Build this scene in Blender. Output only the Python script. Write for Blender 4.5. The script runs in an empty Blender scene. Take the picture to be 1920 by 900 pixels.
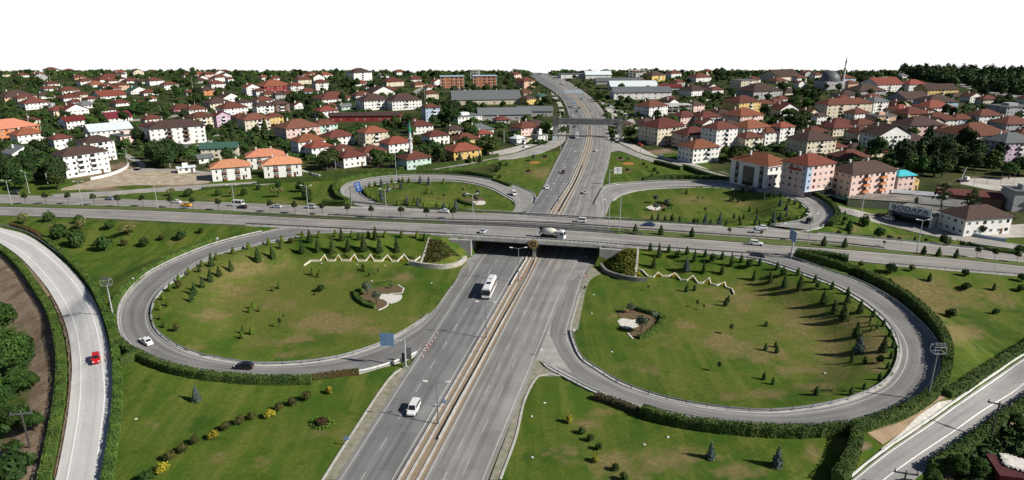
import bpy, bmesh, math, random
import numpy as np
from mathutils import Vector, Matrix
random.seed(7); RNG = np.random.default_rng(7)
SC = bpy.context.scene
COL = SC.collection
R = math.radians
# ------------------------------------------------------------------ camera model (photo pixels -> place)
F, PY, HC = 1330.0, 516.0, 75.0
TH = math.atan((516 - 43) / F); CT, ST = math.cos(TH), math.sin(TH)
def ray(x, y):
    u = (x - 960) / F; v = (y - PY) / F
    return (u, CT - ST * v, -ST - CT * v)
def P(x, y, z=0.0):
    d = ray(x, y); t = (z - HC) / d[2]
    return (d[0] * t, d[1] * t, z)
def px_of(X, Y, Z):
    X, Y, Z = np.asarray(X, float), np.asarray(Y, float), np.asarray(Z, float) - HC
    dep = Y * CT - Z * ST; up = Y * ST + Z * CT
    return 960 + F * X / dep, PY - F * up / dep
def pxm(y): return 0.01257 * (y - 43)      # photo pixels per metre on the ground at row y
# ------------------------------------------------------------------ terrain height
A0 = P(0, 384.5, 1.8); B0 = P(1920, 496, 1.8)
LX = math.hypot(B0[0] - A0[0], B0[1] - A0[1]); UX, UY = (B0[0] - A0[0]) / LX, (B0[1] - A0[1]) / LX
D0 = -2.5
def td(X, Y):
    a, b = X - A0[0], Y - A0[1]
    return a * UX + b * UY, -a * UY + b * UX
def from_td(t, d): return (A0[0] + t * UX - d * UY, A0[1] + t * UY + d * UX)
def hx(t): return np.maximum(6.3 - 4.5 * ((t - 222) / 200.0) ** 2, 0.6)
def sstep(x): x = np.clip(x, 0, 1); return x * x * (3 - 2 * x)
CL, CR = -14.6, 29.4                       # the underpass corridor between its two abutments
def corr(X, Y): return X - 0.16 * (Y - 226)
def emb(X, Y):
    t, d = td(X, Y)
    dd = np.maximum(np.abs(d - D0) - 18.6, 0)
    xp = corr(X, Y); cd = np.maximum(CL - xp, xp - CR)
    ee = np.where(dd > 0, np.maximum(0, 10 - cd) / 10, 0)
    f = 1 - sstep(np.hypot(dd / 17, ee))
    return np.where((cd < 0), 0, hx(t) * f)
LOOPS = []                                  # arrays (x, y, z, halfwidth) of ramp centre points
BANK = None
def H(X, Y):
    X = np.asarray(X, float); Y = np.asarray(Y, float)
    h = emb(X, Y)
    xp = corr(X, Y); _, d = td(X, Y)
    incor = (xp > CL - .5) & (xp < CR + .5) & (np.abs(d - D0) < 24)
    for L in LOOPS:
        d2 = (X[..., None] - L[:, 0]) ** 2 + (Y[..., None] - L[:, 1]) ** 2
        i = d2.argmin(-1); dist = np.sqrt(np.take_along_axis(d2, i[..., None], -1)[..., 0])
        z = L[i, 2]; f = 1 - sstep((dist - L[i, 3] - 1.2) / 15)
        h = np.where(incor, h, np.maximum(h, z * f))
        on = dist < L[i, 3] + 1.0
        _t, dq = td(X, Y)
        h = np.where(on & (np.abs(dq - D0) > 21) & ~incor, z, h)
    if BANK is not None:
        xe = np.interp(Y, BANK[:, 1], BANK[:, 0])
        q = sstep((xe - 3.5 - X) / 14) * sstep((262 - Y) / 30)
        h = np.where(X < xe, h - 3.6 * q, h)
    return h
ZS = np.concatenate([np.linspace(8, -7, 151)])
def at(x, y):
    d = ray(x, y); t = (ZS - HC) / d[2]
    X = d[0] * t; Y = d[1] * t
    g = H(X, Y) - ZS
    k = int(np.argmax(g >= 0))
    if g[k] < 0: return Vector(P(x, y, 0))
    if k > 0:
        f = g[k - 1] / (g[k - 1] - g[k]); z = ZS[k - 1] + f * (ZS[k] - ZS[k - 1])
    else: z = ZS[0]
    p = P(x, y, z); return Vector(p)
def deck(x, y):
    z = 5.0
    for _ in range(12):
        p = P(x, y, z); z = float(hx(td(p[0], p[1])[0]))
    return Vector(p)
def gz(X, Y): return float(H(np.array([X]), np.array([Y]))[0])
def hdir(x, y, dx, dy):
    a, b = at(x - dx / 2, y - dy / 2), at(x + dx / 2, y + dy / 2)
    return math.atan2(b.y - a.y, b.x - a.x)
# ------------------------------------------------------------------ materials
MATS = {}
def nt(name):
    m = bpy.data.materials.new(name); m.use_nodes = True
    n = m.node_tree.nodes; b = n['Principled BSDF']
    return m, n, m.node_tree.links, b
def lin(c):
    return tuple((x / 12.92 if x <= .04045 else ((x + .055) / 1.055) ** 2.4) for x in c)
def mat(name, col, rough=.8, var=.12, scale=.6, bump=0, metal=0, rnd=0, spec=.3, alt=None, detail=4):
    """plain coloured surface with noise in its tone; alt = second colour it wanders to; rnd = tone change per object"""
    if name in MATS: return MATS[name]
    m, n, l, b = nt(name)
    b.inputs['Roughness'].default_value = rough; b.inputs['Metallic'].default_value = metal
    b.inputs['Specular IOR Level'].default_value = spec
    g = n.new('ShaderNodeNewGeometry'); no = n.new('ShaderNodeTexNoise')
    no.inputs['Scale'].default_value = scale; no.inputs['Detail'].default_value = detail
    l.new(g.outputs['Position'], no.inputs['Vector'])
    mx = n.new('ShaderNodeMix'); mx.data_type = 'RGBA'
    a2 = alt if alt else tuple(c * (1 - 2 * var) for c in col)
    c1 = col if alt else tuple(min(1, c * (1 + var)) for c in col)
    mx.inputs[6].default_value = (*c1, 1); mx.inputs[7].default_value = (*a2, 1)
    mr = n.new('ShaderNodeMapRange'); mr.inputs[1].default_value = .32; mr.inputs[2].default_value = .68
    l.new(no.outputs['Fac'], mr.inputs[0]); l.new(mr.outputs[0], mx.inputs[0])
    out = mx.outputs[2]
    if rnd:
        oi = n.new('ShaderNodeObjectInfo'); hs = n.new('ShaderNodeHueSaturation')
        r2 = n.new('ShaderNodeMapRange'); r2.inputs[3].default_value = 1 - rnd; r2.inputs[4].default_value = 1 + rnd
        r3 = n.new('ShaderNodeMapRange'); r3.inputs[3].default_value = .5 - rnd * .06; r3.inputs[4].default_value = .5 + rnd * .06
        mm = n.new('ShaderNodeMath'); mm.operation = 'FRACT'; m7 = n.new('ShaderNodeMath'); m7.operation = 'MULTIPLY'; m7.inputs[1].default_value = 7.31
        l.new(oi.outputs['Random'], r2.inputs[0]); l.new(oi.outputs['Random'], m7.inputs[0]); l.new(m7.outputs[0], mm.inputs[0]); l.new(mm.outputs[0], r3.inputs[0])
        l.new(r2.outputs[0], hs.inputs['Value']); l.new(r3.outputs[0], hs.inputs['Hue']); l.new(out, hs.inputs['Color']); out = hs.outputs[0]
    l.new(out, b.inputs['Base Color'])
    if bump:
        bp = n.new('ShaderNodeBump'); bp.inputs['Strength'].default_value = bump; bp.inputs['Distance'].default_value = .1
        l.new(no.outputs['Fac'], bp.inputs['Height']); l.new(bp.outputs[0], b.inputs['Normal'])
    MATS[name] = m; return m
def leafmat(name, c1, c2, rnd=.25, scale=.9):
    m = mat(name, c1, rough=.75, scale=scale, rnd=rnd, alt=c2, spec=.15)
    return m
def glassmat():
    return mat('window glass', (.02, .025, .03), rough=.12, var=.3, scale=.2, spec=.6)
# ------------------------------------------------------------------ mesh builder
class MB:
    def __init__(s): s.v = []; s.f = []; s.m = []
    def add(s, vs, fs, mi=0):
        o = len(s.v); s.v += [tuple(v) for v in vs]; s.f += [tuple(i + o for i in f) for f in fs]; s.m += [mi] * len(fs)
    def box(s, x0, x1, y0, y1, z0, z1, mi=0, M=None, tap=0.0, tapx=None):
        tx = tap if tapx is None else tapx
        vs = [(x0, y0, z0), (x1, y0, z0), (x1, y1, z0), (x0, y1, z0), (x0 + tx, y0 + tap, z1), (x1 - tx, y0 + tap, z1), (x1 - tx, y1 - tap, z1), (x0 + tx, y1 - tap, z1)]
        if M: vs = [M @ Vector(v) for v in vs]
        s.add(vs, [(3, 2, 1, 0), (4, 5, 6, 7), (0, 1, 5, 4), (1, 2, 6, 5), (2, 3, 7, 6), (3, 0, 4, 7)], mi)
    def bar(s, a, b, r0, r1=None, n=6, mi=0, cap=True):
        a, b = Vector(a), Vector(b); r1 = r0 if r1 is None else r1
        z = (b - a).normalized(); x = z.orthogonal().normalized(); y = z.cross(x)
        vs = [a + (x * math.cos(k * 2 * math.pi / n) + y * math.sin(k * 2 * math.pi / n)) * r0 for k in range(n)] + \
             [b + (x * math.cos(k * 2 * math.pi / n) + y * math.sin(k * 2 * math.pi / n)) * r1 for k in range(n)]
        fs = [(k, (k + 1) % n, (k + 1) % n + n, k + n) for k in range(n)]
        if cap: fs += [tuple(range(n - 1, -1, -1)), tuple(range(n, 2 * n))]
        s.add(vs, fs, mi)
    def lathe(s, prof, n=16, mi=0, M=None):
        vs = []
        for r, z in prof:
            for k in range(n):
                a = k * 2 * math.pi / n; vs.append((r * math.cos(a), r * math.sin(a), z))
        if M: vs = [M @ Vector(v) for v in vs]
        fs = []
        for i in range(len(prof) - 1):
            for k in range(n):
                fs.append((i * n + k, i * n + (k + 1) % n, (i + 1) * n + (k + 1) % n, (i + 1) * n + k))
        fs += [tuple(range(n - 1, -1, -1)), tuple(range((len(prof) - 1) * n, len(prof) * n))]
        s.add(vs, fs, mi)
    def prism(s, pts, y0, y1, mi=0, ins=0.0):
        """side outline pts (x, z) extruded across y, the upper points drawn in by ins"""
        n = len(pts); zs = [p[1] for p in pts]; zl, zh = min(zs), max(zs)
        q = lambda z: ins * (z - zl) / max(zh - zl, 1e-6)
        vs = [(x, y0 + q(z), z) for x, z in pts] + [(x, y1 - q(z), z) for x, z in pts]
        fs = [(k, (k + 1) % n, (k + 1) % n + n, k + n) for k in range(n)] + [tuple(range(n - 1, -1, -1)), tuple(range(n, 2 * n))]
        s.add(vs, fs, mi)
    def mesh(s, name, mats, smooth=False):
        me = bpy.data.meshes.new(name); me.from_pydata(s.v, [], s.f)
        mats = mats if isinstance(mats, (list, tuple)) else [mats]
        for m in mats: me.materials.append(m)
        if len(mats) > 1: me.polygons.foreach_set('material_index', s.m)
        if smooth: me.polygons.foreach_set('use_smooth', [True] * len(s.f))
        me.update(); return me
    def fix(s, me):
        bm = bmesh.new(); bm.from_mesh(me); bmesh.ops.recalc_face_normals(bm, faces=bm.faces); bm.to_mesh(me); bm.free(); return me
    def build(s, name, mats, parent=None, smooth=False, loc=None, fix=True):
        me = s.mesh(name, mats, smooth)
        if fix: s.fix(me)
        o = bpy.data.objects.new(name, me); COL.objects.link(o)
        if parent: o.parent = parent
        if loc is not None: o.location = loc
        return o
def obj(name, me, parent=None, loc=None, rz=0, sc=None):
    o = bpy.data.objects.new(name, me); COL.objects.link(o)
    if parent: o.parent = parent
    if loc is not None: o.location = loc
    if rz: o.rotation_euler.z = rz
    if sc is not None: o.scale = sc if hasattr(sc, '__len__') else (sc, sc, sc)
    return o
def tag(o, label=None, cat=None, group=None, kind=None):
    if label: o['label'] = label
    if cat: o['category'] = cat
    if group: o['group'] = group
    if kind: o['kind'] = kind
    return o
def thing(name, label, cat, loc=(0, 0, 0), rz=0, group=None):
    o = bpy.data.objects.new(name, None); COL.objects.link(o); o.empty_display_size = .5
    o.location = loc; o.rotation_euler = (0, 0, rz); return tag(o, label, cat, group)
def kids(o): return [c for c in KID.get(o.name, [])]
KID = {}
def note_kids(root, *ch): KID[root.name] = list(ch)
def dup(root, loc, rz=0, sc=1.0, label=None, group=None):
    r = root.copy(); COL.objects.link(r); r.location = loc; r.rotation_euler = (0, 0, rz)
    r.scale = sc if hasattr(sc, '__len__') else (sc, sc, sc)
    if label: r['label'] = label
    if group: r['group'] = group
    for ch in root.children:
        c = ch.copy(); COL.objects.link(c); c.parent = r
        for g in ch.children:
            d = g.copy(); COL.objects.link(d); d.parent = c
    return r
_O1 = 'first second third fourth fifth sixth seventh eighth ninth tenth eleventh twelfth thirteenth fourteenth fifteenth sixteenth seventeenth eighteenth nineteenth'.split()
_T = {2: 'twenty', 3: 'thirty', 4: 'forty', 5: 'fifty', 6: 'sixty', 7: 'seventy', 8: 'eighty', 9: 'ninety'}
def ordw(n):
    if n < 20: return _O1[n - 1]
    a, b = divmod(n, 10)
    if a >= 10: return 'hundred and ' + ordw(n - 100) if n > 100 else 'hundredth'
    return (_T[a][:-1] + 'ieth') if b == 0 else _T[a] + '-' + _O1[b - 1]
# ------------------------------------------------------------------ curves through traced points
def spline(pts, step=3.0):
    pts = [Vector(p) for p in pts]
    if len(pts) == 2: dense = [pts[0].lerp(pts[1], k / 40) for k in range(41)]
    else:
        ext = [pts[0] * 2 - pts[1]] + pts + [pts[-1] * 2 - pts[-2]]; dense = []
        for i in range(1, len(ext) - 2):
            p0, p1, p2, p3 = ext[i - 1:i + 3]
            # centripetal Catmull-Rom
            d1 = max((p1 - p0).length ** .5, 1e-4); d2 = max((p2 - p1).length ** .5, 1e-4); d3 = max((p3 - p2).length ** .5, 1e-4)
            m1 = (p1 - p0) / d1 - (p2 - p0) / (d1 + d2) + (p2 - p1) / d2
            m2 = (p2 - p1) / d2 - (p3 - p1) / (d2 + d3) + (p3 - p2) / d3
            m1 *= d2; m2 *= d2
            for k in range(16):
                t = k / 16; t2, t3 = t * t, t ** 3
                dense.append(p1 * (2 * t3 - 3 * t2 + 1) + m1 * (t3 - 2 * t2 + t) + p2 * (-2 * t3 + 3 * t2) + m2 * (t3 - t2))
        dense.append(pts[-1])
    return dense
def resample(dense, n):
    a = np.array([tuple(p) for p in dense]); s = np.concatenate([[0], np.cumsum(np.linalg.norm(np.diff(a, axis=0), axis=1))])
    q = np.linspace(0, s[-1], n)
    return np.stack([np.interp(q, s, a[:, i]) for i in range(3)], 1), s[-1]
POLYS = []                                  # road outlines, the ground is let down a little under them
def inside(poly, X, Y):
    x, y = poly[:, 0], poly[:, 1]; r = np.zeros(X.shape, bool); j = len(x) - 1
    bb = (X > x.min()) & (X < x.max()) & (Y > y.min()) & (Y < y.max())
    Xi, Yi = X[bb], Y[bb]; ri = np.zeros(Xi.shape, bool)
    for i in range(len(x)):
        c = ((y[i] > Yi) != (y[j] > Yi)) & (Xi < (x[j] - x[i]) * (Yi - y[i]) / (y[j] - y[i] + 1e-12) + x[i]); ri ^= c; j = i
    r[bb] = ri; return r
def sheet_strip(name, Lp, Rp, m, off, drape=True, nx=6, skirt=.35, W=None, kind='structure'):
    """a surface between two world polylines (arrays n x 3), uv in metres: x across, y along"""
    n = len(Lp); vs = []; uv = []; fs = []
    mid = (Lp + Rp) / 2; s = np.concatenate([[0], np.cumsum(np.linalg.norm(np.diff(mid[:, :2], axis=0), axis=1))])
    for i in range(n):
        w = W or float(np.linalg.norm(Lp[i, :2] - Rp[i, :2]))
        for k in range(nx + 1):
            f = k / nx; p = Lp[i] * (1 - f) + Rp[i] * f; vs.append(p); uv.append((f * w, s[i]))
    V = np.array(vs)
    if drape: V[:, 2] = H(V[:, 0], V[:, 1])
    V[:, 2] += off
    q = nx + 1
    for i in range(n - 1):
        for k in range(nx): fs.append((i * q + k, i * q + k + 1, (i + 1) * q + k + 1, (i + 1) * q + k))
    base = len(V); ex = []
    if skirt:
        for i in range(n):
            for k in (0, nx):
                p = V[i * q + k].copy(); p[2] -= skirt; ex.append(p); uv.append((-.0 if k == 0 else (W or 1), s[i]))
        for i in range(n - 1):
            fs.append((base + 2 * i, i * q, (i + 1) * q, base + 2 * i + 2)); fs.append((i * q + nx, base + 2 * i + 1, base + 2 * i + 3, (i + 1) * q + nx))
        V = np.concatenate([V, np.array(ex)])
    me = bpy.data.meshes.new(name); me.from_pydata([tuple(v) for v in V], [], fs); me.materials.append(m)
    ul = me.uv_layers.new(name='UVMap'); li = np.empty(len(me.loops), int); me.loops.foreach_get('vertex_index', li)
    ul.data.foreach_set('uv', np.array(uv, float)[li].ravel())
    bm = bmesh.new(); bm.from_mesh(me)
    bm.faces.ensure_lookup_table()
    if bm.faces[0].normal.z < 0: bmesh.ops.reverse_faces(bm, faces=bm.faces)
    bm.to_mesh(me); bm.free()
    o = obj(name, me); tag(o, kind=kind)
    POLYS.append(np.concatenate([Lp[:, :2], Rp[::-1, :2]]))
    return o
# ------------------------------------------------------------------ road surface material (markings from the strip's own uv in metres)
def roadmat(name, col, lines, W, tracks=(), rough=.85, joint=0, wear=.75, paint=(.55, .54, .50), var=.26, trackcol=.72):
    m, n, l, b = nt(name); b.inputs['Roughness'].default_value = rough; b.inputs['Specular IOR Level'].default_value = .25
    uv = n.new('ShaderNodeUVMap'); sp = n.new('ShaderNodeSeparateXYZ'); l.new(uv.outputs[0], sp.inputs[0])
    def math_(op, a, b_=None, c=None):
        q = n.new('ShaderNodeMath'); q.operation = op
        for i, x in enumerate((a, b_, c)):
            if x is None: continue
            if isinstance(x, (int, float)): q.inputs[i].default_value = x
            else: l.new(x, q.inputs[i])
        return q.outputs[0]
    X, Yv = sp.outputs[0], sp.outputs[1]
    # stretched noise: streaks along the way, plus blotches
    cm = n.new('ShaderNodeCombineXYZ'); l.new(math_('MULTIPLY', X, .9), cm.inputs[0]); l.new(math_('MULTIPLY', Yv, .035), cm.inputs[1])
    n1 = n.new('ShaderNodeTexNoise'); n1.inputs['Scale'].default_value = 1; n1.inputs['Detail'].default_value = 5; l.new(cm.outputs[0], n1.inputs['Vector'])
    g = n.new('ShaderNodeNewGeometry'); n2 = n.new('ShaderNodeTexNoise'); n2.inputs['Scale'].default_value = .12; n2.inputs['Detail'].default_value = 6; l.new(g.outputs['Position'], n2.inputs['Vector'])
    f = math_('ADD', math_('MULTIPLY', math_('SUBTRACT', n1.outputs['Fac'], .5), var * 3.4), math_('MULTIPLY', math_('SUBTRACT', n2.outputs['Fac'], .5), var * 2.2))
    f = math_('ADD', f, 1)
    for x0, w in tracks:                     # where tyres polish the lane
        d = math_('DIVIDE', math_('SUBTRACT', X, x0), w); gsn = math_('POWER', 2.718, math_('MULTIPLY', math_('MULTIPLY', d, d), -1))
        f = math_('MULTIPLY', f, math_('SUBTRACT', 1, math_('MULTIPLY', gsn, 1 - trackcol)))
    # repair patches, slab tone, longitudinal seams and fine cracks
    cc = n.new('ShaderNodeCombineXYZ'); l.new(math_('FLOOR', math_('DIVIDE', X, 3.7)), cc.inputs[0]); l.new(math_('FLOOR', math_('DIVIDE', math_('ADD', Yv, math_('MULTIPLY', math_('FLOOR', math_('DIVIDE', X, 3.7)), 5.3)), 13.0)), cc.inputs[1])
    wn_ = n.new('ShaderNodeTexWhiteNoise'); wn_.noise_dimensions = '2D'; l.new(cc.outputs[0], wn_.inputs['Vector'])
    f = math_('MULTIPLY', f, math_('ADD', .955, math_('MULTIPLY', wn_.outputs['Value'], .09)))
    f = math_('MULTIPLY', f, math_('SUBTRACT', 1, math_('MULTIPLY', math_('GREATER_THAN', wn_.outputs['Value'], .93), .17)))
    f = math_('MULTIPLY', f, math_('SUBTRACT', 1, math_('MULTIPLY', math_('COMPARE', math_('FRACT', math_('DIVIDE', X, 3.7)), .5, .016), .2)))
    vo = n.new('ShaderNodeTexVoronoi'); vo.feature = 'DISTANCE_TO_EDGE'; vo.inputs['Scale'].default_value = .12
    nz = n.new('ShaderNodeTexNoise'); nz.inputs['Scale'].default_value = .5; nz.inputs['Detail'].default_value = 4; l.new(g.outputs['Position'], nz.inputs['Vector'])
    av = n.new('ShaderNodeVectorMath'); av.operation = 'ADD'; l.new(g.outputs['Position'], av.inputs[0]); sv = n.new('ShaderNodeVectorMath'); sv.operation = 'SCALE'; sv.inputs['Scale'].default_value = 5; l.new(nz.outputs['Color'], sv.inputs[0]); l.new(sv.outputs[0], av.inputs[1]); l.new(av.outputs[0], vo.inputs['Vector'])
    f = math_('MULTIPLY', f, math_('SUBTRACT', 1, math_('MULTIPLY', math_('LESS_THAN', vo.outputs['Distance'], .010), .11)))
    if joint:
        fr = math_('FRACT', math_('DIVIDE', math_('ADD', Yv, math_('MULTIPLY', n1.outputs['Fac'], .6)), joint))
        f = math_('MULTIPLY', f, math_('SUBTRACT', 1, math_('MULTIPLY', math_('LESS_THAN', fr, .16 / joint), .3)))
    vm = n.new('ShaderNodeVectorMath'); vm.operation = 'SCALE'; vm.inputs[0].default_value = col; l.new(f, vm.inputs['Scale'])
    out = vm.outputs[0]
    mk = None
    for x0, w, dash in lines:
        c = math_('COMPARE', X, x0, w / 2)
        if dash: c = math_('MULTIPLY', c, math_('LESS_THAN', math_('FRACT', math_('DIVIDE', Yv, dash)), .36))
        mk = c if mk is None else math_('MAXIMUM', mk, c)
    if mk is not None:
        n3 = n.new('ShaderNodeTexNoise'); n3.inputs['Scale'].default_value = .8; l.new(g.outputs['Position'], n3.inputs['Vector'])
        mk = math_('MULTIPLY', mk, math_('MULTIPLY', math_('ADD', n3.outputs['Fac'], .5), wear)); 
        mx = n.new('ShaderNodeMix'); mx.data_type = 'RGBA'; mx.clamp_factor = True
        l.new(mk, mx.inputs[0]); l.new(out, mx.inputs[6]); mx.inputs[7].default_value = (*paint, 1); out = mx.outputs[2]
    l.new(out, b.inputs['Base Color'])
    return m
ASPH = (.172, .171, .170); ASPL = (.225, .216, .203)
def dens2(pts, n=140):
    d = spline([(x, y, 0) for x, y in pts]); a, _ = resample(d, n); return a[:, :2]
# ------------------------------------------------------------------ ramps: traced edges and their own fall to the highway
def ramp_edges(outer, inner, f0, f1, n=90, zend=0.0):
    o, i = dens2(outer, n), dens2(inner, n)
    k0 = int(f0 * (n - 1)); res = []
    zs = max(at(*o[k0]).z, at(*i[k0]).z) if f0 > 0 else zend
    for e in (o, i):
        w = []
        for k, (x, y) in enumerate(e):
            f = k / (n - 1)
            if f <= f0 and f0 > 0: w.append(tuple(at(x, y)))
            else:
                z = zs + (zend - zs) * float(sstep((f - f0) / (f1 - f0))); w.append(P(x, y, z))
        res.append(np.array(w))
    return res
def evenly(Lp, Rp, step=2.6):
    mid = (Lp + Rp) / 2; s = np.concatenate([[0], np.cumsum(np.linalg.norm(np.diff(mid[:, :2], axis=0), axis=1))])
    q = np.linspace(0, s[-1], max(4, int(s[-1] / step)))
    g = lambda A: np.stack([np.interp(q, s, A[:, i]) for i in range(3)], 1)
    return g(Lp), g(Rp)
NLo = [(650, 428), (545, 426), (480, 439), (400, 460), (325, 490), (275, 517), (250, 540), (228, 570), (222, 597), (229, 630), (255, 655), (300, 677), (350, 690), (412, 698), (480, 703), (585, 706), (675, 698), (730, 683), (785, 660), (822, 612), (858, 555), (880, 520)]
NLi = [(735, 434), (640, 437), (560, 446), (482, 460), (400, 482), (350, 511), (306, 542), (285, 572), (282, 596), (292, 622), (322, 647), (362, 665), (425, 679), (480, 686), (555, 684), (630, 674), (705, 651), (762, 622), (810, 587), (842, 545), (862, 512), (878, 488)]
NRo = [(1330, 468), (1400, 473), (1456, 480), (1486, 486), (1540, 505), (1615, 532), (1677, 567), (1727, 610), (1752, 640), (1762, 675), (1757, 700), (1737, 735), (1690, 762), (1640, 782), (1595, 794), (1515, 801), (1440, 802), (1372, 797), (1285, 781), (1200, 763), (1120, 736), (1072, 712), (1016, 676), (1019, 640), (1033, 592), (1050, 545)]
NRi = [(1290, 473), (1380, 482), (1440, 492), (1472, 502), (1515, 517), (1572, 539), (1627, 572), (1665, 605), (1685, 635), (1691, 660), (1686, 685), (1664, 718), (1615, 745), (1540, 765), (1440, 775), (1335, 767), (1235, 747), (1160, 720), (1120, 695), (1090, 675), (1076, 645), (1069, 620), (1080, 575), (1095, 525), (1104, 500)]
FLo = [(742, 393), (682, 387), (660, 381), (642, 367), (639, 357), (650, 347), (680, 339), (730, 332), (805, 329), (880, 332), (930, 340), (960, 347), (984, 357), (1002, 366), (1002, 380), (992, 395)]
FLi = [(830, 396), (757, 388), (706, 378), (680, 367), (675, 359), (687, 350), (730, 342), (805, 339), (867, 341), (917, 352), (942, 364), (954, 371), (963, 376), (967, 383), (964, 392), (958, 400)]
FRo = [(1440, 431), (1482, 436), (1537, 426), (1557, 412), (1560, 397), (1540, 380), (1500, 364), (1440, 352), (1360, 342), (1260, 340), (1185, 344), (1134, 351), (1127, 362), (1116, 385), (1108, 402)]
FRi = [(1380, 425), (1440, 424), (1488, 418), (1512, 410), (1520, 400), (1507, 385), (1477, 370), (1440, 362), (1397, 357), (1335, 352), (1260, 352), (1197, 357), (1162, 366), (1146, 378), (1137, 402)]
RAMPS = {}
for key, o_, i_, f0, f1 in (('near_west', NLo, NLi, .13, .80), ('near_east', NRo, NRi, .12, .80), ('far_west', FLo, FLi, .2, .9), ('far_east', FRo, FRi, .12, .88)):
    RAMPS[key] = evenly(*ramp_edges(o_, i_, f0, f1))
for o_, i_ in RAMPS.values():
    c = (o_ + i_) / 2; hw = np.linalg.norm(o_[:, :2] - i_[:, :2], axis=1) / 2
    LOOPS.append(np.concatenate([c, hw[:, None]], 1))
# straight and side roads: traced left / right edges
LRl = [(-60, 425), (0, 456), (37, 482), (70, 517), (92, 545), (115, 587), (129, 632), (135, 687), (132, 737), (125, 795), (105, 897), (88, 960)]
LRr = [(-60, 405), (0, 427), (50, 441), (100, 475), (140, 512), (162, 540), (185, 580), (200, 630), (208, 675), (214, 737), (210, 787), (197, 897), (185, 960)]
_b = np.array([P(x, y) for x, y in dens2(LRl, 60)]); BANK = _b[np.argsort(_b[:, 1])][:, :2]
def strip_px(name, Lp, Rp, m, off, n=90, step=3.0, **k):
    a = np.array([tuple(at(x, y)) for x, y in dens2(Lp, n)]); b = np.array([tuple(at(x, y)) for x, y in dens2(Rp, n)])
    a, b = evenly(a, b, step)
    return sheet_strip(name, a, b, m, off, **k)
def edge_y(f, ys): return [(f(y), y) for y in ys]
Mn_l = roadmat('highway asphalt, oncoming side', ASPH, [(.9, .2, 0), (5.2, .16, 11), (11.6, .22, 0)], 12.5, tracks=[(2.4, .7), (4.0, .7), (6.4, .7), (8.2, .6)], trackcol=.80, wear=.6)
Mn_r = roadmat('highway asphalt, outgoing side', ASPL, [(.5, .2, 0), (3.9, .15, 11), (7.3, .13, 14), (11.6, .2, 0)], 12.5, tracks=[(1.6, .6), (3.1, .6), (5.2, .7), (7.9, .8)], trackcol=.80, wear=.55)
Mf_l = Mn_l
HL = [(570, 990), (591, 960), (630, 900), (757, 704), (812, 619), (871, 527), (900, 483), (945, 430), (987, 397), (1003, 375), (1021, 345), (1042, 302), (1060, 268), (1067, 248), (1068, 230), (1065, 210), (1053, 185), (1033, 168), (1010, 154), (989, 140), (960, 128)]
HR = [(692, 990), (709, 960), (744, 900), (858, 704), (907, 619), (960, 527), (985, 484), (1014, 430), (1032, 397), (1046, 375), (1067, 345), (1085, 305), (1096, 272), (1100, 250), (1099, 230), (1095, 214), (1085, 200), (1072, 183), (1053, 165), (1028, 149), (1005, 137)]
GL = [(747, 990), (763, 960), (794, 900), (897, 704), (941, 619), (989, 527), (1011, 484), (1039, 430), (1054, 399), (1065, 378), (1082, 345), (1098, 308), (1108, 276), (1111, 250), (1109, 230), (1104, 214), (1094, 197), (1078, 180), (1057, 164), (1031, 149), (1004, 136)]
GR = [(882, 990), (893, 960), (914, 900), (994, 704), (1028, 619), (1066, 527), (1091, 484), (1120, 430), (1136, 399), (1135, 378), (1131, 345), (1141, 308), (1146, 276), (1142, 250), (1138, 230), (1134, 214), (1124, 198), (1110, 184), (1089, 168), (1060, 150), (1030, 138)]
HWL = strip_px('highway_carriageway', HL, HR, Mn_l, .10, n=160, W=12.5)
HWR = strip_px('highway_carriageway', GL, GR, Mn_r, .10, n=160, W=12.5)
CNt = [(-70, 386.5), (0, 388), (120, 391), (240, 394), (360, 399), (480, 405), (600, 411), (720, 416), (840, 421), (960, 426), (1080, 434), (1200, 442), (1320, 450), (1440, 459), (1560, 467), (1680, 477), (1800, 487), (1920, 500), (1990, 508)]
CNb = [(-70, 403), (0, 404), (120, 407), (240, 412), (360, 418), (480, 423), (600, 429), (720, 435), (840, 441), (960, 448), (1080, 455), (1200, 464), (1320, 472), (1440, 480), (1560, 486), (1680, 497), (1800, 507), (1920, 517), (1990, 524)]
CFt = [(-70, 361), (0, 365), (150, 370), (240, 374), (360, 378), (480, 382), (600, 387), (720, 391), (840, 397), (960, 403), (1080, 410), (1200, 417), (1320, 424), (1440, 431), (1500, 436), (1620, 447), (1800, 465), (1920, 477), (1990, 484)]
CFb = [(-70, 379), (0, 381), (120, 384), (240, 387), (360, 392), (480, 398), (600, 404), (720, 410), (840, 414), (960, 417), (1080, 423), (1200, 431), (1320, 440), (1440, 448), (1560, 457), (1680, 470), (1800, 481), (1920, 492), (1990, 499)]
Mc = roadmat('crossroad concrete', (.255, .24, .222), [(.5, .2, 0), (6.1, .14, 12), (11.5, .2, 0)], 12, tracks=[(2.2, .8), (4.2, .8), (7.6, .8), (9.4, .8)], trackcol=.84, joint=24, wear=.45)
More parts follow.
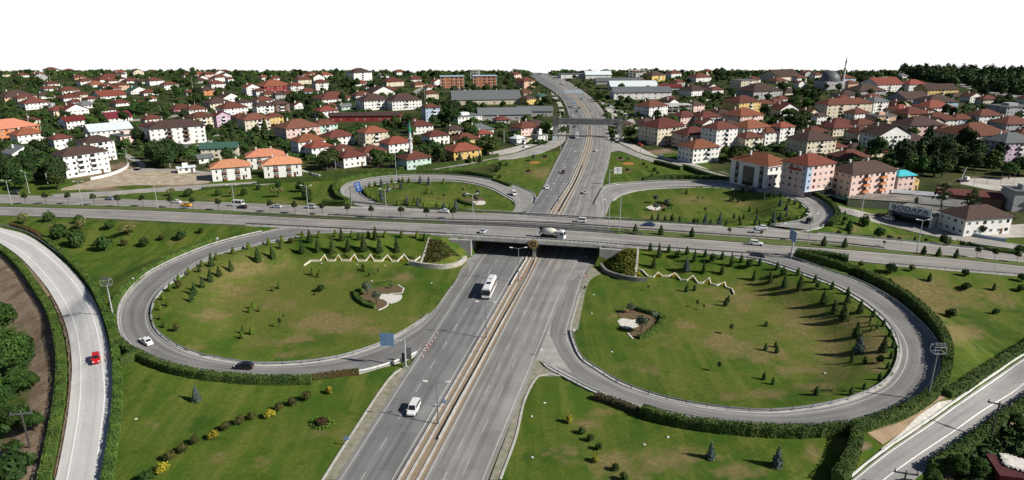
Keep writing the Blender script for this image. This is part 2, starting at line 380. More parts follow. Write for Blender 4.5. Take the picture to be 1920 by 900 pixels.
def cross_strip(name, T, Bt, off=.10):
    """straight from the traced rows: each edge becomes a smooth offset from the crossroad axis"""
    e = []
    for pts in (T, Bt):
        w = []
        for x, y in dens2(pts, 120):
            d = ray(x, y); t_ = None
            z = 4.0
            for _ in range(12):
                p = P(x, y, z); z = float(hx(td(p[0], p[1])[0]))
            w.append((p[0], p[1], z))
        def run(p, sg):                  # carried straight on beyond the traced stretch
            t0, d0 = td(p[0], p[1]); return [(*from_td(t0 + sg * k, d0), float(hx(t0 + sg * k))) for k in range(6, 260, 6)]
        e.append(np.array(run(w[0], -1)[::-1] + w + run(w[-1], 1)))
    a, b = evenly(*e, 2.6)
    V = []
    o = sheet_strip(name, a, b, Mc, off, drape=False, W=12, skirt=.5)
    return o, a, b
CN, CNa, CNb_ = cross_strip('crossroad_carriageway', CNt, CNb)
CF, CFa, CFb_ = cross_strip('crossroad_carriageway', CFt, CFb)
Mr1 = roadmat('ramp asphalt, worn dark', (.186, .181, .176), [(.45, .16, 0), (6.6, .16, 0)], 8.2, tracks=[(3.0, 1.0), (5.4, 1.2)], trackcol=.78, wear=.55)
Mr2 = roadmat('ramp asphalt', (.20, .194, .188), [(.7, .16, 0), (6.9, .2, 0)], 8.2, tracks=[(3.2, .9), (5.2, .9)], trackcol=.86, wear=.7)
Mr3 = roadmat('ramp concrete, pale', (.25, .24, .225), [(.45, .14, 0)], 8.2, tracks=[(3.4, 1.2)], trackcol=.86, wear=.5)
for key, m_, w in (('near_west', Mr1, 8.2), ('near_east', Mr2, 8.2), ('far_west', Mr3, 8.2), ('far_east', Mr3, 8.2)):
    a, b = RAMPS[key]
    sheet_strip('loop_ramp', a, b, m_, .055, drape=False, W=w, skirt=.5)
Ml = roadmat('pale concrete ramp', (.47, .46, .445), [(2.2, .2, 0), (7.4, .22, 0)], 9.5, tracks=[(4.0, .9), (5.8, .9)], trackcol=.88, wear=.7, paint=(.8, .8, .78), var=.10)
LR = strip_px('slip_road', LRl, LRr, Ml, .08, W=9.5)
RFl = [(1520, 960), (1600, 897), (1652, 855), (1740, 795), (1815, 742), (1910, 677), (1990, 625), (2180, 500)]
RFr = [(1640, 960), (1716, 896), (1760, 868), (1830, 822), (1885, 782), (1950, 738), (2030, 680), (2250, 525)]
Mf = roadmat('frontage road concrete', (.245, .238, .23), [(.6, .22, 0), (5.6, .26, 0)], 10.5, tracks=[(3.2, .8), (8.0, .9)], trackcol=.88, wear=1.0, paint=(.75, .74, .7), var=.1)
RF = strip_px('frontage_road', RFl, RFr, Mf, .08, W=10.5)
Ms = mat('side road concrete', (.29, .275, .25), .9, .1, .15)
Mp = mat('pale dusty paving', (.40, .375, .335), .9, .14, .09)
SR1 = strip_px('service_road', [(95, 365), (150, 361), (200, 359), (325, 350), (475, 341), (520, 339)], [(110, 371), (175, 369), (250, 362), (375, 355), (480, 347), (520, 344)], Ms, .07)
SR1b = strip_px('service_road', [(770, 322), (800, 319), (870, 307), (935, 294), (968, 287), (1015, 271), (1045, 258), (1060, 246)], [(770, 326), (800, 323), (870, 311), (935, 300), (972, 296), (1022, 284), (1055, 268), (1066, 252)], Ms, .06)
SR2 = strip_px('service_road', [(1143, 262), (1165, 272), (1195, 286), (1235, 299), (1292, 310), (1370, 332), (1440, 348), (1572, 386), (1647, 405), (1740, 429), (1840, 447), (1920, 460), (1990, 472)], [(1140, 285), (1160, 283), (1192, 294), (1232, 306), (1285, 317), (1364, 338), (1436, 355), (1574, 397), (1640, 416), (1736, 440), (1836, 458), (1916, 469), (1986, 482)], Ms, .06)
# ------------------------------------------------------------------ ground
def axis_grid(parts):
    out = []
    for a, b, s in parts: out += list(np.arange(a, b, s))
    out.append(parts[-1][1]); return np.array(out)
GX = axis_grid([(-1150, -420, 36), (-420, -255, 8), (-255, 230, 2.5), (230, 420, 8), (420, 1150, 36)])
GY = axis_grid([(55, 90, 5), (90, 345, 2.5), (345, 520, 6), (520, 1128, 16)])
XX, YY = np.meshgrid(GX, GY); ZZ = np.zeros_like(XX)
for j in range(0, len(GY)):
    ZZ[j] = H(XX[j], YY[j])
sunk = np.zeros(XX.shape, bool)
for p in POLYS: sunk |= inside(p, XX, YY)
ZZ = np.where(sunk, ZZ - .4, ZZ)
ZZ += np.where((YY > 420), np.sin(XX * .011 + 1) * np.cos(YY * .009) * 1.0 * np.clip((YY - 420) / 200, 0, 1), 0) * 0
gm_v = np.stack([XX.ravel(), YY.ravel(), ZZ.ravel()], 1); nx_, ny_ = len(GX), len(GY)
idx = np.arange(nx_ * ny_).reshape(ny_, nx_)
gf = np.stack([idx[:-1, :-1].ravel(), idx[:-1, 1:].ravel(), idx[1:, 1:].ravel(), idx[1:, :-1].ravel()], 1)
gme = bpy.data.meshes.new('ground'); gme.from_pydata(gm_v.tolist(), [], gf.tolist())
pxx, pyy = px_of(gm_v[:, 0], gm_v[:, 1], gm_v[:, 2])
def patches(L):
    r = np.zeros(len(pxx))
    for cx, cy, rx, ry, s in L:
        q = ((pxx - cx) / rx) ** 2 + ((pyy - cy) / ry) ** 2
        r = np.maximum(r, s * np.exp(-q * 1.1))
    return r
DRY = [(620, 605, 75, 22, 1), (560, 636, 26, 10, 1), (755, 521, 24, 10, .9), (480, 500, 80, 26, .55), (350, 655, 30, 9, .9), (440, 540, 80, 40, .5), (380, 500, 40, 14, .4), (640, 520, 60, 14, .45), (800, 490, 20, 8, .4), (500, 640, 60, 20, .45), (700, 660, 40, 10, .35),
       (1348, 640, 36, 20, 1), (1147, 593, 12, 8, .9), (1250, 640, 60, 20, .35), (1390, 560, 80, 40, .5), (1530, 725, 40, 10, .8), (1640, 650, 26, 40, 1), (1600, 605, 40, 14, .9), (1500, 600, 70, 50, .6), (1550, 690, 60, 30, .5), (1440, 740, 60, 18, .5), (1300, 545, 60, 8, .5), (1480, 540, 50, 14, .6), (1640, 690, 24, 14, .8), (1200, 690, 50, 14, .5), (1290, 610, 40, 12, .6), (1420, 660, 70, 26, .7), (1500, 690, 60, 20, .6), (1380, 740, 60, 12, .5), (1560, 650, 50, 40, .7), (1240, 560, 30, 8, .5), (400, 590, 50, 20, .6), (520, 570, 50, 16, .6), (690, 620, 40, 14, .7), (450, 510, 60, 16, .7), (780, 600, 30, 10, .5), (560, 665, 60, 8, .5),
       (1150, 860, 60, 16, .8), (1250, 862, 90, 22, .8), (1060, 850, 40, 22, .6), (1100, 795, 30, 18, .8), (1135, 775, 26, 8, .8), (1522, 850, 18, 16, 1), (1380, 885, 70, 20, .6), (1170, 890, 60, 16, .7), (1215, 770, 20, 5, .8),
       (1740, 560, 90, 45, .8), (1700, 535, 60, 20, .7), (1800, 625, 50, 22, .9), (1600, 516, 60, 10, .5), (1860, 560, 60, 30, .6), (1680, 445, 40, 5, .6), (1600, 430, 30, 10, .6), (1790, 460, 60, 5, .5),
       (1015, 325, 22, 14, .8), (960, 320, 30, 8, .4), (1300, 375, 50, 10, .6), (1395, 383, 30, 6, .7), (1240, 405, 60, 8, .4), (1370, 372, 20, 5, .7),
       (118, 423, 34, 6, .8), (245, 417, 22, 4, .8), (330, 452, 30, 6, .6), (190, 450, 40, 8, .4), (560, 379, 60, 4, .6), (400, 372, 40, 4, .5), (520, 376, 30, 4, .6), (640, 372, 40, 4, .5),
       (420, 858, 40, 12, .6), (600, 815, 90, 16, .45), (300, 800, 40, 20, .3), (480, 870, 60, 16, .35), (705, 735, 40, 12, .5), (330, 740, 50, 20, .3),
       (740, 350, 16, 4, .8), (800, 372, 60, 8, .3), (880, 360, 40, 8, .3)]
SOIL = [(250, 335, 120, 13, 1), (330, 340, 60, 12, 1), (180, 352, 60, 8, .8), (230, 312, 40, 8, .9), (400, 318, 30, 10, .7), (10, 520, 60, 60, 1.2), (50, 560, 60, 60, 1.2), (80, 600, 40, 60, 1.2), (95, 660, 40, 80, 1.2), (90, 750, 50, 80, 1.1), (60, 830, 60, 50, 1), (20, 870, 70, 50, 1),
        (1690, 800, 60, 12, 1), (1765, 735, 22, 16, 1), (1625, 832, 26, 12, .8), (1840, 850, 70, 40, 1), (1890, 800, 50, 30, .9), (1780, 900, 60, 30, .7), (1855, 338, 90, 10, .8), (1885, 440, 40, 8, .8), (1300, 285, 40, 8, .7), (1240, 285, 40, 6, .8)]
tw = np.clip((348 - pyy + np.where(pxx > 1560, (pxx - 1560) * .30, 0) + np.where(pxx < 700, -8, 0)) / 14, 0, 1) * (pyy < 470)
tw = np.where((pxx > 930) & (pxx < 1330) & (pyy > 286), 0, tw)
cell = (np.sin(gm_v[:, 0] * .13) * np.sin(gm_v[:, 1] * .11 + gm_v[:, 0] * .03)) * .5 + .5
YEL = [(520, 560, 230, 70, 1), (700, 600, 120, 60, .8), (420, 510, 100, 40, .9), (640, 490, 160, 20, .6), (1380, 600, 230, 90, .75), (1560, 640, 90, 70, .9), (1300, 720, 160, 40, .5), (1340, 380, 160, 26, .7), (820, 370, 120, 18, .6), (600, 800, 140, 60, .2), (1150, 830, 170, 40, .3), (1740, 560, 150, 60, .3), (1000, 320, 60, 20, .5), (1200, 310, 60, 16, .4)]
for nm, arr in (('yel', patches(YEL)), ('dry', patches(DRY)), ('soil', patches(SOIL)), ('town', tw)):
    at_ = gme.attributes.new(nm, 'FLOAT', 'POINT'); at_.data.foreach_set('value', arr.astype(np.float32))
gmat, n, l, b = nt('grass, dry patches, bare earth'); b.inputs['Roughness'].default_value = .95; b.inputs['Specular IOR Level'].default_value = .08
geo = n.new('ShaderNodeNewGeometry')
def noise_(sc, det=5, rough=.6, v=None):
    q = n.new('ShaderNodeTexNoise'); q.inputs['Scale'].default_value = sc; q.inputs['Detail'].default_value = det; q.inputs['Roughness'].default_value = rough
    l.new(v or geo.outputs['Position'], q.inputs['Vector']); return q.outputs['Fac']
def mixc(f, a, b_):
    q = n.new('ShaderNodeMix'); q.data_type = 'RGBA'; q.clamp_factor = True
    if isinstance(f, float): q.inputs[0].default_value = f
    else: l.new(f, q.inputs[0])
    for i, c in ((6, a), (7, b_)):
        if isinstance(c, tuple): q.inputs[i].default_value = (*c, 1)
        else: l.new(c, q.inputs[i])
    return q.outputs[2]
def rng_(f, a, b_, c=0., d=1.):
    q = n.new('ShaderNodeMapRange'); q.inputs[1].default_value = a; q.inputs[2].default_value = b_; q.inputs[3].default_value = c; q.inputs[4].default_value = d; l.new(f, q.inputs[0]); return q.outputs[0]
def mth(op, a, b_):
    q = n.new('ShaderNodeMath'); q.operation = op
    for i, x in enumerate((a, b_)):
        if isinstance(x, (int, float)): q.inputs[i].default_value = x
        else: l.new(x, q.inputs[i])
    return q.outputs[0]
def attr(nm):
    q = n.new('ShaderNodeAttribute'); q.attribute_name = nm; return q.outputs['Fac']
mapn = n.new('ShaderNodeMapping'); mapn.inputs['Scale'].default_value = (1.2, .14, 1); mapn.inputs['Rotation'].default_value = (0, 0, .5); l.new(geo.outputs['Position'], mapn.inputs[0])
big, mid_, fine, mow = noise_(.022, 4), noise_(.11, 6), noise_(1.1, 6, .75), noise_(.25, 3, .5, mapn.outputs[0])
grass = mixc(rng_(big, .35, .65), (.035, .083, .009), (.058, .110, .011))
grass = mixc(mth('MULTIPLY', rng_(mid_, .42, .70), .8), grass, (.094, .126, .016))
grass = mixc(mth('MULTIPLY', rng_(mow, .46, .66), .7), grass, (.130, .148, .028))
grass = mixc(mth('MULTIPLY', rng_(noise_(.07, 8, .75), .55, .62), .6), grass, (.024, .058, .007))
grass = mixc(mth('MULTIPLY', rng_(mth('ADD', attr('yel'), mth('MULTIPLY', mth('SUBTRACT', mid_, .5), .9)), .1, .9), .85), grass, mixc(rng_(fine, .3, .7), (.146, .148, .034), (.098, .124, .020)))
dm = rng_(mth('ADD', mth('MULTIPLY', attr('dry'), .9), mth('ADD', mth('MULTIPLY', mth('SUBTRACT', noise_(.19, 9, .72), .5), 1.9), mth('MULTIPLY', mth('SUBTRACT', fine, .5), .9))), .20, .58)
dry = mixc(rng_(fine, .35, .65), (.235, .168, .082), (.165, .135, .052))
grass = mixc(mth('MULTIPLY', dm, .85), grass, dry)
sm = rng_(mth('ADD', attr('soil'), mth('ADD', mth('MULTIPLY', mth('SUBTRACT', mid_, .5), 1.2), mth('MULTIPLY', mth('SUBTRACT', fine, .5), .4))), .32, .62)
soil = mixc(rng_(noise_(.16, 6, .7), .4, .62), (.29, .215, .155), (.17, .115, .08)); soil = mixc(rng_(noise_(.3, 6, .75), .58, .7), soil, (.36, .32, .27))
vil = mixc(rng_(noise_(.035, 6, .7), .42, .55), (.022, .036, .009), (.060, .064, .022)); vil = mixc(rng_(noise_(.05, 5, .7), .62, .70), vil, (.20, .165, .115))
col_ = mixc(attr('town'), grass, vil); col_ = mixc(sm, col_, soil)
col_ = mixc(mth('MULTIPLY', rng_(fine, .38, .62), .42), col_, (.026, .038, .010))
l.new(col_, b.inputs['Base Color'])
bp = n.new('ShaderNodeBump'); bp.inputs['Strength'].default_value = .6; bp.inputs['Distance'].default_value = .25
l.new(mth('ADD', noise_(.9, 8, .8), mth('MULTIPLY', mid_, .8)), bp.inputs['Height']); l.new(bp.outputs[0], b.inputs['Normal'])
gme.materials.append(gmat); gme.polygons.foreach_set('use_smooth', [True] * len(gme.polygons))
GROUND = tag(obj('ground', gme), kind='structure')
# ------------------------------------------------------------------ flat sheets traced on the ground
def sheet(name, pts, m, off=.05, smooth=True, kind='structure', flat=False):
    px = dens2(list(pts) + [pts[0]], len(pts) * (5 if smooth else 1) + 1)[:-1] if smooth else pts
    w = [Vector(P(x, y, 0)) if flat else at(x, y) for x, y in px]
    bm = bmesh.new(); vs = [bm.verts.new((p.x, p.y, p.z + off)) for p in w]; f = bm.faces.new(vs); f.normal_update()
    if f.normal.z < 0: f.normal_flip()
    bmesh.ops.triangulate(bm, faces=[f]); me = bpy.data.meshes.new(name); bm.to_mesh(me); bm.free(); me.materials.append(m)
    return tag(obj(name, me), kind=kind)
Mgrav = mat('gravel and concrete verge', (.27, .245, .205), .95, .2, .7, .3, alt=(.15, .155, .09), detail=7)
Mkerb = mat('kerb concrete', (.40, .385, .355), .9, .12, .5)
Msand = mat('sandy median strip', (.235, .18, .13), .95, .2, .5, .3, alt=(.22, .17, .11), detail=7)
def ribbon(name, pts, w, m, off, raise_=0, skirt=.3, n=80, kind='structure'):
    """a narrow surface of width w metres centred on a traced line"""
    c = np.array([tuple(at(x, y)) for x, y in dens2(pts, n)]); c, L = resample([Vector(p) for p in c], max(4, int(np.linalg.norm(np.diff(c, axis=0), axis=1).sum() / 2.5)))
    t = np.gradient(c[:, :2], axis=0); t /= np.linalg.norm(t, axis=1)[:, None] + 1e-9; nr = np.stack([-t[:, 1], t[:, 0], 0 * t[:, 0]], 1)
    np_ = len(POLYS); o = sheet_strip(name, c + nr * w / 2, c - nr * w / 2, m, off + raise_, nx=2, skirt=skirt + raise_, kind=kind); del POLYS[np_:]
    return o
def lerp_edge(A, B, f): return [(a[0] * (1 - f) + b[0] * f, a[1] * (1 - f) + b[1] * f) for a, b in zip(A, B)]
# the highway's median: sand between two kerbs
strip_px('highway_median', lerp_edge(HR, GL, .04), lerp_edge(HR, GL, .97), Msand, .16, n=160, skirt=.3)
for f in (.08, .40, .80): ribbon('kerb', lerp_edge(HR, GL, f), .45, Mkerb, .2, raise_=.12, n=160)
# verges of gravel along the highway
strip_px('gravel_verge', [(606, 900), (668, 805), (730, 712), (752, 690)], [(630, 900), (690, 806), (752, 712), (768, 688)], Mgrav, .05)
strip_px('gravel_verge', [(918, 900), (950, 815), (975, 745), (998, 690), (1004, 676)], [(936, 900), (968, 815), (984, 748), (1012, 700), (1022, 688)], Mgrav, .05)
sheet('gravel_verge', [(1002, 676), (1016, 676), (1072, 712), (1050, 706), (1010, 706), (984, 748), (978, 745)], Mgrav, .045, smooth=False)
strip_px('gravel_verge', [(1069, 622), (1080, 575), (1096, 522), (1106, 498)], [(1084, 618), (1092, 575), (1106, 526), (1128, 512)], Mgrav, .05)
strip_px('gravel_verge', [(762, 620), (812, 585), (844, 545), (866, 508), (882, 490)], [(770, 618), (820, 574), (850, 536), (862, 508), (872, 494)], Mgrav, .07)
ribbon('kerb', [(596, 915), (655, 822), (735, 705), (752, 692)], .4, Mkerb, .1, raise_=.1); ribbon('kerb', [(938, 900), (968, 818), (985, 748), (1012, 704), (1050, 706)], .4, Mkerb, .1, raise_=.1)
for pts in ([(1056, 560), (1066, 527), (1091, 484), (1104, 452), (1150, 452), (1128, 494), (1106, 500), (1095, 525), (1080, 575), (1062, 590)], [(838, 575), (871, 527), (902, 483), (925, 452), (880, 452), (876, 488), (862, 512), (842, 545)]):
    sheet('paved_shoulder', pts, mat('shoulder asphalt', (.225, .22, .21), .9, .12, .3), .05, smooth=False, flat=True)
# chevron painted nose between ramp and highway
sheet('paved_gore', [(1016, 676), (1004, 676), (1016, 640), (1034, 575), (1050, 545), (1034, 600), (1031, 630), (1050, 668), (1072, 700)], mat('pale gore paving', (.31, .295, .27), .9, .1, .4), .075, smooth=False)
# median of the crossroad
Mmed = mat('median turf', (.052, .098, .016), .95, .2, .35, .4, alt=(.10, .10, .03))
a = np.array(CFb_); bq = np.array(CNa)
q = min(len(a), len(bq)); ia = np.linspace(0, 1, 140)
ga = np.stack([np.interp(ia, np.linspace(0, 1, len(a)), a[:, i]) for i in range(3)], 1); gb = np.stack([np.interp(ia, np.linspace(0, 1, len(bq)), bq[:, i]) for i in range(3)], 1)
tt = td(ga[:, 0], ga[:, 1])[0]
def med(mask, m, off, f0=0.06, f1=.94):
    A_, B_ = (ga * (1 - f0) + gb * f0)[mask], (ga * (1 - f1) + gb * f1)[mask]
    sheet_strip('crossroad_median', A_, B_, m, off, drape=False, nx=3, skirt=.3); POLYS.pop()
Mcs = mat('bridge concrete', (.33, .32, .30), .9, .16, .3, .2, alt=(.22, .215, .205), detail=6)
med(tt <= 197, Mmed, .2); med((tt > 194) & (tt < 262), mat('dark joint between the decks', (.10, .10, .098), .95), .19); med(tt >= 259, Mmed, .2)  # on the bridge, a dark colour stands in for the shaded open gap
# town yards, streets
for pts in ([(1033, 172), (1046, 182), (1056, 200), (1062, 225), (1062, 240), (1052, 248), (1040, 250), (1046, 232), (1050, 215), (1046, 195), (1036, 182)],
            [(958, 277), (1000, 266), (1036, 246), (1056, 249), (1018, 268), (966, 286), (930, 293), (905, 289)],
            [(1146, 214), (1160, 230), (1172, 262), (1230, 292), (1300, 306), (1330, 318), (1290, 309), (1236, 297), (1196, 285), (1150, 262), (1152, 240)],
            [(1122, 187), (1150, 200), (1180, 215), (1200, 240), (1180, 245), (1160, 225), (1140, 208)],
            [(1570, 392), (1600, 392), (1660, 408), (1760, 425), (1790, 436), (1740, 429), (1640, 404)],
            [(1800, 335), (1920, 333), (1920, 365), (1850, 355), (1800, 345)],
            [(1850, 425), (1920, 420), (1920, 445), (1880, 446), (1840, 440)]):
    sheet('paved_yard', pts, Mp, .05, smooth=False)
sheet('rubble_lot', [(200, 324), (240, 317), (300, 319), (350, 325), (396, 330), (398, 340), (330, 347), (240, 348), (150, 356), (110, 356), (160, 342), (186, 333)], mat('rubble and dust', (.42, .36, .28), .95, .2, .25, .5, alt=(.25, .185, .115), detail=9), .06)
for L_, R_ in (([(206, 283), (225, 290), (240, 298), (262, 311), (240, 318)], [(216, 282), (236, 288), (256, 297), (274, 311), (258, 320)]),
             ([(250, 316), (300, 316), (350, 318), (402, 324)], [(250, 322), (300, 321), (350, 323), (402, 330)]),
             ([(0, 313), (60, 308), (110, 300)], [(0, 319), (60, 314), (110, 306)]),
             ([(245, 224), (300, 219), (340, 214), (380, 211), (402, 214), (412, 222)], [(245, 228), (300, 223), (340, 218), (380, 215), (396, 217), (404, 224)]),
             ([(330, 271), (370, 272), (392, 262), (405, 252)], [(330, 275), (374, 277), (402, 266), (412, 253)]),
             ([(772, 182), (775, 172), (790, 164), (815, 158)], [(780, 182), (783, 173), (796, 167), (818, 161)]),
             ([(80, 240), (95, 252), (108, 268)], [(88, 238), (104, 252), (116, 266)]),
             ([(1760, 150), (1782, 156), (1830, 170), (1880, 178), (1920, 186)], [(1750, 146), (1786, 152), (1836, 166), (1884, 174), (1920, 180)])):
    strip_px('street', L_, R_, Ms, .07, n=40, skirt=.2)
# ------------------------------------------------------------------ materials for built things
Mgal = mat('galvanised steel', (.36, .37, .38), .5, .1, .4, metal=.5)
Mdkst = mat('weathered dark steel', (.10, .10, .105), .6, .2, .8)
Mwht = mat('white paint', (.62, .62, .60), .6, .06, .5)
Mblk = mat('black rubber', (.012, .012, .013), .8, .2, 2)
Mston = mat('pale rough stone', (.47, .44, .39), .95, .3, 1.6, .8, alt=(.22, .205, .18), detail=6)
Mpole = mat('grey painted pole', (.16, .165, .17), .55, .1, .4)
Mrock = mat('white limestone chips', (.60, .58, .54), .95, .15, 1.2, .6, alt=(.42, .39, .34), detail=6)
def offset_path(c, w):
    t = np.gradient(c[:, :2], axis=0); t /= np.linalg.norm(t, axis=1)[:, None] + 1e-9
    o = c.copy(); o[:, 0] += -t[:, 1] * w; o[:, 1] += t[:, 0] * w; return o
def cut(c, f0, f1, step=2.0):
    d, L = resample([Vector(p) for p in c], 400); d = d[int(f0 * 399):int(f1 * 399) + 1]
    L = np.linalg.norm(np.diff(d[:, :2], axis=0), axis=1).sum(); return resample([Vector(p) for p in d], max(3, int(L / step)))[0]
def beam_along(c, w, z0, z1, mi=0, mb=None):
    """a solid band of width w following world path c, from z0 to z1 above it"""
    mb = mb or MB(); a, b = offset_path(c, w / 2), offset_path(c, -w / 2); n = len(c); vs = []
    for i in range(n):
        vs += [(a[i, 0], a[i, 1], c[i, 2] + z0), (b[i, 0], b[i, 1], c[i, 2] + z0), (b[i, 0], b[i, 1], c[i, 2] + z1), (a[i, 0], a[i, 1], c[i, 2] + z1)]
    fs = []
    for i in range(n - 1):
        q = 4 * i
        for k in range(4): fs.append((q + k, q + (k + 1) % 4, q + 4 + (k + 1) % 4, q + 4 + k))
    fs += [(0, 3, 2, 1), (4 * n - 4, 4 * n - 3, 4 * n - 2, 4 * n - 1)]
    mb.add(vs, fs, mi); return mb
_pm = MB(); _pm.box(-.07, .07, -.07, .07, -.5, .82); POSTM = _pm.fix(_pm.mesh('rail post', Mdkst))
def guard_rail(c, label, m=None, step=4.0, drape=True, h=.75):
    c = np.array(c)
    if drape: c[:, 2] = np.maximum(c[:, 2], H(c[:, 0], c[:, 1]))
    m = m or Mgal
    p0 = c[len(c) // 2]; t = thing('guard_rail', label, 'guard rail', tuple(p0), group='steel guard rails along the roads')
    q = c - p0
    mb = beam_along(q, .12, h - .36, h + .04); mb.build('rail', m, t)
    L = np.linalg.norm(np.diff(c[:, :2], axis=0), axis=1).sum(); k = min(98, max(2, int(L / step)))
    for p in resample([Vector(x) for x in q], k)[0]: obj('post', POSTM, t, tuple(p))
    return t
R_ = RAMPS
Mpgr = mat('dull pale rail paint', (.36, .355, .34), .7, .15, .6)
def redge(key, which, off, f0, f1):
    a, b = R_[key]; mid = (a + b) / 2; e = (a if which == 'o' else b).copy()
    d = e[:, :2] - mid[:, :2]; d /= np.linalg.norm(d, axis=1)[:, None]; e[:, :2] += d * off; return cut(e, f0, f1)
def fr(key, which, x, y):
    e = R_[key][0 if which == 'o' else 1]; p = at(x, y); s_ = np.concatenate([[0], np.cumsum(np.linalg.norm(np.diff(e[:, :2], axis=0), axis=1))]); i = int(((e[:, 0] - p.x) ** 2 + (e[:, 1] - p.y) ** 2).argmin()); return s_[i] / s_[-1]
for key in R_:                              # pale gutters along both edges of each loop
    for wh in 'io':
        e0, e1 = redge(key, wh, -.15, .06, .9), redge(key, wh, 1.05 if wh == 'i' else .6, .06, .9); k_ = min(len(e0), len(e1)); e0, e1 = resample([Vector(p) for p in e0], k_)[0], resample([Vector(p) for p in e1], k_)[0]
        sheet_strip('concrete_gutter', e0, e1, Mkerb, .062, drape=False, nx=2, skirt=.5)
for c_, sg, t0, t1 in ((CNb_, -1, 128, 196), (CNb_, -1, 254, 305), (CNb_, -1, 345, 398), (CFa, 1, 150, 198), (CFa, 1, 252, 300), (CFa, 1, 330, 398)):
    q_ = c_[(td(c_[:, 0], c_[:, 1])[0] >= t0) & (td(c_[:, 0], c_[:, 1])[0] <= t1)]; sheet_strip('concrete_gutter', offset_path(q_, sg * -.05), offset_path(q_, sg * 1.1), Mkerb, .092, drape=False, nx=2, skirt=.5)
guard_rail(redge('near_west', 'i', .55, .10, fr('near_west', 'i', 808, 590)), 'steel guard rail curving round the inner edge of the near western loop', drape=False)
guard_rail(redge('near_west', 'o', .4, .12, .55), 'pale guard rail between hedge and outer edge of the near western loop', Mpgr, drape=False)
guard_rail(redge('near_west', 'o', .4, fr('near_west', 'o', 676, 697), fr('near_west', 'o', 783, 662)), 'short white guard rail beside the big sign gantry at the loop end', Mwht, drape=False)
guard_rail(redge('near_east', 'i', .55, .06, fr('near_east', 'i', 1070, 618)), 'steel guard rail curving round the inner edge of the near eastern loop', drape=False)
guard_rail(redge('near_east', 'o', .4, .08, .46), 'guard rail under the tall hedge outside the near eastern loop', drape=False)
guard_rail(redge('near_east', 'o', .3, fr('near_east', 'o', 1116, 734), fr('near_east', 'o', 1020, 680)), 'dark and white guard rail from hedge end to the paved nose', Mwht, drape=False)
guard_rail(redge('far_west', 'i', .5, .15, .93), 'guard rail round the island of the far western loop', Mdkst, drape=False)
guard_rail(redge('far_west', 'o', .5, .10, .95), 'guard rail outside the far western loop below its hedge', drape=False)
guard_rail(redge('far_east', 'i', .5, .10, .72), 'guard rail round the island of the far eastern loop', drape=False)
guard_rail(redge('far_east', 'o', .5, .10, .93), 'guard rail outside the far eastern loop below its hedge', drape=False)
def by_t(c, t0, t1):
    t = td(c[:, 0], c[:, 1])[0]; return c[(t >= t0) & (t <= t1)]
guard_rail(offset_path(by_t(CNb_, 128, 330), -.5), 'dark guard rail on the near edge of the crossroad above the underpass', Mdkst, 3.0, drape=False, h=.95)
guard_rail(offset_path(by_t(CNb_, 345, 392), -.5), 'guard rail on the near edge of the crossroad past the clipped hedge', Mgal, drape=False)
guard_rail(offset_path(by_t(CFa, 176, 300), .5), 'grey guard rail along the far edge of the crossroad bridge', Mdkst, 3.0, drape=False, h=.95)
guard_rail(offset_path(by_t(CFa, 330, 396), .5), 'guard rail along the far edge of the crossroad by the service road', Mgal, drape=False)
guard_rail(offset_path(by_t(CFb_, 150, 350), -.7), 'guard rail on the far side of the crossroad median', Mdkst, 3.0, drape=False, h=.95)
guard_rail(offset_path(by_t(CNa, 115, 272), .7), 'dark guard rail on the near side of the crossroad median', Mdkst, 3.0, drape=False, h=.95)
def pxpath(pts, n=80): return np.array([tuple(at(x, y)) for x, y in dens2(pts, n)])
guard_rail(pxpath([(0, 423), (52, 438), (103, 472), (144, 510), (166, 538), (189, 578), (204, 628), (212, 675), (218, 737), (214, 787), (201, 897), (190, 950)]), 'guard rail under the hedge along the pale slip road')
guard_rail(pxpath([(103, 900), (122, 800), (131, 735), (132, 688), (126, 632), (112, 588), (96, 556)]), 'guard rail on the bank side of the pale slip road', mat('rusty steel', (.17, .10, .07), .8, .3, 1))
guard_rail(pxpath([(1004, 489), (987, 525), (965, 564), (940, 608), (900, 682), (860, 755), (822, 826)]), 'long guard rail along the sand median beside the outgoing lanes', Mpgr, h=.6)
guard_rail(pxpath([(988, 487), (972, 512), (958, 536)]), 'white topped guard rail beside the median lamp at the underpass', Mwht)
guard_rail(pxpath([(1050, 397), (1062, 375), (1078, 346), (1094, 310)]), 'guard rail along the far highway median beyond the bridge', Mdkst)
guard_rail(pxpath([(1036, 394), (1049, 374), (1069, 344)]), 'guard rail on the oncoming side of the far median', Mgal)
guard_rail(pxpath([(1148, 268), (1139, 215), (1114, 184), (1062, 149)]), 'long guard rail beside the outgoing lanes under the footbridge', mat('rusty steel', (.17, .10, .07)))
guard_rail(pxpath([(1064, 262), (1064, 212), (1050, 186), (1030, 169), (1006, 154)]), 'long guard rail beside the oncoming lanes under the footbridge', Mdkst)
for pts, lb in (([(1596, 893), (1648, 851), (1736, 791), (1811, 738), (1906, 673), (1985, 620)], 'low white concrete barrier along the frontage road'),):
    c = pxpath(pts); p0 = c[len(c) // 2]; t = beam_along(c - p0, .28, -.2, .28).build('concrete_barrier', Mwht, loc=tuple(p0)); tag(t, lb, 'barrier')
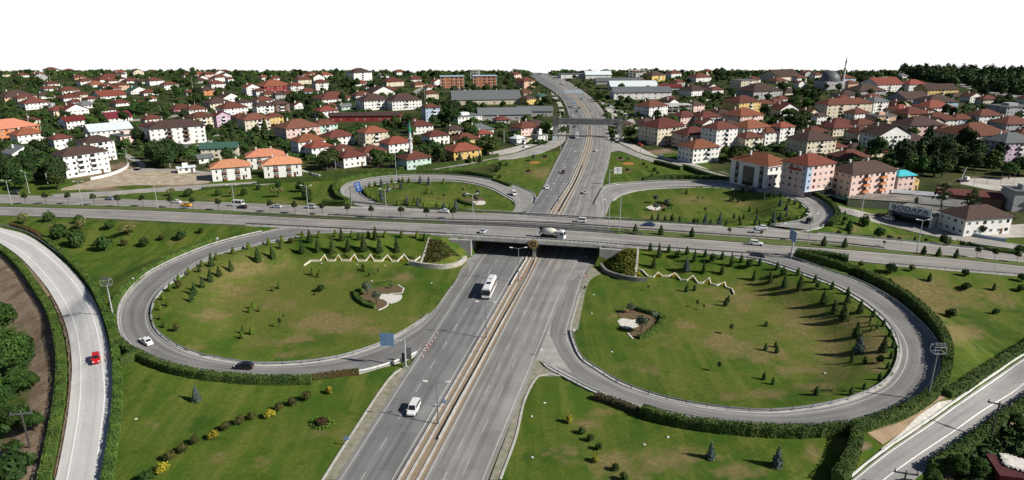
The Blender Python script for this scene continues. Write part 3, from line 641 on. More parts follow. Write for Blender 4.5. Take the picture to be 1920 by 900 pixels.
# ------------------------------------------------------------------ the road bridge
def t_at(C, d):
    x0, y0 = from_td(0, d); x1, y1 = from_td(1, d); c0, c1 = corr(x0, y0), corr(x1, y1); return (C - c0) / (c1 - c0)
dn = float(np.mean(td(*by_t(CNb_, 205, 245)[:, :2].T)[1])) - .5; df = float(np.mean(td(*by_t(CFa, 205, 245)[:, :2].T)[1])) + .5
bx, by_ = from_td(222, (dn + df) / 2)
BR = thing('road_bridge', 'concrete bridge carrying the crossroad over the highway underpass', 'bridge', (bx, by_, 0))
def tdp(t, d, z): x, y = from_td(t, d); return (x - bx, y - by_, z)
def tdbox(mb, t0, t1, d0, d1, z0f, z1f, n=12, mi=0):
    """box in crossroad coordinates; t0, t1 may depend on d"""
    vs = []
    for i in range(n + 1):
        f = i / n
        for d in (d0, d1):
            a = t0(d) if callable(t0) else t0; b_ = t1(d) if callable(t1) else t1; t = a + (b_ - a) * f
            for zf in (z0f, z1f): vs.append(tdp(t, d, zf(t) if callable(zf) else zf))
    fs = []
    for i in range(n):
        q = 4 * i
        fs += [(q, q + 4, q + 5, q + 1), (q + 2, q + 3, q + 7, q + 6), (q, q + 2, q + 6, q + 4), (q + 1, q + 5, q + 7, q + 3)]
    fs += [(0, 1, 3, 2), (4 * n, 4 * n + 2, 4 * n + 3, 4 * n + 1)]
    mb.add(vs, fs, mi)
tl = lambda d: t_at(CL - .9, d); tr = lambda d: t_at(CR + .9, d)
m_ = MB(); tdbox(m_, tl, tr, dn, df, 5.0, lambda t: hx(t) + .03); m_.build('deck', Mcs, BR)
m_ = MB(); tdbox(m_, lambda d: tl(d) - 14, lambda d: tr(d) + 14, dn - .45, dn - .02, lambda t: hx(t) - .95, lambda t: hx(t) + .28); m_.build('parapet', mat('pale bridge beam', (.42, .41, .39), .9, .14, .5, .2, alt=(.27, .26, .24)), BR)
m_ = MB(); tdbox(m_, tl, tr, df + .02, df + .45, lambda t: hx(t) - .95, lambda t: hx(t) + .28); m_.build('parapet', MATS['pale bridge beam'], BR)
m_ = MB(); tdbox(m_, lambda d: t_at(CL - 1.6, d), lambda d: t_at(CL, d), dn - .1, df, -.5, 4.97, 1); m_.build('abutment', Mcs, BR)
m_ = MB(); tdbox(m_, lambda d: t_at(CR, d), lambda d: t_at(CR + 1.6, d), dn - .1, df, -.5, 4.97, 1); m_.build('abutment', Mcs, BR)
m_ = MB(); tdbox(m_, lambda d: t_at(CL - 12, d), lambda d: t_at(CL - .02, d), dn - 2.1, dn - .47, -.5, lambda t: hx(t) - .7, 4); m_.build('wing_wall', Mcs, BR)
m_ = MB(); tdbox(m_, lambda d: t_at(CR + .02, d), lambda d: t_at(CR + 12, d), dn - 2.1, dn - .47, -.5, lambda t: hx(t) - .7, 4); m_.build('wing_wall', Mcs, BR)
m_ = MB(); tdbox(m_, lambda d: t_at(6.6, d), lambda d: t_at(7.7, d), dn + .3, df - .3, -.5, 4.98, 1); m_.build('pier', Mcs, BR)
def railing(d, name='railing'):
    mb = MB(); t0, t1 = tl(d) - 8, tr(d) + 8; n = int((t1 - t0) / 1.5)
    for i in range(n + 1):
        t = t0 + (t1 - t0) * i / n; z = float(hx(t)); a = tdp(t, d, z + .2); mb.bar(a, (a[0], a[1], z + 1.2), .06, n=4)
    for zz in (.7, 1.2):
        for i in range(16):
            ta, tb = t0 + (t1 - t0) * i / 16, t0 + (t1 - t0) * (i + 1) / 16
            mb.bar(tdp(ta, d, float(hx(ta)) + zz), tdp(tb, d, float(hx(tb)) + zz), .06, n=4)
    mb.build(name, Mwht, BR)
railing(dn - .22); railing(df + .22)
# round emblem hung on the near beam above the pier
ex = t_at(6.9, dn - .6); ep = Vector(tdp(ex, dn - .62, 5.25)); nrm = Vector((UY, -UX, 0)); M4 = Matrix.Translation(ep) @ nrm.to_track_quat('Z', 'Y').to_matrix().to_4x4()
em = MB(); em.lathe([(1.42, 0), (1.42, .12), (1.0, .16), (1.0, 0)], 24, 0, M4)
for k in range(12):
    a = k * math.pi / 6; em.box(1.3, 1.75, -.22, .22, 0, .12, 0, M4 @ Matrix.Rotation(a, 4, 'Z'))
eo = em.build('emblem', mat('dull gold metal', (.28, .20, .07), .55, .2, .6), BR)
em = MB(); em.lathe([(1.0, .02), (1.0, .08), (.05, .09)], 24, 0, M4); em.build('emblem_plate', mat('dark emblem ground', (.02, .02, .022), .6), eo)
em = MB()
for a, b_ in (((-.45, -.3), (.0, .45)), ((.0, .45), (.45, -.3)), ((-.5, -.35), (.5, -.35))): em.bar(M4 @ Vector((*a, .12)), M4 @ Vector((*b_, .12)), .09, n=6)
em.build('emblem_figure', MATS['dull gold metal'], eo)
# stone walls at the foot of the two planted cones
def wall_thing(name, pts, w, h, m, label, cat='wall', n=60, drop=.4):
    c = pxpath(pts, n); p0 = c[len(c) // 2]; o = beam_along(c - p0, w, -drop, h).build(name, m, loc=tuple(p0)); return tag(o, label, cat, kind='thing')
wall_thing('stone_wall', [(768, 497), (800, 502), (830, 504), (852, 501), (866, 494), (873, 487)], .9, 1.5, Mston, 'pale stacked stone wall curving round the foot of the reddish planted cone')
wall_thing('stone_wall', [(1126, 500), (1136, 512), (1160, 521), (1192, 527), (1212, 528)], .9, 1.3, mat('grey rough stone', (.20, .195, .18), .95, .3, 1.6, .8, alt=(.09, .09, .085)), 'grey stone wall round the foot of the green and yellow planted cone')
wall_thing('stone_edging', [(805, 447), (800, 462), (795, 478), (789, 493)], .7, .25, Mston, 'thin stone edging down the western side of the reddish cone', 'edging')
wall_thing('stone_edging', [(1196, 466), (1195, 485), (1193, 505), (1191, 526)], .7, .25, Mston, 'thin white stone edging down the eastern side of the yellow cone', 'edging')
def zig(pts, ox, oy):
    q = [(x / 4 + ox, y / 4 + oy) for x, y in pts]; w = [tuple(at(x, y)) for x, y in q]; return np.array(w)
ZL = [(360, 715), (410, 680), (480, 680), (515, 640), (535, 680), (590, 680), (620, 640), (640, 678), (705, 678), (738, 635), (765, 680), (825, 680), (860, 635), (885, 682), (945, 682), (985, 640), (1020, 685), (1060, 685), (1110, 635), (1145, 680), (1190, 682), (1230, 650)]
ZR = [(945, 745), (975, 752), (1020, 800), (1060, 805), (1095, 770), (1125, 795), (1175, 795), (1220, 775), (1265, 825), (1310, 828), (1355, 795), (1395, 848), (1430, 848), (1480, 812), (1490, 855), (1535, 865), (1595, 845), (1605, 880), (1650, 895), (1665, 930)]
Mzig = mat('whitewashed wall', (.54, .50, .41), .9, .1, .8)
for pts, ox, oy, lb in ((ZL, 480, 320, 'low white zigzag garden wall on the western island slope'), (ZR, 960, 320, 'low white zigzag garden wall on the eastern island slope')):
    c = zig(pts, ox, oy); p0 = c[len(c) // 2].copy(); mb = MB()
    for a, b_ in zip(c[:-1], c[1:]):
        a, b_ = Vector(a - p0), Vector(b_ - p0); d = (b_ - a).normalized(); s = Vector((-d.y, d.x, 0)) * .17; a = a - d * .12; b_ = b_ + d * .12
        vs = [a + s, a - s, b_ - s, b_ + s]; mb.add([v - Vector((0, 0, .3)) for v in vs] + [v + Vector((0, 0, .5)) for v in vs], [(0, 1, 2, 3), (7, 6, 5, 4), (0, 4, 5, 1), (1, 5, 6, 2), (2, 6, 7, 3), (3, 7, 4, 0)])
    tag(mb.build('zigzag_wall', Mzig, loc=tuple(p0)), lb, 'wall', kind='thing')
# planted beds: soil and white gravel
Msoil = mat('bare bed soil', (.13, .075, .045), .95, .2, .7, .4, alt=(.085, .075, .03), detail=7)
def q4(pts, ox, oy): return [(x / 4 + ox, y / 4 + oy) for x, y in pts]
BEDS = [([(800, 190), (850, 165), (1010, 150), (1090, 150), (1110, 180), (1080, 205), (990, 205), (945, 225), (990, 265), (980, 295), (920, 325), (840, 295), (790, 240)], [(945, 205), (1050, 212), (1095, 215), (1090, 245), (1050, 270), (1000, 278), (960, 250), (925, 240)], 480, 500),
        ([(800, 340), (850, 320), (930, 320), (1080, 370), (1110, 400), (1050, 470), (960, 530), (900, 535), (870, 490), (950, 440), (940, 395), (840, 390), (800, 365)], [(790, 410), (820, 390), (900, 400), (935, 400), (950, 445), (890, 465), (830, 460)], 960, 500),
        ([(1540, 215), (1640, 205), (1710, 210), (1700, 240), (1680, 265), (1600, 262)], [(1605, 238), (1660, 228), (1720, 232), (1718, 252), (1650, 256)], 480, 320),
        ([(1060, 250), (1180, 262), (1195, 280), (1100, 305), (1040, 310), (1060, 290)], [(1003, 275), (1050, 262), (1110, 268), (1112, 290), (1050, 297)], 960, 320)]
for s_, g_, ox, oy in BEDS:
    sheet('planting_bed', q4(s_, ox, oy), Msoil, .05); sheet('white_gravel', q4(g_, ox, oy), Mrock, .09)
for ox, oy, pts in ((480, 500, [(1065, 138), (1095, 150), (1113, 178), (1095, 200), (1000, 206)]), (480, 500, [(990, 270), (985, 295), (950, 315), (918, 328)]), (960, 500, [(870, 500), (890, 525), (910, 545)])):
    ribbon('bed_edging', q4(pts, ox, oy), .4, Mrock, .06, raise_=.1, n=20)
for x, y, r in ((1022, 295, 8), (991, 322, 9), (1164, 298, 9), (1177, 320, 9)): sheet('planting_bed', [(x + r * math.cos(a), y + r * .34 * math.sin(a)) for a in np.linspace(0, 6.28, 9)[:-1]], Msoil, .05)
for x, y, rx in ((1003, 305, 11), (1178, 307, 12)): sheet('flower_carpet', [(x + rx * math.cos(a), y + rx * .24 * math.sin(a)) for a in np.linspace(0, 6.28, 9)[:-1]], mat('orange bed flowers', (.36, .17, .03), .9, .3, 2, .5, alt=(.22, .11, .03)), .06)
# boulder bank between loop and frontage road
sheet('stone_bank', [(1652, 842), (1690, 812), (1722, 780), (1760, 754), (1786, 750), (1775, 764), (1735, 790), (1690, 822), (1655, 846)], Mrock, .08, smooth=False)
sheet('sand_bank', [(1626, 812), (1670, 800), (1720, 776), (1755, 742), (1768, 716), (1784, 738), (1760, 752), (1722, 780), (1690, 812), (1655, 834)], mat('bare sandy bank', (.36, .26, .17), .95, .18, .3, .5, alt=(.25, .18, .11), detail=7), .06, smooth=False)
# ------------------------------------------------------------------ lamps, signs, poles
def lamp(x, yb, yt, two=True, label='', arm=1.9, m=None):
    g = at(x, yb); h = (yb - yt) / (pxm(yb) * .96); m = m or Mpole
    t = thing('street_lamp', label, 'street lamp', tuple(g), rz=random.uniform(-.12, .12), group='street lamps along the roads')
    mb = MB(); mb.bar((0, 0, 0), (0, 0, h), .16, .09, 8); mb.box(-.25, .25, -.25, .25, -.1, .25); mb.build('pole', m, t)
    for s in ((-1, 1) if two else (-1,)):
        mb = MB(); mb.bar((0, 0, h - .15), (s * arm, 0, h + .25), .07, .05, 6); mb.build('arm', m, t)
        mb = MB(); mb.box(-.5, .5, -.17, .17, -.09, .09, tap=.05); hd = mb.build('lamp_head', Mwht, t, loc=(s * (arm + .3), 0, h + .28)); hd.rotation_euler.y = -s * .15
    return t
Mgalp = mat('galvanised pole', (.42, .43, .44), .5, .08, .4, metal=.3)
MED = [(822, 797, 711), (912, 635, 565), (972, 530, 465), (1047, 379, 346), (1067, 343, 315), (1085, 306, 286), (1097, 264, 246), (1107, 212, 198), (1100, 203, 186), (1092, 194, 176), (1084, 185, 170), (1073, 174, 160), (1041, 155, 143), (1015, 143, 132)]
for k, (x, yb, yt) in enumerate(MED):
    lamp(x, yb, yt, True, f'dark double armed lamp on the highway median, {ordw(k + 1)} counting away from the viewer')
CRL = [(22, 384, 341), (155, 386, 344), (296, 391, 347), (441, 396, 352), (579, 404, 354), (725, 410, 361), (887, 414, 369), (1141, 430, 381), (1515, 459, 406), (1718, 476, 417)]
for k, (x, yb, yt) in enumerate(CRL):
    lamp(x, yb, yt, True, f'slim silver lamp on the crossroad median, {ordw(k + 1)} from the western end', 1.5, Mgalp)
for x, yb, yt, lb in ((1161, 436, 357, 'tall bare silver mast on the crossroad median beyond the mixer truck'), (55, 362, 323, 'plain silver mast beside the parked van at the far western verge'), (1484, 357, 311, 'lamp in front of the pink and grey corner building'), (1478, 359, 309, 'pale lamp behind the far eastern loop hedge'), (743, 329, 284, 'thin white mast beside the mint green mosque'), (1292, 306, 287, 'lamp at the service road before the red roofed white house'), (630, 322, 300, 'thin lamp beside the salmon roofed villas'), (240, 310, 280, 'pale pole at the street corner by the white apartment block')):
    lamp(x, yb, yt, False, lb, 1.2, Mgalp)
def flood(x, yb, yt, xt, label):
    g = at(x, yb); h = (yb - yt) / (pxm(yb) * .93); t = thing('floodlight_mast', label, 'floodlight mast', tuple(g))
    mb = MB(); mb.bar((0, 0, -.3), (0, 0, h), .22, .13, 8); mb.build('pole', Mpole if x > 900 else Mgalp, t)
    mb = MB()
    for sx in (-1.1, 1.1):
        for sz in (0, 1.4): mb.bar((sx, -.8, h + sz), (sx, .8, h + sz), .07, n=4); mb.bar((-1.1, sx * .73, h + sz), (1.1, sx * .73, h + sz), .07, n=4)
        for sy in (-.8, .8): mb.bar((sx, sy, h), (sx, sy, h + 1.4), .06, n=4)
    mb.build('basket', Mgal, t)
    for sx in (-.75, 0, .75):
        mb = MB(); mb.box(-.3, .3, -.22, .22, -.25, .3); mb.build('floodlight', Mdkst, t, loc=(sx, -.3, h + 1.8))
flood(213, 597, 537, 200, 'floodlight mast with square basket between the slip road and the loop'); flood(1738, 752, 662, 1760, 'floodlight mast with square basket beside the eastern loop hedge')
def tpole(x, yb, yt, rz, label):
    g = at(x, yb); h = (yb - yt) / (pxm(yb) * .9); t = thing('power_pole', label, 'power pole', tuple(g), rz=rz)
    mb = MB(); mb.bar((0, 0, -.3), (0, 0, h), .2, .14, 8); mb.build('pole', mat('tarred dark pole', (.05, .045, .04), .8), t)
    mb = MB(); mb.box(-1.9, 1.9, -.1, .1, h - .3, h - .08); mb.build('cross_arm', Mdkst, t)
    for sx in (-1.7, 0, 1.7):
        mb = MB(); mb.lathe([(.1, 0), (.14, .15), (.07, .3), (.12, .42), (.04, .55)], 8); mb.build('insulator', Mdkst, t, loc=(sx, 0, h - .08))
tpole(1856, 827, 755, -.5, 'power pole with three insulators beside the frontage road hedge'); tpole(1693, 915, 884, -.3, 'power pole rising at the bottom edge beside the frontage road'); tpole(56, 838, 772, .2, 'thin dark power pole among the bushes left of the slip road')
for k, (x, yb, yt) in enumerate([(57, 246, 215), (78, 250, 226), (91, 351, 325), (82, 298, 276), (319, 314, 286), (367, 210, 190), (362, 170, 145), (786, 180, 161), (797, 191, 166), (851, 178, 165), (554, 218, 202), (77, 150, 135), (95, 155, 140), (1200, 300, 275), (1173, 232, 208), (1552, 182, 150), (1615, 398, 364), (303, 222, 200), (945, 268, 245)]):
    g = at(x, yb); h = (yb - yt) / (pxm(yb) * .97); t = thing('utility_pole', f'weathered concrete utility pole in the town, {ordw(k + 1)} of those seen between the roofs', 'utility pole', tuple(g), group='utility poles in the town')
    mb = MB(); mb.bar((0, 0, 0), (0, 0, h), .26, .16, 6); mb.build('pole', mat('concrete pole', (.40, .39, .36), .85), t)
    mb = MB(); mb.box(-.9, .9, -.07, .07, h - .5, h - .35); mb.build('cross_arm', Mdkst, t)
Mblue = mat('blue sign sheet', (.03, .13, .42), .5, .08, .5); Mback = mat('grey sign back', (.13, .22, .36), .5, .1, .5); Mtxt = mat('white sign lettering', (.75, .75, .75), .5, .02)
# cantilever sign seen from behind
g = at(761, 689); s = pxm(689) * .95; t = thing('road_sign', 'cantilever road sign seen from behind at the end of the near western loop', 'road sign', tuple(g), rz=R(-6))
mb = MB(); mb.bar((0, 0, -.2), (0, 0, 7.1), .24, .2, 8); mb.build('post', Mgalp, t)
mb = MB(); mb.bar((0, 0, 6.6), (-5.1, 0, 6.9), .17, .13, 8); mb.build('arm', Mgalp, t)
for k in range(3):
    mb = MB(); mb.box(-.53, .53, -.05, .05, -1.55, 1.6); mb.build('panel', Mback, t, loc=(-2.9 - k * 1.09, -.25, 7.0))
mb = MB(); mb.box(-.55, .55, -.3, .3, -.3, .35); mb.build('footing', Mcs, t)
t = thing('traffic_light', 'dark signal heads on the post beside the cantilever sign', 'traffic light', tuple(at(757, 686)))
mb = MB(); mb.bar((0, 0, -.2), (0, 0, 3.4), .09, n=6); mb.build('post', Mdkst, t)
for k in range(3):
    mb = MB(); mb.box(-.3, .3, -.2, .2, -.3, .3); mb.build('signal_head', Mblk, t, loc=(0, -.1, 1.5 + k * .75))
t = thing('sign_board', 'dark upright board beside the cantilever sign', 'board', tuple(at(766, 680))); mb = MB(); mb.box(-.75, .75, -.06, .06, .9, 3.9); mb.build('panel', Mdkst, t); mb = MB(); mb.bar((0, .1, -.1), (0, .1, 3.6), .07, n=6); mb.build('post', Mgal, t)
# blue direction sign at the far western loop
g = at(659, 384); t = thing('road_sign', 'tall blue direction sign with white arrow over the far western loop', 'road sign', tuple(g))
mb = MB(); mb.bar((0, 0, -.2), (0, 0, 7.6), .3, .25, 8); mb.build('post', Mpole, t)
mb = MB(); mb.bar((0, 0, 7.3), (4.6, 0, 7.6), .14, n=6); mb.build('arm', Mpole, t)
mb = MB(); mb.box(-1.2, 1.2, -.06, .06, -1.9, 1.9); pn = mb.build('panel', Mblue, t, loc=(3.2, -.25, 7.4)); pn.rotation_euler.y = R(-12)
for k, (w_, z_) in enumerate(((.8, 1.3), (.62, .85), (.75, .2), (.55, -.25))):
    mb = MB(); mb.box(-w_, w_, -.08, -.05, z_ - .09, z_ + .09); mb.build('lettering', Mtxt, pn)
mb = MB(); mb.bar((0, -.07, -1.5), (0, -.07, -.9), .1, n=4); mb.bar((-.3, -.07, -1.1), (0, -.07, -.75), .08, n=4); mb.bar((.3, -.07, -1.1), (0, -.07, -.75), .08, n=4); mb.build('arrow', Mtxt, pn)
# white sign at the far eastern verge
g = at(1142, 347); t = thing('road_sign', 'white road sign with two text lines and an arrow beyond the bridge', 'road sign', tuple(g))
mb = MB(); mb.bar((0, 0, -.2), (0, 0, 7.6), .2, .17, 8); mb.build('post', Mgalp, t); mb = MB(); mb.bar((0, 0, 7.2), (5.2, 0, 7.5), .12, n=6); mb.build('arm', Mgalp, t)
mb = MB(); mb.box(-1.9, 1.9, -.06, .06, -1.6, 1.6); pn = mb.build('panel', Mwht, t, loc=(4.0, -.22, 7.3))
for w_, z_ in ((.75, .8), (1.15, .15)): mb = MB(); mb.box(-w_, w_, -.08, -.05, z_ - .13, z_ + .13); mb.build('lettering', mat('dark sign lettering', (.05, .06, .08), .6), pn)
mb = MB(); mb.bar((-.4, -.07, -1.2), (.25, -.07, -.55), .11, n=4); mb.bar((.25, -.07, -.55), (-.2, -.07, -.6), .09, n=4); mb.bar((.25, -.07, -.55), (.22, -.07, -1.0), .09, n=4); mb.build('arrow', MATS['dark sign lettering'], pn)
g = at(1051, 281); t = thing('road_sign', 'pale blue sign back on a bent post at the highway exit', 'road sign', tuple(g))
mb = MB(); mb.bar((0, 0, -.2), (0, 0, 7), .2, .16, 8); mb.build('post', Mgalp, t); mb = MB(); mb.bar((0, 0, 6.8), (-4.6, 0, 7.0), .12, n=6); mb.build('arm', Mgalp, t); mb = MB(); mb.box(-1.6, 1.6, -.06, .06, -1.3, 1.4); mb.build('panel', mat('pale blue sign back', (.40, .47, .52), .5), t, loc=(-3.6, -.2, 7.2))
a, b_ = at(1050, 187), at(1078, 184); mid = (a + b_) / 2; t = thing('sign_gantry', 'pale sign gantry spanning the oncoming lanes beyond the footbridge', 'sign gantry', tuple(mid)); w_ = (b_ - a).length / 2
for sx in (-1, 1): mb = MB(); mb.bar((sx * w_, 0, -.2), (sx * w_, 0, 7.6), .22, n=6); mb.build('post', Mgalp, t)
mb = MB(); mb.box(-w_, w_, -.2, .2, 7.0, 7.5); mb.build('beam', Mgalp, t)
for k in range(2): mb = MB(); mb.box(-4.6, 4.6, -.06, .06, -1.6, 1.7); mb.build('panel', MATS['pale blue sign back'], t, loc=(w_ * .1 + k * 9.6, -.32, 7.4))
g = at(1483, 485); t = thing('road_sign', 'large sign on thick silver post standing edge-on at the eastern gore', 'road sign', tuple(g)); ang = hdir(1483, 485, 60, 6)
mb = MB(); mb.bar((0, 0, -.2), (0, 0, 8.2), .32, .26, 10); mb.build('post', Mgalp, t); mb = MB(); mb.box(-.08, .08, -2.6, 2.4, 5.9, 9.2); pn = mb.build('panel', Mback, t, loc=(-.35, 0, 0))
for x, y, hpx, c_, lb in ((651, 836, 20, Mback, 'small triangular sign seen from behind at the grass edge'), (834, 766, 18, Mback, 'small triangular sign seen from behind on the sand median'), (1097, 522, 7, Mwht, 'red and white warning triangle at the eastern underpass mouth'), (976, 528, 7, Mwht, 'red and white warning triangle on the sand median by the underpass')):
    g = at(x, y); h = max(hpx / (pxm(y) * .95), 1.4); t = thing('warning_sign', lb, 'warning sign', tuple(g))
    mb = MB(); mb.bar((0, 0, -.1), (0, 0, h), .06, n=6); mb.build('post', Mgalp, t)
    mb = MB(); mb.prism([(-.62, h - .75), (.62, h - .75), (0, h + .3)], -.1, -.06); mb.build('panel', c_, t)
    if c_ is Mwht:
        mb = MB(); mb.bar((-.6, -.12, h - .72), (.6, -.12, h - .72), .07, n=4); mb.bar((-.6, -.12, h - .72), (0, -.12, h + .26), .07, n=4); mb.bar((.6, -.12, h - .72), (0, -.12, h + .26), .07, n=4); mb.build('border', mat('signal red', (.42, .03, .03), .5), t)
for x, y, lb in ((252, 533, 'small round white sign at the hedge outside the near western loop'), (409, 456, 'small white sign at the hedge tip by the crossroad'), (1076, 630, 'small white yield sign inside the near eastern loop'), (1015, 668, 'small white marker sign at the paved nose')):
    g = at(x, y); t = thing('small_sign', lb, 'sign', tuple(g)); mb = MB(); mb.bar((0, 0, -.1), (0, 0, 1.9), .05, n=6); mb.build('post', Mgalp, t); mb = MB(); mb.lathe([(.42, 0), (.42, .05), (.05, .06)], 12, 0, Matrix.Translation((0, -.08, 1.7)) @ Matrix.Rotation(math.pi / 2, 4, 'X')); mb.build('panel', Mwht, t)
# traffic cones where the loop meets the highway
cm_ = MB(); cm_.box(-.26, .26, -.26, .26, 0, .06); cm_.lathe([(.2, .05), (.14, .45)], 10, 0); CONE = cm_.fix(cm_.mesh('cone body', mat('cone red orange', (.5, .07, .03), .6)))
cm_ = MB(); cm_.lathe([(.145, .45), (.09, .72)], 10); CTIP = cm_.fix(cm_.mesh('cone band', Mwht))
cc = [(820.5, 627), (816, 637), (810, 643), (807, 649), (804, 646), (802, 656), (799, 651), (797, 661), (793, 671), (1407, 476), (1419, 478), (1130, 362), (1126, 368), (1123, 374)]
for k, (x, y) in enumerate(cc):
    where = 'at the near western loop merge' if k < 9 else ('on the crossroad by the eastern gore' if k < 11 else 'at the far eastern loop entry')
    t = thing('traffic_cone', f'orange traffic cone {where}, {ordw((k if k < 9 else k - 9 if k < 11 else k - 11) + 1)} in its row', 'traffic cone', tuple(at(x, y)), group='traffic cones by the ramps'); t.scale = (.85,) * 3
    obj('cone', CONE, t); obj('reflective_band', CTIP, t)
# litter and white stones scattered over the turf
wm = MB(); wm.lathe([(.05, 0), (.5, .1), (.42, .3), (.1, .42)], 7); ROCK = wm.fix(wm.mesh('pale stone', Mrock))
for k, (x, y) in enumerate([(255, 786), (697, 527), (1109, 588), (1113, 553), (1546, 700), (1021, 756), (997, 781), (1208, 834), (1252, 820), (1147, 660), (809, 531), (722, 498), (670, 496), (603, 494), (998, 858)]):
    t = obj('pale_stone', ROCK, None, tuple(at(x, y)), k * 1.3, (.7, .5, .5)); tag(t, f'small pale stone lying on the grass, {ordw(k + 1)} in all', 'stone', 'pale stones on the lawns')
# ------------------------------------------------------------------ footbridge over the far highway
fa, fb = at(1047, 256), at(1156, 258); fm = (fa + fb) / 2; fang = math.atan2(fb.y - fa.y, fb.x - fa.x); fl = (fb - fa).length / 2
t = thing('footbridge', 'dark covered footbridge with stair towers across the far highway', 'footbridge', tuple(fm), rz=fang); t.scale = (1, 1, 1.38)
Mfb = mat('footbridge grey steel', (.10, .105, .11), .6, .15, .5); Mfl = mat('footbridge pale steel', (.30, .30, .29), .6, .15, .5)
mb = MB(); mb.box(-fl, fl, -1.6, 1.6, 6.0, 6.5); mb.build('deck', Mfl, t)
mb = MB(); mb.box(-fl, fl, -1.75, 1.75, 9.0, 9.2); mb.build('canopy', Mfb, t)
mb = MB()
for k in range(61):
    x = -fl + 2 * fl * k / 60
    for sy in (-1.62, 1.62): mb.box(x - .1, x + .1, sy - .06, sy + .06, 6.5, 9.0)
mb.build('railing', Mfl, t)
for sy in (-1.5, 1.5): mb = MB(); mb.box(-fl, fl, sy - .05, sy + .05, 6.55, 8.6); mb.build('side_panel', Mfb, t)
mb = MB(); mb.box(-fl, fl, -1.85, -1.76, 7.6, 7.75); mb.build('handrail', Mfl, t)
for sx in (-1, 1):
    mb = MB()
    for k in range(18): mb.box(sx * (fl + 1.9) - 1.9, sx * (fl + 1.9) + 1.9, -6 + k * .4, -5.5 + k * .4, .15 + k * .42, .45 + k * .42)
    mb.build('stair', Mfl, t)
    mb = MB()
    for k in range(9):
        for sz in (-1.7, 1.7): mb.bar((sx * (fl + 1.9) + sz, -6 + k * .95, 0), (sx * (fl + 1.9) + sz, -6 + k * .95, 10 - (8 - k) * .45), .1, n=4)
        mb.box(sx * (fl + 1.9) - 1.9, sx * (fl + 1.9) + 1.9, -6.2 + k * .95, -5.6 + k * .95, 6 + k * .45, 6.3 + k * .45)
    mb.build('stair_tower', Mfb, t)
    mb = MB(); mb.box(sx * (fl - 1) - .3, sx * (fl - 1) + .3, -.4, .4, -.2, 6.0); mb.build('column', Mcs, t)
mb = MB(); mb.box(-.3, .3, -.5, .5, -.2, 6.0); mb.build('column', Mcs, t, loc=(fl * .06, 0, 0))
# ------------------------------------------------------------------ foliage prototypes
def leaf_quads(c, nrm, size, rng, flat=.35):
    """one little bent leaf clump per centre, roughly facing nrm"""
    n = len(c); r = rng.normal(size=(n, 3)); nn = nrm + r * flat; nn /= np.linalg.norm(nn, axis=1)[:, None] + 1e-9
    a = np.cross(nn, rng.normal(size=(n, 3))); a /= np.linalg.norm(a, axis=1)[:, None] + 1e-9; b = np.cross(nn, a)
    s = (size * rng.uniform(.6, 1.35, n))[:, None]
    v = np.stack([c + a * s, c + b * s * .7 + nn * s * .25, c - a * s, c - b * s * .7 + nn * s * .2], 1).reshape(-1, 3)
    f = np.arange(4 * n).reshape(n, 4); return v, f
def np_mesh(name, parts, m):
    vs, fs, o = [], [], 0
    for v, f in parts:
        vs += np.asarray(v).tolist(); fs += (np.asarray(f) + o).tolist(); o += len(v)
    me = bpy.data.meshes.new(name); me.from_pydata(vs, [], fs); me.materials.append(m); me.update(); return me
def blob(c, r, rng, sub=1, jit=.16):
    bm = bmesh.new(); bmesh.ops.create_icosphere(bm, subdivisions=sub, radius=1)
    v = np.array([x.co[:] for x in bm.verts]); f = np.array([[y.index for y in x.verts] for x in bm.faces]); bm.free()
    v = v * (1 + rng.uniform(-jit, jit, len(v)))[:, None]; return v * np.asarray(r) + np.asarray(c), f
def tri(f): return np.concatenate([f, f[:, 2:3]], 1)
def crown_mesh(name, lumps, n, size, m, seed, core=.82, flat=.6, low=-.5):
    """foliage over a union of uneven lumps (cx, cy, cz, rx, ry, rz)"""
    rng = np.random.default_rng(seed); P_, N_ = [], []
    vol = np.array([l[3] * l[5] for l in lumps]); vol = vol / vol.sum()
    for l, w in zip(lumps, vol):
        k = int(n * w) + 4; u = rng.normal(size=(k, 3)); u /= np.linalg.norm(u, axis=1)[:, None]; u = u[u[:, 2] > low]
        rad = rng.uniform(.84, 1.10, len(u))[:, None]; P_.append(np.array(l[:3]) + u * np.array(l[3:]) * rad); N_.append(u)
    p, nn = np.concatenate(P_), np.concatenate(N_)
    parts = [leaf_quads(p, nn, size, rng, flat)]
    v0, o = parts[0]
    vs = v0.tolist(); fs = o.tolist()
    for l in lumps:
        v, f = blob(l[:3], np.array(l[3:]) * core, rng); k = len(vs); vs += v.tolist(); fs += (f + k).tolist()
    me = bpy.data.meshes.new(name); me.from_pydata(vs, [], fs); me.materials.append(m); me.update(); return me
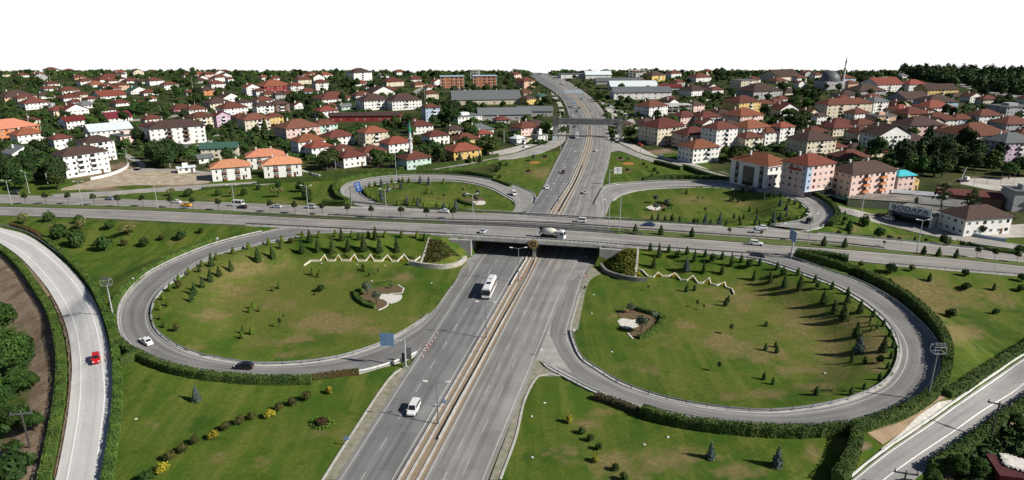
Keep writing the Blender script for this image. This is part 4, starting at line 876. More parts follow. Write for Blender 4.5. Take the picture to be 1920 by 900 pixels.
def cone_crown(name, h, r, n, size, m, seed, z0=.05, pw=1.0, belly=0.0, layers=0, core=.8, droop=.0):
    rng = np.random.default_rng(seed); z = z0 * h + (1 - z0) * h * (1 - np.sqrt(rng.uniform(0, 1, n))) if belly == 0 else z0 * h + (1 - z0) * h * rng.beta(1.2, 1.5, n)
    q = (z - z0 * h) / ((1 - z0) * h)
    def rad(q):
        base = (1 - q) ** pw if belly == 0 else np.sin(np.clip(q * .92 + .08, 0, 1) ** belly * np.pi) ** .8 * (1 - q * .25)
        return r * np.maximum(base, .03)
    rr = rad(q) * rng.uniform(.75, 1.1, n)
    if layers: rr *= .78 + .36 * ((q * layers) % 1 < .55)
    a = rng.uniform(0, 2 * np.pi, n); p = np.stack([rr * np.cos(a), rr * np.sin(a), z], 1)
    nn = np.stack([np.cos(a), np.sin(a), np.full(n, .55 - droop)], 1); v, f = leaf_quads(p, nn, size, rng, .5)
    vs, fs = v.tolist(), f.tolist(); o = len(vs); K = 9; M_ = 8
    for i in range(M_ + 1):
        qq = i / M_; R0 = float(rad(np.array([qq]))[0]) * core
        for k in range(K): vs.append((R0 * math.cos(k * 2 * math.pi / K) * rng.uniform(.85, 1.1), R0 * math.sin(k * 2 * math.pi / K) * rng.uniform(.85, 1.1), z0 * h + qq * (1 - z0) * h * .97))
    for i in range(M_):
        for k in range(K): fs.append([o + i * K + k, o + i * K + (k + 1) % K, o + (i + 1) * K + (k + 1) % K, o + (i + 1) * K + k])
    me = bpy.data.meshes.new(name); me.from_pydata(vs, [], fs); me.materials.append(m); me.update(); return me
Mbark = mat('bark', (.075, .055, .04), .9, .2, 3)
def trunk_mesh(h, r0, r1, limbs=0, seed=0, spread=.5):
    mb = MB(); rng = random.Random(seed); k = .06 * h
    mb.bar((0, 0, -.3), (k * rng.uniform(-1, 1), 0, h * .55), r0, (r0 + r1) / 2, 7); mb.bar((k * 0, 0, h * .5), (0, 0, h), (r0 + r1) / 2, r1, 7)
    for i in range(limbs):
        a = i * 2.4 + rng.random(); z = h * rng.uniform(.55, .9); L = h * spread * rng.uniform(.6, 1)
        mb.bar((0, 0, z), (L * math.cos(a), L * math.sin(a), z + L * .8), r1 * .8, r1 * .25, 5)
    return mb.fix(mb.mesh('trunk', Mbark))
PROTO = {}
def proto(key, name, cat, trunk, crowns):
    PROTO[key] = (name, cat, trunk, crowns)
G = lambda *a: tuple(a)
Lspr = leafmat('spruce needles', (.028, .056, .015), (.052, .076, .020), .32)
Lthu = leafmat('golden cypress', (.105, .150, .018), (.060, .100, .014), .22)
Lgrn = leafmat('green cypress', (.038, .075, .015), (.020, .048, .011), .2)
Lblu = leafmat('blue spruce needles', (.085, .115, .105), (.045, .070, .060), .15)
Lbsh = leafmat('dark shrub leaves', (.020, .045, .010), (.040, .072, .016), .25)
Lbrn = leafmat('bronze shrub leaves', (.070, .060, .016), (.036, .044, .012), .2)
Lgld = leafmat('golden shrub leaves', (.30, .24, .022), (.15, .15, .018), .12)
Lpal = leafmat('pale flowering leaves', (.17, .16, .055), (.085, .10, .030), .15)
Loli = leafmat('olive leaves', (.115, .135, .095), (.058, .076, .048), .15)
Ltrm = leafmat('street tree leaves', (.022, .040, .012), (.042, .048, .016), .25)
Lred = leafmat('red barberry leaves', (.12, .013, .022), (.06, .010, .015), .1)
Lyel = leafmat('yellow bed flowers', (.42, .30, .015), (.14, .16, .015), .1)
Ltwn = leafmat('broad leaves', (.030, .060, .013), (.054, .086, .020), .42)
Ltw2 = leafmat('deep green leaves', (.018, .040, .012), (.034, .058, .016), .35)
Ltw3 = leafmat('light green leaves', (.050, .078, .018), (.028, .052, .013), .3)
proto('spruce', 'spruce_tree', 'conifer', trunk_mesh(1.2, .16, .12), [cone_crown(f'crown', 6.2, 1.75, 620, .34, Lspr, s, .06, .85, layers=9) for s in (1, 2, 3)])
proto('thin', 'young_spruce', 'conifer', trunk_mesh(1.0, .1, .08), [cone_crown(f'crown', 5.0, 1.0, 240, .30, Lspr, s, .10, .7, layers=7, core=.45) for s in (4, 5)])
proto('thuja', 'golden_cypress', 'cypress', trunk_mesh(.5, .09, .08), [cone_crown(f'crown', 2.7, .72, 260, .17, Lthu, s, .03, belly=.62) for s in (6, 7)])
proto('gcyp', 'dwarf_cypress', 'cypress', trunk_mesh(.5, .09, .08), [cone_crown(f'crown', 2.7, .72, 260, .17, Lgrn, s, .03, belly=.62) for s in (8, 9)])
proto('ccyp', 'columnar_cypress', 'cypress', trunk_mesh(.7, .13, .1), [cone_crown(f'crown', 5.0, 1.35, 460, .26, Lspr, s, .05, belly=.6) for s in (10, 11)])
proto('blue', 'blue_spruce', 'conifer', trunk_mesh(.8, .1, .08), [cone_crown(f'crown', 5.0, 1.15, 420, .26, Lblu, s, .05, .8, layers=8) for s in (12, 13)])
def ball(seed, k=4, sq=.8):
    r = random.Random(seed); return [(0, 0, .85, 1, 1, sq)] + [(r.uniform(-.5, .5), r.uniform(-.5, .5), .7 + r.uniform(-.2, .5), .62, .62, .55) for _ in range(k)]
proto('bush', 'round_shrub', 'shrub', trunk_mesh(.5, .12, .1), [crown_mesh('crown', ball(s), 420, .17, Lbsh, s) for s in (14, 15, 16)])
proto('brown', 'bronze_shrub', 'shrub', trunk_mesh(.5, .1, .1), [crown_mesh('crown', ball(s, 2), 360, .16, Lbrn, s) for s in (17, 18)])
proto('gold', 'golden_shrub', 'shrub', trunk_mesh(.4, .1, .1), [crown_mesh('crown', [(-.3, 0, .75, .75, .7, .7), (.45, .1, .6, .6, .6, .55), (0, -.2, 1.05, .5, .5, .45)], 360, .16, Lgld, s) for s in (19, 20)])
proto('pale', 'pale_flowering_tree', 'tree', trunk_mesh(1.1, .12, .07, 4, 1), [crown_mesh('crown', [(-.7, 0, 1.7, .85, .8, .75), (.75, .1, 1.75, .9, .8, .8), (0, -.4, 1.5, .7, .6, .6)], 520, .17, Lpal, s, core=.6) for s in (21, 22)])
proto('olive', 'olive_tree', 'olive tree', trunk_mesh(1.3, .16, .1, 4, 2, .4), [crown_mesh('crown', [(0, 0, 2.3, 1.15, 1.1, 1.05), (.5, .3, 2.7, .7, .7, .65), (-.5, -.2, 2.0, .75, .7, .7)], 620, .18, Loli, s, core=.78) for s in (23, 24)])
proto('street', 'street_tree', 'tree', trunk_mesh(2.4, .09, .06, 3, 3, .25), [crown_mesh('crown', [(0, 0, 3.2, 1.05, 1.0, 1.0), (.45, .2, 3.5, .6, .6, .6), (-.5, -.2, 2.9, .6, .6, .55), (.1, -.1, 4.0, .5, .5, .6)], 420, .21, Ltrm, s, core=.72) for s in (25, 26, 27)])
proto('sapl', 'young_tree', 'tree', trunk_mesh(1.5, .06, .04, 2, 4, .25), [crown_mesh('crown', [(0, 0, 2.0, .5, .5, .75), (.1, 0, 2.5, .35, .35, .5)], 130, .17, Ltrm, s, core=.55) for s in (28, 29)])
def oak(seed, rx=4.2, h=8.5, k=7):
    r = random.Random(seed); L = [(0, 0, h * .62, rx * .72, rx * .72, h * .30)]
    for i in range(k):
        a = i * 6.28 / k + r.random(); q = r.uniform(.4, .62) * rx; z = h * r.uniform(.42, .80); s = rx * r.uniform(.36, .52); L.append((q * math.cos(a), q * math.sin(a), z, s, s, s * r.uniform(.75, .95)))
    L.append((r.uniform(-.6, .6), r.uniform(-.6, .6), h * .88, rx * .4, rx * .4, h * .15)); return L

proto('oak', 'broadleaf_tree', 'tree', trunk_mesh(4.2, .3, .18, 5, 5, .4), [crown_mesh('crown', oak(s), 900, .52, Ltwn, s) for s in (30, 31, 32, 33)])
proto('dark', 'dark_tree', 'tree', trunk_mesh(4.6, .32, .18, 5, 6, .4), [crown_mesh('crown', oak(s, 3.9, 10.5, 8), 900, .52, Ltw2, s) for s in (34, 35, 36)])
proto('light', 'light_green_tree', 'tree', trunk_mesh(3.4, .24, .14, 5, 7, .4), [crown_mesh('crown', oak(s, 3.4, 6.6, 6), 700, .46, Ltw3, s) for s in (37, 38)])
proto('poplar', 'poplar_tree', 'tree', trunk_mesh(4, .25, .15), [cone_crown('crown', 13, 1.9, 800, .45, Ltw2, s, .1, belly=.75) for s in (39, 40)])
proto('pine', 'tall_pine', 'conifer', trunk_mesh(13, .34, .16, 6, 8, .18), [crown_mesh('crown', [(1.4 * math.cos(i * 2.4), 1.4 * math.sin(i * 2.4), 9.0 + i * .65, 2.3 - i * .14, 2.3 - i * .14, .55) for i in range(9)] + [(0, 0, 14.6, .8, .8, .9)], 520, .42, Ltw2, 41, core=.5)])
proto('fir', 'tall_fir', 'conifer', trunk_mesh(3, .3, .2), [cone_crown('crown', 14, 3.2, 900, .55, Ltw2, s, .08, .9, layers=9) for s in (42, 43)])
# the large trees at the near edge get finer leaves
proto('big', 'leafy_tree', 'tree', trunk_mesh(5, .4, .2, 6, 9, .45), [crown_mesh('crown', oak(s, 5.0, 10.5, 11), 5200, .36, leafmat('plane leaves', (.040, .082, .014), (.020, .046, .010), .2), s, core=.74) for s in (44, 45)])
HREF = dict(spruce=6.2, thin=5, thuja=2.7, gcyp=2.7, ccyp=5, blue=5, bush=1.6, brown=1.6, gold=1.45, pale=2.5, olive=3.4, street=4.5, sapl=2.9, oak=8.8, dark=10.8, light=6.8, poplar=13, pine=15.2, fir=14, big=10.8)
CNT = {}
PLANTS = []
def plant(key, x, y, hpx, label, group, w=1.0, pos=None, sc=None):
    name, cat, tr, cr = PROTO[key]; g = pos if pos is not None else at(x, y)
    s = sc if sc else hpx / (pxm(y) * .96) / HREF[key]
    k = CNT[key] = CNT.get(key, 0) + 1
    if key in ('bush', 'brown', 'gold'): w *= .80
    if key == 'spruce': s *= .92
    t = thing(name, label, cat, tuple(g), random.uniform(0, 6.28), group); t.scale = (s * w * random.uniform(.93, 1.07), s * w * random.uniform(.93, 1.07), s)
    if key in ('spruce', 'thin', 'dark', 'oak', 'poplar', 'street'): t.rotation_euler.x, t.rotation_euler.y = random.uniform(-.04, .04), random.uniform(-.04, .04)
    obj('trunk', tr, t); obj('crown', cr[k % len(cr)], t); PLANTS.append((t, x, y)); return t
def series(key, pts, desc, where, group, w=1.0, hdef=12):
    pts = sorted(pts, key=lambda p: p[0])
    for i, p in enumerate(pts):
        lb = f'{desc} {where}' + (f', {ordw(i + 1)} from west' if len(pts) > 1 else '')
        plant(key, p[0], p[1], p[2] if len(p) > 2 else hdef, lb, group, (p[3] if len(p) > 3 else w))
NW, NE, FW, FE = 'on the near western island', 'on the near eastern island', 'on the far western island', 'on the far eastern island'
# near western island
series('thuja', [(504, 459), (529, 454), (567, 446), (599, 445), (629, 444), (660, 445), (691, 446), (722, 445), (753, 445), (782, 446), (466, 467), (437, 476), (406, 487), (379, 500), (354, 514), (335, 527), (319, 544), (319, 546), (306, 562), (300, 581), (302, 599), (309, 614)], 'small golden cypress inside the guard rail', NW, 'golden cypresses round the near western island', hdef=13)
series('thuja', [(315, 574, 14), (475, 579, 15), (469, 586, 14), (456, 625, 15), (472, 627, 16), (454, 635, 16), (587, 516, 16), (600, 515, 12), (597, 520, 12), (524, 541, 14), (512, 546, 11), (487, 584, 11), (684, 509, 13)], 'loose golden cypress out on the lawn', NW, 'golden cypresses on the near western lawn')
series('brown', [(547, 456, 10), (336, 541, 14, .7), (332, 621, 15, .7), (681, 506, 10, .6)], 'bronze tinted shrub', NW, 'bronze shrubs')
series('gcyp', [(673, 450, 13), (796, 451, 13), (374, 510, 12), (692, 518, 8)], 'dull green dwarf cypress', NW, 'dwarf cypresses of the western island')
series('spruce', [(581, 454, 26), (641, 451, 25), (704, 449, 26), (566, 475, 28), (596, 472, 28), (624, 474, 33), (652, 471, 28), (682, 471, 35), (712, 474, 33), (744, 472, 30), (512, 485, 29), (484, 491, 31), (397, 499, 28), (434, 509, 26)], 'dark green spruce on the slope', NW, 'spruces of the near western island', w=.66)
series('thin', [(411, 519, 22), (395, 529, 26), (380, 540, 22), (364, 545, 18), (366, 554, 25), (360, 566, 21), (526, 467, 16)], 'thin young spruce', NW, 'young spruces of the western island')
series('sapl', [(532, 599, 10), (525, 614, 17), (709, 514, 9), (692, 521, 9)], 'staked young tree', NW, 'young trees on the western lawn')
series('bush', [(602, 546, 12), (595, 547, 8), (590, 553, 4)], 'small dark shrub mid lawn', NW, 'small shrubs on the western lawn')
series('olive', [(689, 553, 24), (706, 569, 24), (734, 541, 9)], 'grey green olive in the planted bed', NW, 'olive trees in the beds')
# near eastern island
series('gcyp', [(1219, 470), (1254, 473), (1288, 477), (1322, 482), (1354, 486), (1390, 492), (1424, 498), (1457, 505), (1496, 516), (1528, 529), (1560, 542), (1637, 594), (1656, 612), (1668, 631), (1674, 652), (1670, 672), (1664, 692), (1649, 712), (1589, 552)], 'small dark cypress inside the guard rail', NE, 'dark cypresses round the near eastern island', hdef=14)
series('gcyp', [(1454, 651, 12), (1456, 662, 15), (1449, 721, 15), (1531, 740, 17, 1.3), (1595, 741, 17), (1620, 729, 12), (1287, 547, 15), (1302, 545, 13), (1360, 574, 16), (1365, 567, 14), (1436, 612, 11, 1.3), (1435, 657, 15), (1432, 712, 16), (1621, 681, 14)], 'loose dark cypress out on the lawn', NE, 'cypresses on the near eastern lawn')
series('spruce', [(1236, 482, 29), (1225, 502, 28), (1302, 490, 24), (1319, 512, 25), (1371, 499, 27), (1353, 514, 25), (1413, 525, 24), (1544, 570, 29, .8), (1565, 586, 28, .8), (1589, 568, 24, .7), (1582, 600, 36, .85), (1612, 586, 28, .7), (1606, 632, 32, .85), (1655, 660, 34, .75), (1596, 680, 24), (1470, 539, 26, .7), (1499, 544, 36, .6), (1444, 530, 24, .7)], 'dark green spruce', NE, 'spruces of the near eastern island', w=.52)
series('bush', [(1271, 484, 14), (1336, 492, 15), (1404, 502, 15), (1468, 517, 15), (1532, 541, 11), (1649, 681, 15), (1097, 541, 5)], 'rounded dark shrub near the slope', NE, 'shrubs of the near eastern island', w=.75)
series('blue', [(1287, 507, 25), (1609, 660, 34, 1.2)], 'pale grey spruce', NE, 'pale spruces of the eastern island')
series('thin', [(1631, 604, 14), (1644, 618, 16), (1632, 622, 14), (1630, 612, 12)], 'thin sapling on the dry patch', NE, 'thin saplings of the eastern island', w=.7)
series('sapl', [(1215, 545, 11), (1234, 541, 6), (1307, 577, 15), (1319, 582, 12), (1370, 627, 20), (1347, 697, 20)], 'staked young tree with dark crown', NE, 'young trees on the eastern lawn')
series('olive', [(1182, 587, 19, 1.1), (1225, 601, 19), (1202, 622, 31, 1.05)], 'grey green olive in the planted bed', NE, 'olive trees in the beds')
# far western island
series('thuja', [(685, 361), (689, 366), (693, 352), (703, 349), (735, 344), (755, 342), (767, 343), (832, 344), (696, 371), (709, 377), (726, 380), (746, 384), (767, 386), (795, 389), (819, 390), (844, 392), (777, 380), (789, 381), (802, 362), (811, 364), (799, 365), (758, 384)], 'small cypress', FW, 'cypresses of the far western island', hdef=10)
series('blue', [(715, 350, 16), (715, 376, 21), (728, 360, 15), (752, 354, 15), (788, 344, 15), (804, 347, 16), (763, 384, 16), (784, 386, 15), (855, 392, 17), (832, 391, 13), (739, 354, 9), (748, 341, 9)], 'pale grey spruce', FW, 'grey spruces of the far western island')
series('olive', [(872, 376, 15), (897, 369, 13), (894, 381, 15)], 'grey green olive in the planted bed', FW, 'olive trees in the beds')
series('sapl', [(832, 373, 10), (868, 361, 8), (875, 354, 7), (882, 357, 5), (872, 392, 8)], 'small young tree', FW, 'young trees of the far western island', w=1.3)
# far eastern island
series('gcyp', [(1222, 412), (1247, 414), (1274, 416), (1300, 419), (1304, 420), (1308, 420), (1332, 421), (1361, 422), (1388, 422), (1415, 422), (1424, 422), (1376, 410), (1394, 411), (1405, 397), (1419, 400), (1374, 376), (1384, 379), (1369, 378), (1287, 364), (1392, 361), (1386, 414), (1445, 369), (1451, 371), (1464, 370), (1479, 380), (1490, 384), (1500, 391), (1509, 405), (1512, 400), (1503, 411), (1494, 415), (1479, 417), (1462, 420), (1443, 421)], 'small dark cypress', FE, 'cypresses of the far eastern island', hdef=10)
series('blue', [(1234, 413, 13), (1322, 420, 18), (1349, 421, 20), (1463, 386, 15), (1450, 417, 20), (1474, 395, 15), (1474, 407, 11), (1463, 412, 14), (1419, 413, 12), (1432, 372, 12)], 'pale grey spruce', FE, 'grey spruces of the far eastern island')
series('spruce', [(1260, 415, 15)], 'single dark spruce', FE, 'spruces of the far eastern island')
series('olive', [(1229, 381, 15), (1250, 387, 14), (1229, 395, 13)], 'grey green olive in the planted bed', FE, 'olive trees in the beds')
series('sapl', [(1308, 377, 8), (1317, 375, 5), (1322, 399, 10)], 'small young tree', FE, 'young trees of the far eastern island', w=1.4)
# lawns beside the western slip road
W_ = 'on the slip road lawn'
series('bush', [(93, 415, 17), (149, 418, 14), (207, 429, 15), (113, 449, 27), (147, 462, 29), (197, 470, 26), (271, 462, 16), (341, 449, 15)], 'round dark shrub', W_, 'dark shrubs of the western lawn')
series('pale', [(46, 420, 19), (155, 430, 19), (242, 442, 20)], 'yellowish flowering tree', W_, 'pale trees of the western lawn', w=1.15)
series('brown', [(182, 461, 11), (234, 461, 11), (305, 450, 11), (377, 437, 9)], 'bronze ball shrub', W_, 'bronze shrubs of the western lawn')
V_ = 'on the verge beyond the crossroad'
series('pale', [(321, 367, 13), (436, 369, 13), (522, 370, 18)], 'yellowish flowering tree', V_, 'pale trees on the far verge', w=1.1)
series('bush', [(354, 369, 14), (410, 367, 11), (458, 367, 12), (564, 360, 17), (577, 374, 19), (522, 352, 11), (582, 379, 8), (486, 356, 9)], 'round dark shrub', V_, 'dark shrubs on the far verge')
# eastern lawns
E_ = 'on the lawn east of the tall hedge'
series('bush', [(1669, 512, 17), (1809, 517, 12), (1811, 543, 12, 1.3), (1915, 527, 13), (1913, 546, 12), (1781, 594, 15, 1.25), (1866, 589, 10)], 'round dark shrub', E_, 'dark shrubs of the eastern lawn')
series('brown', [(1614, 500, 10), (1709, 508, 11), (1667, 534, 11), (1757, 606, 10), (1709, 562, 9)], 'small brownish shrub', E_, 'brownish shrubs of the eastern lawn', w=.9)
series('gcyp', [(1742, 527, 15), (1863, 544, 13)], 'pointed cypress', E_, 'cypresses of the eastern lawn')
S_ = 'on the strip before the service road'
series('bush', [(1584, 415, 8), (1580, 422, 7), (1619, 425, 20, .8), (1648, 446, 17), (1572, 440, 7), (1592, 442, 7), (1669, 449, 7, 1.4), (1686, 450, 6), (1771, 459, 17), (1804, 462, 9, 1.2), (1910, 474, 13, 1.2), (1736, 453, 6)], 'rounded shrub', S_, 'shrubs by the service road')
series('gcyp', [(1591, 434, 21, 1.1), (1715, 452, 9), (1814, 464, 10), (1584, 402, 7)], 'pointed cypress', S_, 'cypresses by the service road')
# near lawns
N_ = 'in the near western row'
series('brown', [(319, 863, 18), (344, 848, 17), (366, 833, 16), (424, 806, 16), (450, 796, 17), (472, 787, 15), (524, 770, 16), (549, 760, 16), (575, 751, 17)], 'bronze green shrub', N_, 'bronze shrubs in the near row')
series('bush', [(277, 900, 20, 1.1)], 'broad dark shrub', N_, 'bronze shrubs in the near row')
series('gold', [(305, 885, 18, 1.2), (400, 823, 16), (507, 783, 17), (617, 738, 13)], 'bright golden shrub', N_, 'golden shrubs')
series('blue', [(369, 752, 32)], 'tall blue spruce standing alone', 'below the near western hedge', 'blue spruces')
M_ = 'in the near middle row'
series('gold', [(1067, 793, 16, .8), (1116, 866, 13, 1.1)], 'golden shrub', M_, 'golden shrubs')
series('bush', [(1091, 813, 13), (1107, 827, 13), (1122, 843, 13), (1154, 882, 14), (1169, 901, 16)], 'dark round shrub', M_, 'dark shrubs in the near middle row')
series('blue', [(1332, 860, 36), (1456, 875, 42)], 'blue spruce', 'below the near eastern hedge', 'blue spruces')
# far meadows by the highway
series('olive', [(1001, 302, 12), (1178, 303, 9)], 'clipped round tree', 'in the orange flower bed beyond the bridge', 'trees of the far beds')
series('bush', [(1207, 310, 6), (1213, 315, 4), (1227, 322, 8), (1233, 327, 6), (1222, 331, 5), (938, 312, 8), (950, 311, 6), (933, 322, 10), (937, 334, 7)], 'small dark shrub', 'on the far highway meadows', 'shrubs of the far meadows')
for x, y, lb in ((1022, 295, 'western meadow, northern bed'), (991, 322, 'western meadow, southern bed'), (1164, 298, 'eastern meadow, northern bed'), (1177, 320, 'eastern meadow, southern bed')): plant('bush', x, y, 4, f'dark red barberry dome, {lb}', 'red barberry domes', 1.7).children[1].data = PROTO['bush'][3][0]
# street trees on the crossroad median
series('street', [(48, 383), (87, 383), (129, 383), (177, 385), (223, 388), (269, 388), (321, 390), (363, 392), (411, 395), (508, 398), (554, 401), (605, 403), (652, 405), (697, 409), (752, 410), (800, 412), (849, 412), (1830, 484), (1864, 488), (1906, 493)], 'round headed street tree', 'on the crossroad median', 'street trees on the crossroad median', hdef=21)
series('sapl', [(1367, 441, 13), (1427, 444, 11), (1483, 451, 13), (1657, 462, 10)], 'small dark tree', 'on the crossroad median', 'small trees on the crossroad median', w=1.3)
series('ccyp', [(1191, 438, 17), (1239, 441, 18), (1297, 445, 18), (1544, 462, 18), (1583, 465, 18), (1731, 478, 17), (1759, 481, 17), (1792, 484, 17)], 'dark columnar cypress', 'on the crossroad median', 'columnar cypresses on the crossroad median')
for o in [p for p in PLANTS if 'barberry' in p[0]['label']]:
    o[0].children[1].data = crown_mesh('crown', ball(60), 260, .18, Lred, 60)
plant('bush', 604, 797, 15, 'dark red barberry dome ringed by green groundcover', 'red barberry domes', 1.25).children[1].data = crown_mesh('crown', ball(61, 3, .7), 420, .16, Lred, 61)
# ------------------------------------------------------------------ low planted patches
def patch_plant(name, pts, h, m, label, cat, group, dens=9, size=.2, seed=1, kind=None, hole=0):
    """a mat of leaf clumps filling a traced outline"""
    rng = np.random.default_rng(seed); w = np.array([tuple(at(x, y)) for x, y in pts]); c = w.mean(0)
    a = abs(sum(w[i - 1, 0] * w[i, 1] - w[i, 0] * w[i - 1, 1] for i in range(len(w)))) / 2; n = int(a * dens * 2.2) + 30
    X = rng.uniform(w[:, 0].min(), w[:, 0].max(), n * 2); Y = rng.uniform(w[:, 1].min(), w[:, 1].max(), n * 2); k = inside(w[:, :2], X, Y); X, Y = X[k], Y[k]
    if hole:
        e_ = np.hypot((X - c[0]) / (np.ptp(w[:, 0]) / 2), (Y - c[1]) / (np.ptp(w[:, 1]) / 2)) > hole; X, Y = X[e_], Y[e_]
    if len(X) < 4: X, Y = np.append(X, w[:, 0]), np.append(Y, w[:, 1])
    Z = H(X, Y) + rng.uniform(.05, h, len(X)); p = np.stack([X, Y, Z], 1) - c
    v, f = leaf_quads(p, np.tile([0, 0, 1.], (len(p), 1)), size, rng, .7); o = obj(name, np_mesh(name, [(v, f)], m), None, tuple(c)); return tag(o, label, cat, group, kind)
patch_plant('ground_cover', [(805, 450), (822, 450), (845, 466), (864, 482), (848, 490), (820, 493), (794, 492), (799, 470)], .45, leafmat('reddish groundcover', (.085, .060, .020), (.045, .065, .016), .1, .35), None, None, None, 7, .28, 2, 'stuff')
patch_plant('ground_cover', [(1130, 492), (1152, 478), (1176, 468), (1195, 469), (1191, 510), (1188, 522), (1150, 512)], .5, leafmat('yellow green groundcover', (.17, .15, .020), (.055, .085, .016), .1, .3), None, None, None, 7, .28, 3, 'stuff')
for lst, ox, oy, wh in (([(505, 660), (617, 660), (730, 662), (850, 662), (978, 664), (1105, 672)], 480, 320, 'western'), ([(945, 780), (1095, 792), (1215, 800), (1350, 815), (1470, 835), (1585, 862)], 960, 320, 'eastern')):
    for k, (x, y) in enumerate(lst):
        x, y = x / 4 + ox, y / 4 + oy; r = 6.5
        patch_plant('flower_clump', [(x - r, y + 2.5), (x - 2, y - 3.4), (x + 2, y - 3.4), (x + r, y + 2.5)], .55, Lyel, f'yellow flower clump in the {wh} zigzag wall, {ordw(k + 1)} from its western end', 'flowers', 'yellow flower clumps in the zigzag walls', 14, .2, k + 9)
        if wh == 'western': patch_plant('creeping_juniper', [(x + 4, y - 5), (x + 13, y - 8), (x + 24, y - 2), (x + 20, y + 1), (x + 12, y - 1)], .7, leafmat('creeping juniper', (.075, .12, .018), (.035, .07, .014), .15), f'bright green creeping juniper above the zigzag wall, {ordw(k + 1)} from the western end', 'shrub', 'creeping junipers above the zigzag wall', 8, .24, k + 30)
patch_plant('juniper_ring', [(578, 792), (590, 785), (606, 783), (620, 786), (628, 793), (622, 802), (605, 807), (586, 804)], .45, leafmat('bright groundcover', (.12, .19, .022), (.06, .11, .016), .1), 'bright green groundcover ring around the red barberry dome', 'shrub', None, 11, .2, 77, hole=.52)
# ------------------------------------------------------------------ hedges
def hedge(pts, w, h, label, m, dens=15, size=.19, jag=.09, gap=False, group='clipped hedges along the roads', name='hedge'):
    w *= .85; h *= .86
    c = pxpath(pts, 90); L = np.linalg.norm(np.diff(c[:, :2], axis=0), axis=1).sum(); c, _ = resample([Vector(p) for p in c], max(4, int(L / 1.1)))
    c[:, 2] = H(c[:, 0], c[:, 1]); p0 = c[len(c) // 2].copy(); q = c - p0; rng = np.random.default_rng(int(abs(p0[0] * 7)) + 3)
    t = np.gradient(q[:, :2], axis=0); t /= np.linalg.norm(t, axis=1)[:, None] + 1e-9; nr = np.stack([-t[:, 1], t[:, 0]], 1)
    prof = [(-.5, 0), (-.52, .35), (-.5, .8), (-.36, 1), (.36, 1), (.5, .8), (.52, .35), (.5, 0)]; vs, fs = [], []
    for i in range(len(q)):
        hh = h * (1 + .10 * math.sin(i * .37 + p0[0]) * math.sin(i * .91))
        for a, b in prof:
            j = rng.uniform(-jag, jag, 2); ww = w * (.62 + .38 * abs(math.sin(i * 1.1))) if gap else w * .93
            vs.append((q[i, 0] + nr[i, 0] * (a * ww + j[0]), q[i, 1] + nr[i, 1] * (a * ww + j[0]), q[i, 2] - .25 * (b == 0) + b * hh * .94 + (j[1] if b else 0)))
    K = len(prof)
    for i in range(len(q) - 1):
        for k in range(K - 1): fs.append((i * K + k, i * K + k + 1, (i + 1) * K + k + 1, (i + 1) * K + k))
    fs += [tuple(range(K)), tuple(range((len(q) - 1) * K, len(q) * K))]
    n = int(L * (w + 2 * h) * dens); s = rng.uniform(0, len(q) - 1.001, n); i = s.astype(int); f = (s - i)[:, None]
    base = q[i] * (1 - f) + q[i + 1] * f; nn = nr[i]; u = rng.uniform(0, w + 2 * h, n)
    side = np.where(u < h, -1, np.where(u > h + w, 1, 0)); off = np.where(side == 0, (u - h) - w / 2, side * w / 2); z = np.where(side == 0, h, np.where(side < 0, u, u - h - w)) + rng.uniform(-.08, .10, n)
    p = base.copy(); p[:, 0] += nn[:, 0] * off; p[:, 1] += nn[:, 1] * off; p[:, 2] += z
    N = np.stack([nn[:, 0] * side, nn[:, 1] * side, np.where(side == 0, 1., .35)], 1); v, ff = leaf_quads(p, N, size, rng, .55)
    o = len(vs); vs += v.tolist(); fs += (ff + o).tolist()
    me = bpy.data.meshes.new(name); me.from_pydata(vs, [], fs); me.materials.append(m); me.update()
    return tag(obj(name, me, None, tuple(p0)), label, 'hedge', group)
Hg = leafmat('hedge leaves', (.085, .135, .024), (.038, .072, .014), .06, .35)
Hd = leafmat('dark hedge leaves', (.030, .060, .013), (.062, .092, .020), .06, .35)
Hr = leafmat('reddish hedge leaves', (.095, .048, .022), (.045, .060, .016), .06, .5)
hedge([(-20, 458), (12, 477), (42, 507), (67, 542), (96, 590), (111, 640), (117, 690), (114, 750), (107, 800), (92, 880), (78, 940)], 2.3, 2.0, 'long green hedge on the outer side of the pale slip road', Hg, 18, .17)
hedge([(22, 424), (45, 430), (68, 440), (84, 452)], 1.8, 1.4, 'reddish brown hedge end beside the upper slip road', Hr)
hedge([(84, 452), (104, 467), (142, 502), (174, 540), (194, 580), (209, 620), (217, 660), (221, 700), (222, 750), (218, 800), (208, 870), (198, 940)], 2.0, 1.9, 'long green hedge on the inner side of the pale slip road', Hg, 18, .17)
hedge([(404, 453), (360, 468), (312, 490), (270, 516), (243, 540), (220, 567), (211, 600), (214, 630), (226, 650)], 2.1, 1.9, 'hedge curving outside the near western loop above the floodlight mast', Hg, 18, .17)
hedge([(224, 648), (240, 660), (262, 672), (292, 686), (328, 698), (375, 708), (430, 714), (480, 718), (530, 719), (584, 718)], 2.2, 2.1, 'tall clipped hedge below the near western loop', Hd, 18, .18)
hedge([(226, 686), (240, 680), (254, 672)], 1.8, 2.3, 'short cross hedge joining slip road hedge and loop hedge', Hd)
hedge([(586, 711), (630, 705), (673, 700)], 1.8, 1.2, 'low reddish hedge beside the gap in the tall loop hedge', Hr)
hedge([(1116, 747), (1150, 758), (1198, 776)], 2.0, 1.5, 'low reddish hedge end beside the near eastern loop', mat('rusty hedge leaves', (.06, .035, .016), .8, .1, .5, alt=(.028, .040, .012)))
hedge([(1202, 779), (1260, 795), (1340, 808), (1440, 816), (1515, 817), (1590, 811)], 2.2, 2.6, 'tall dark hedge below the near eastern loop', Hd, 18, .18, gap=True)
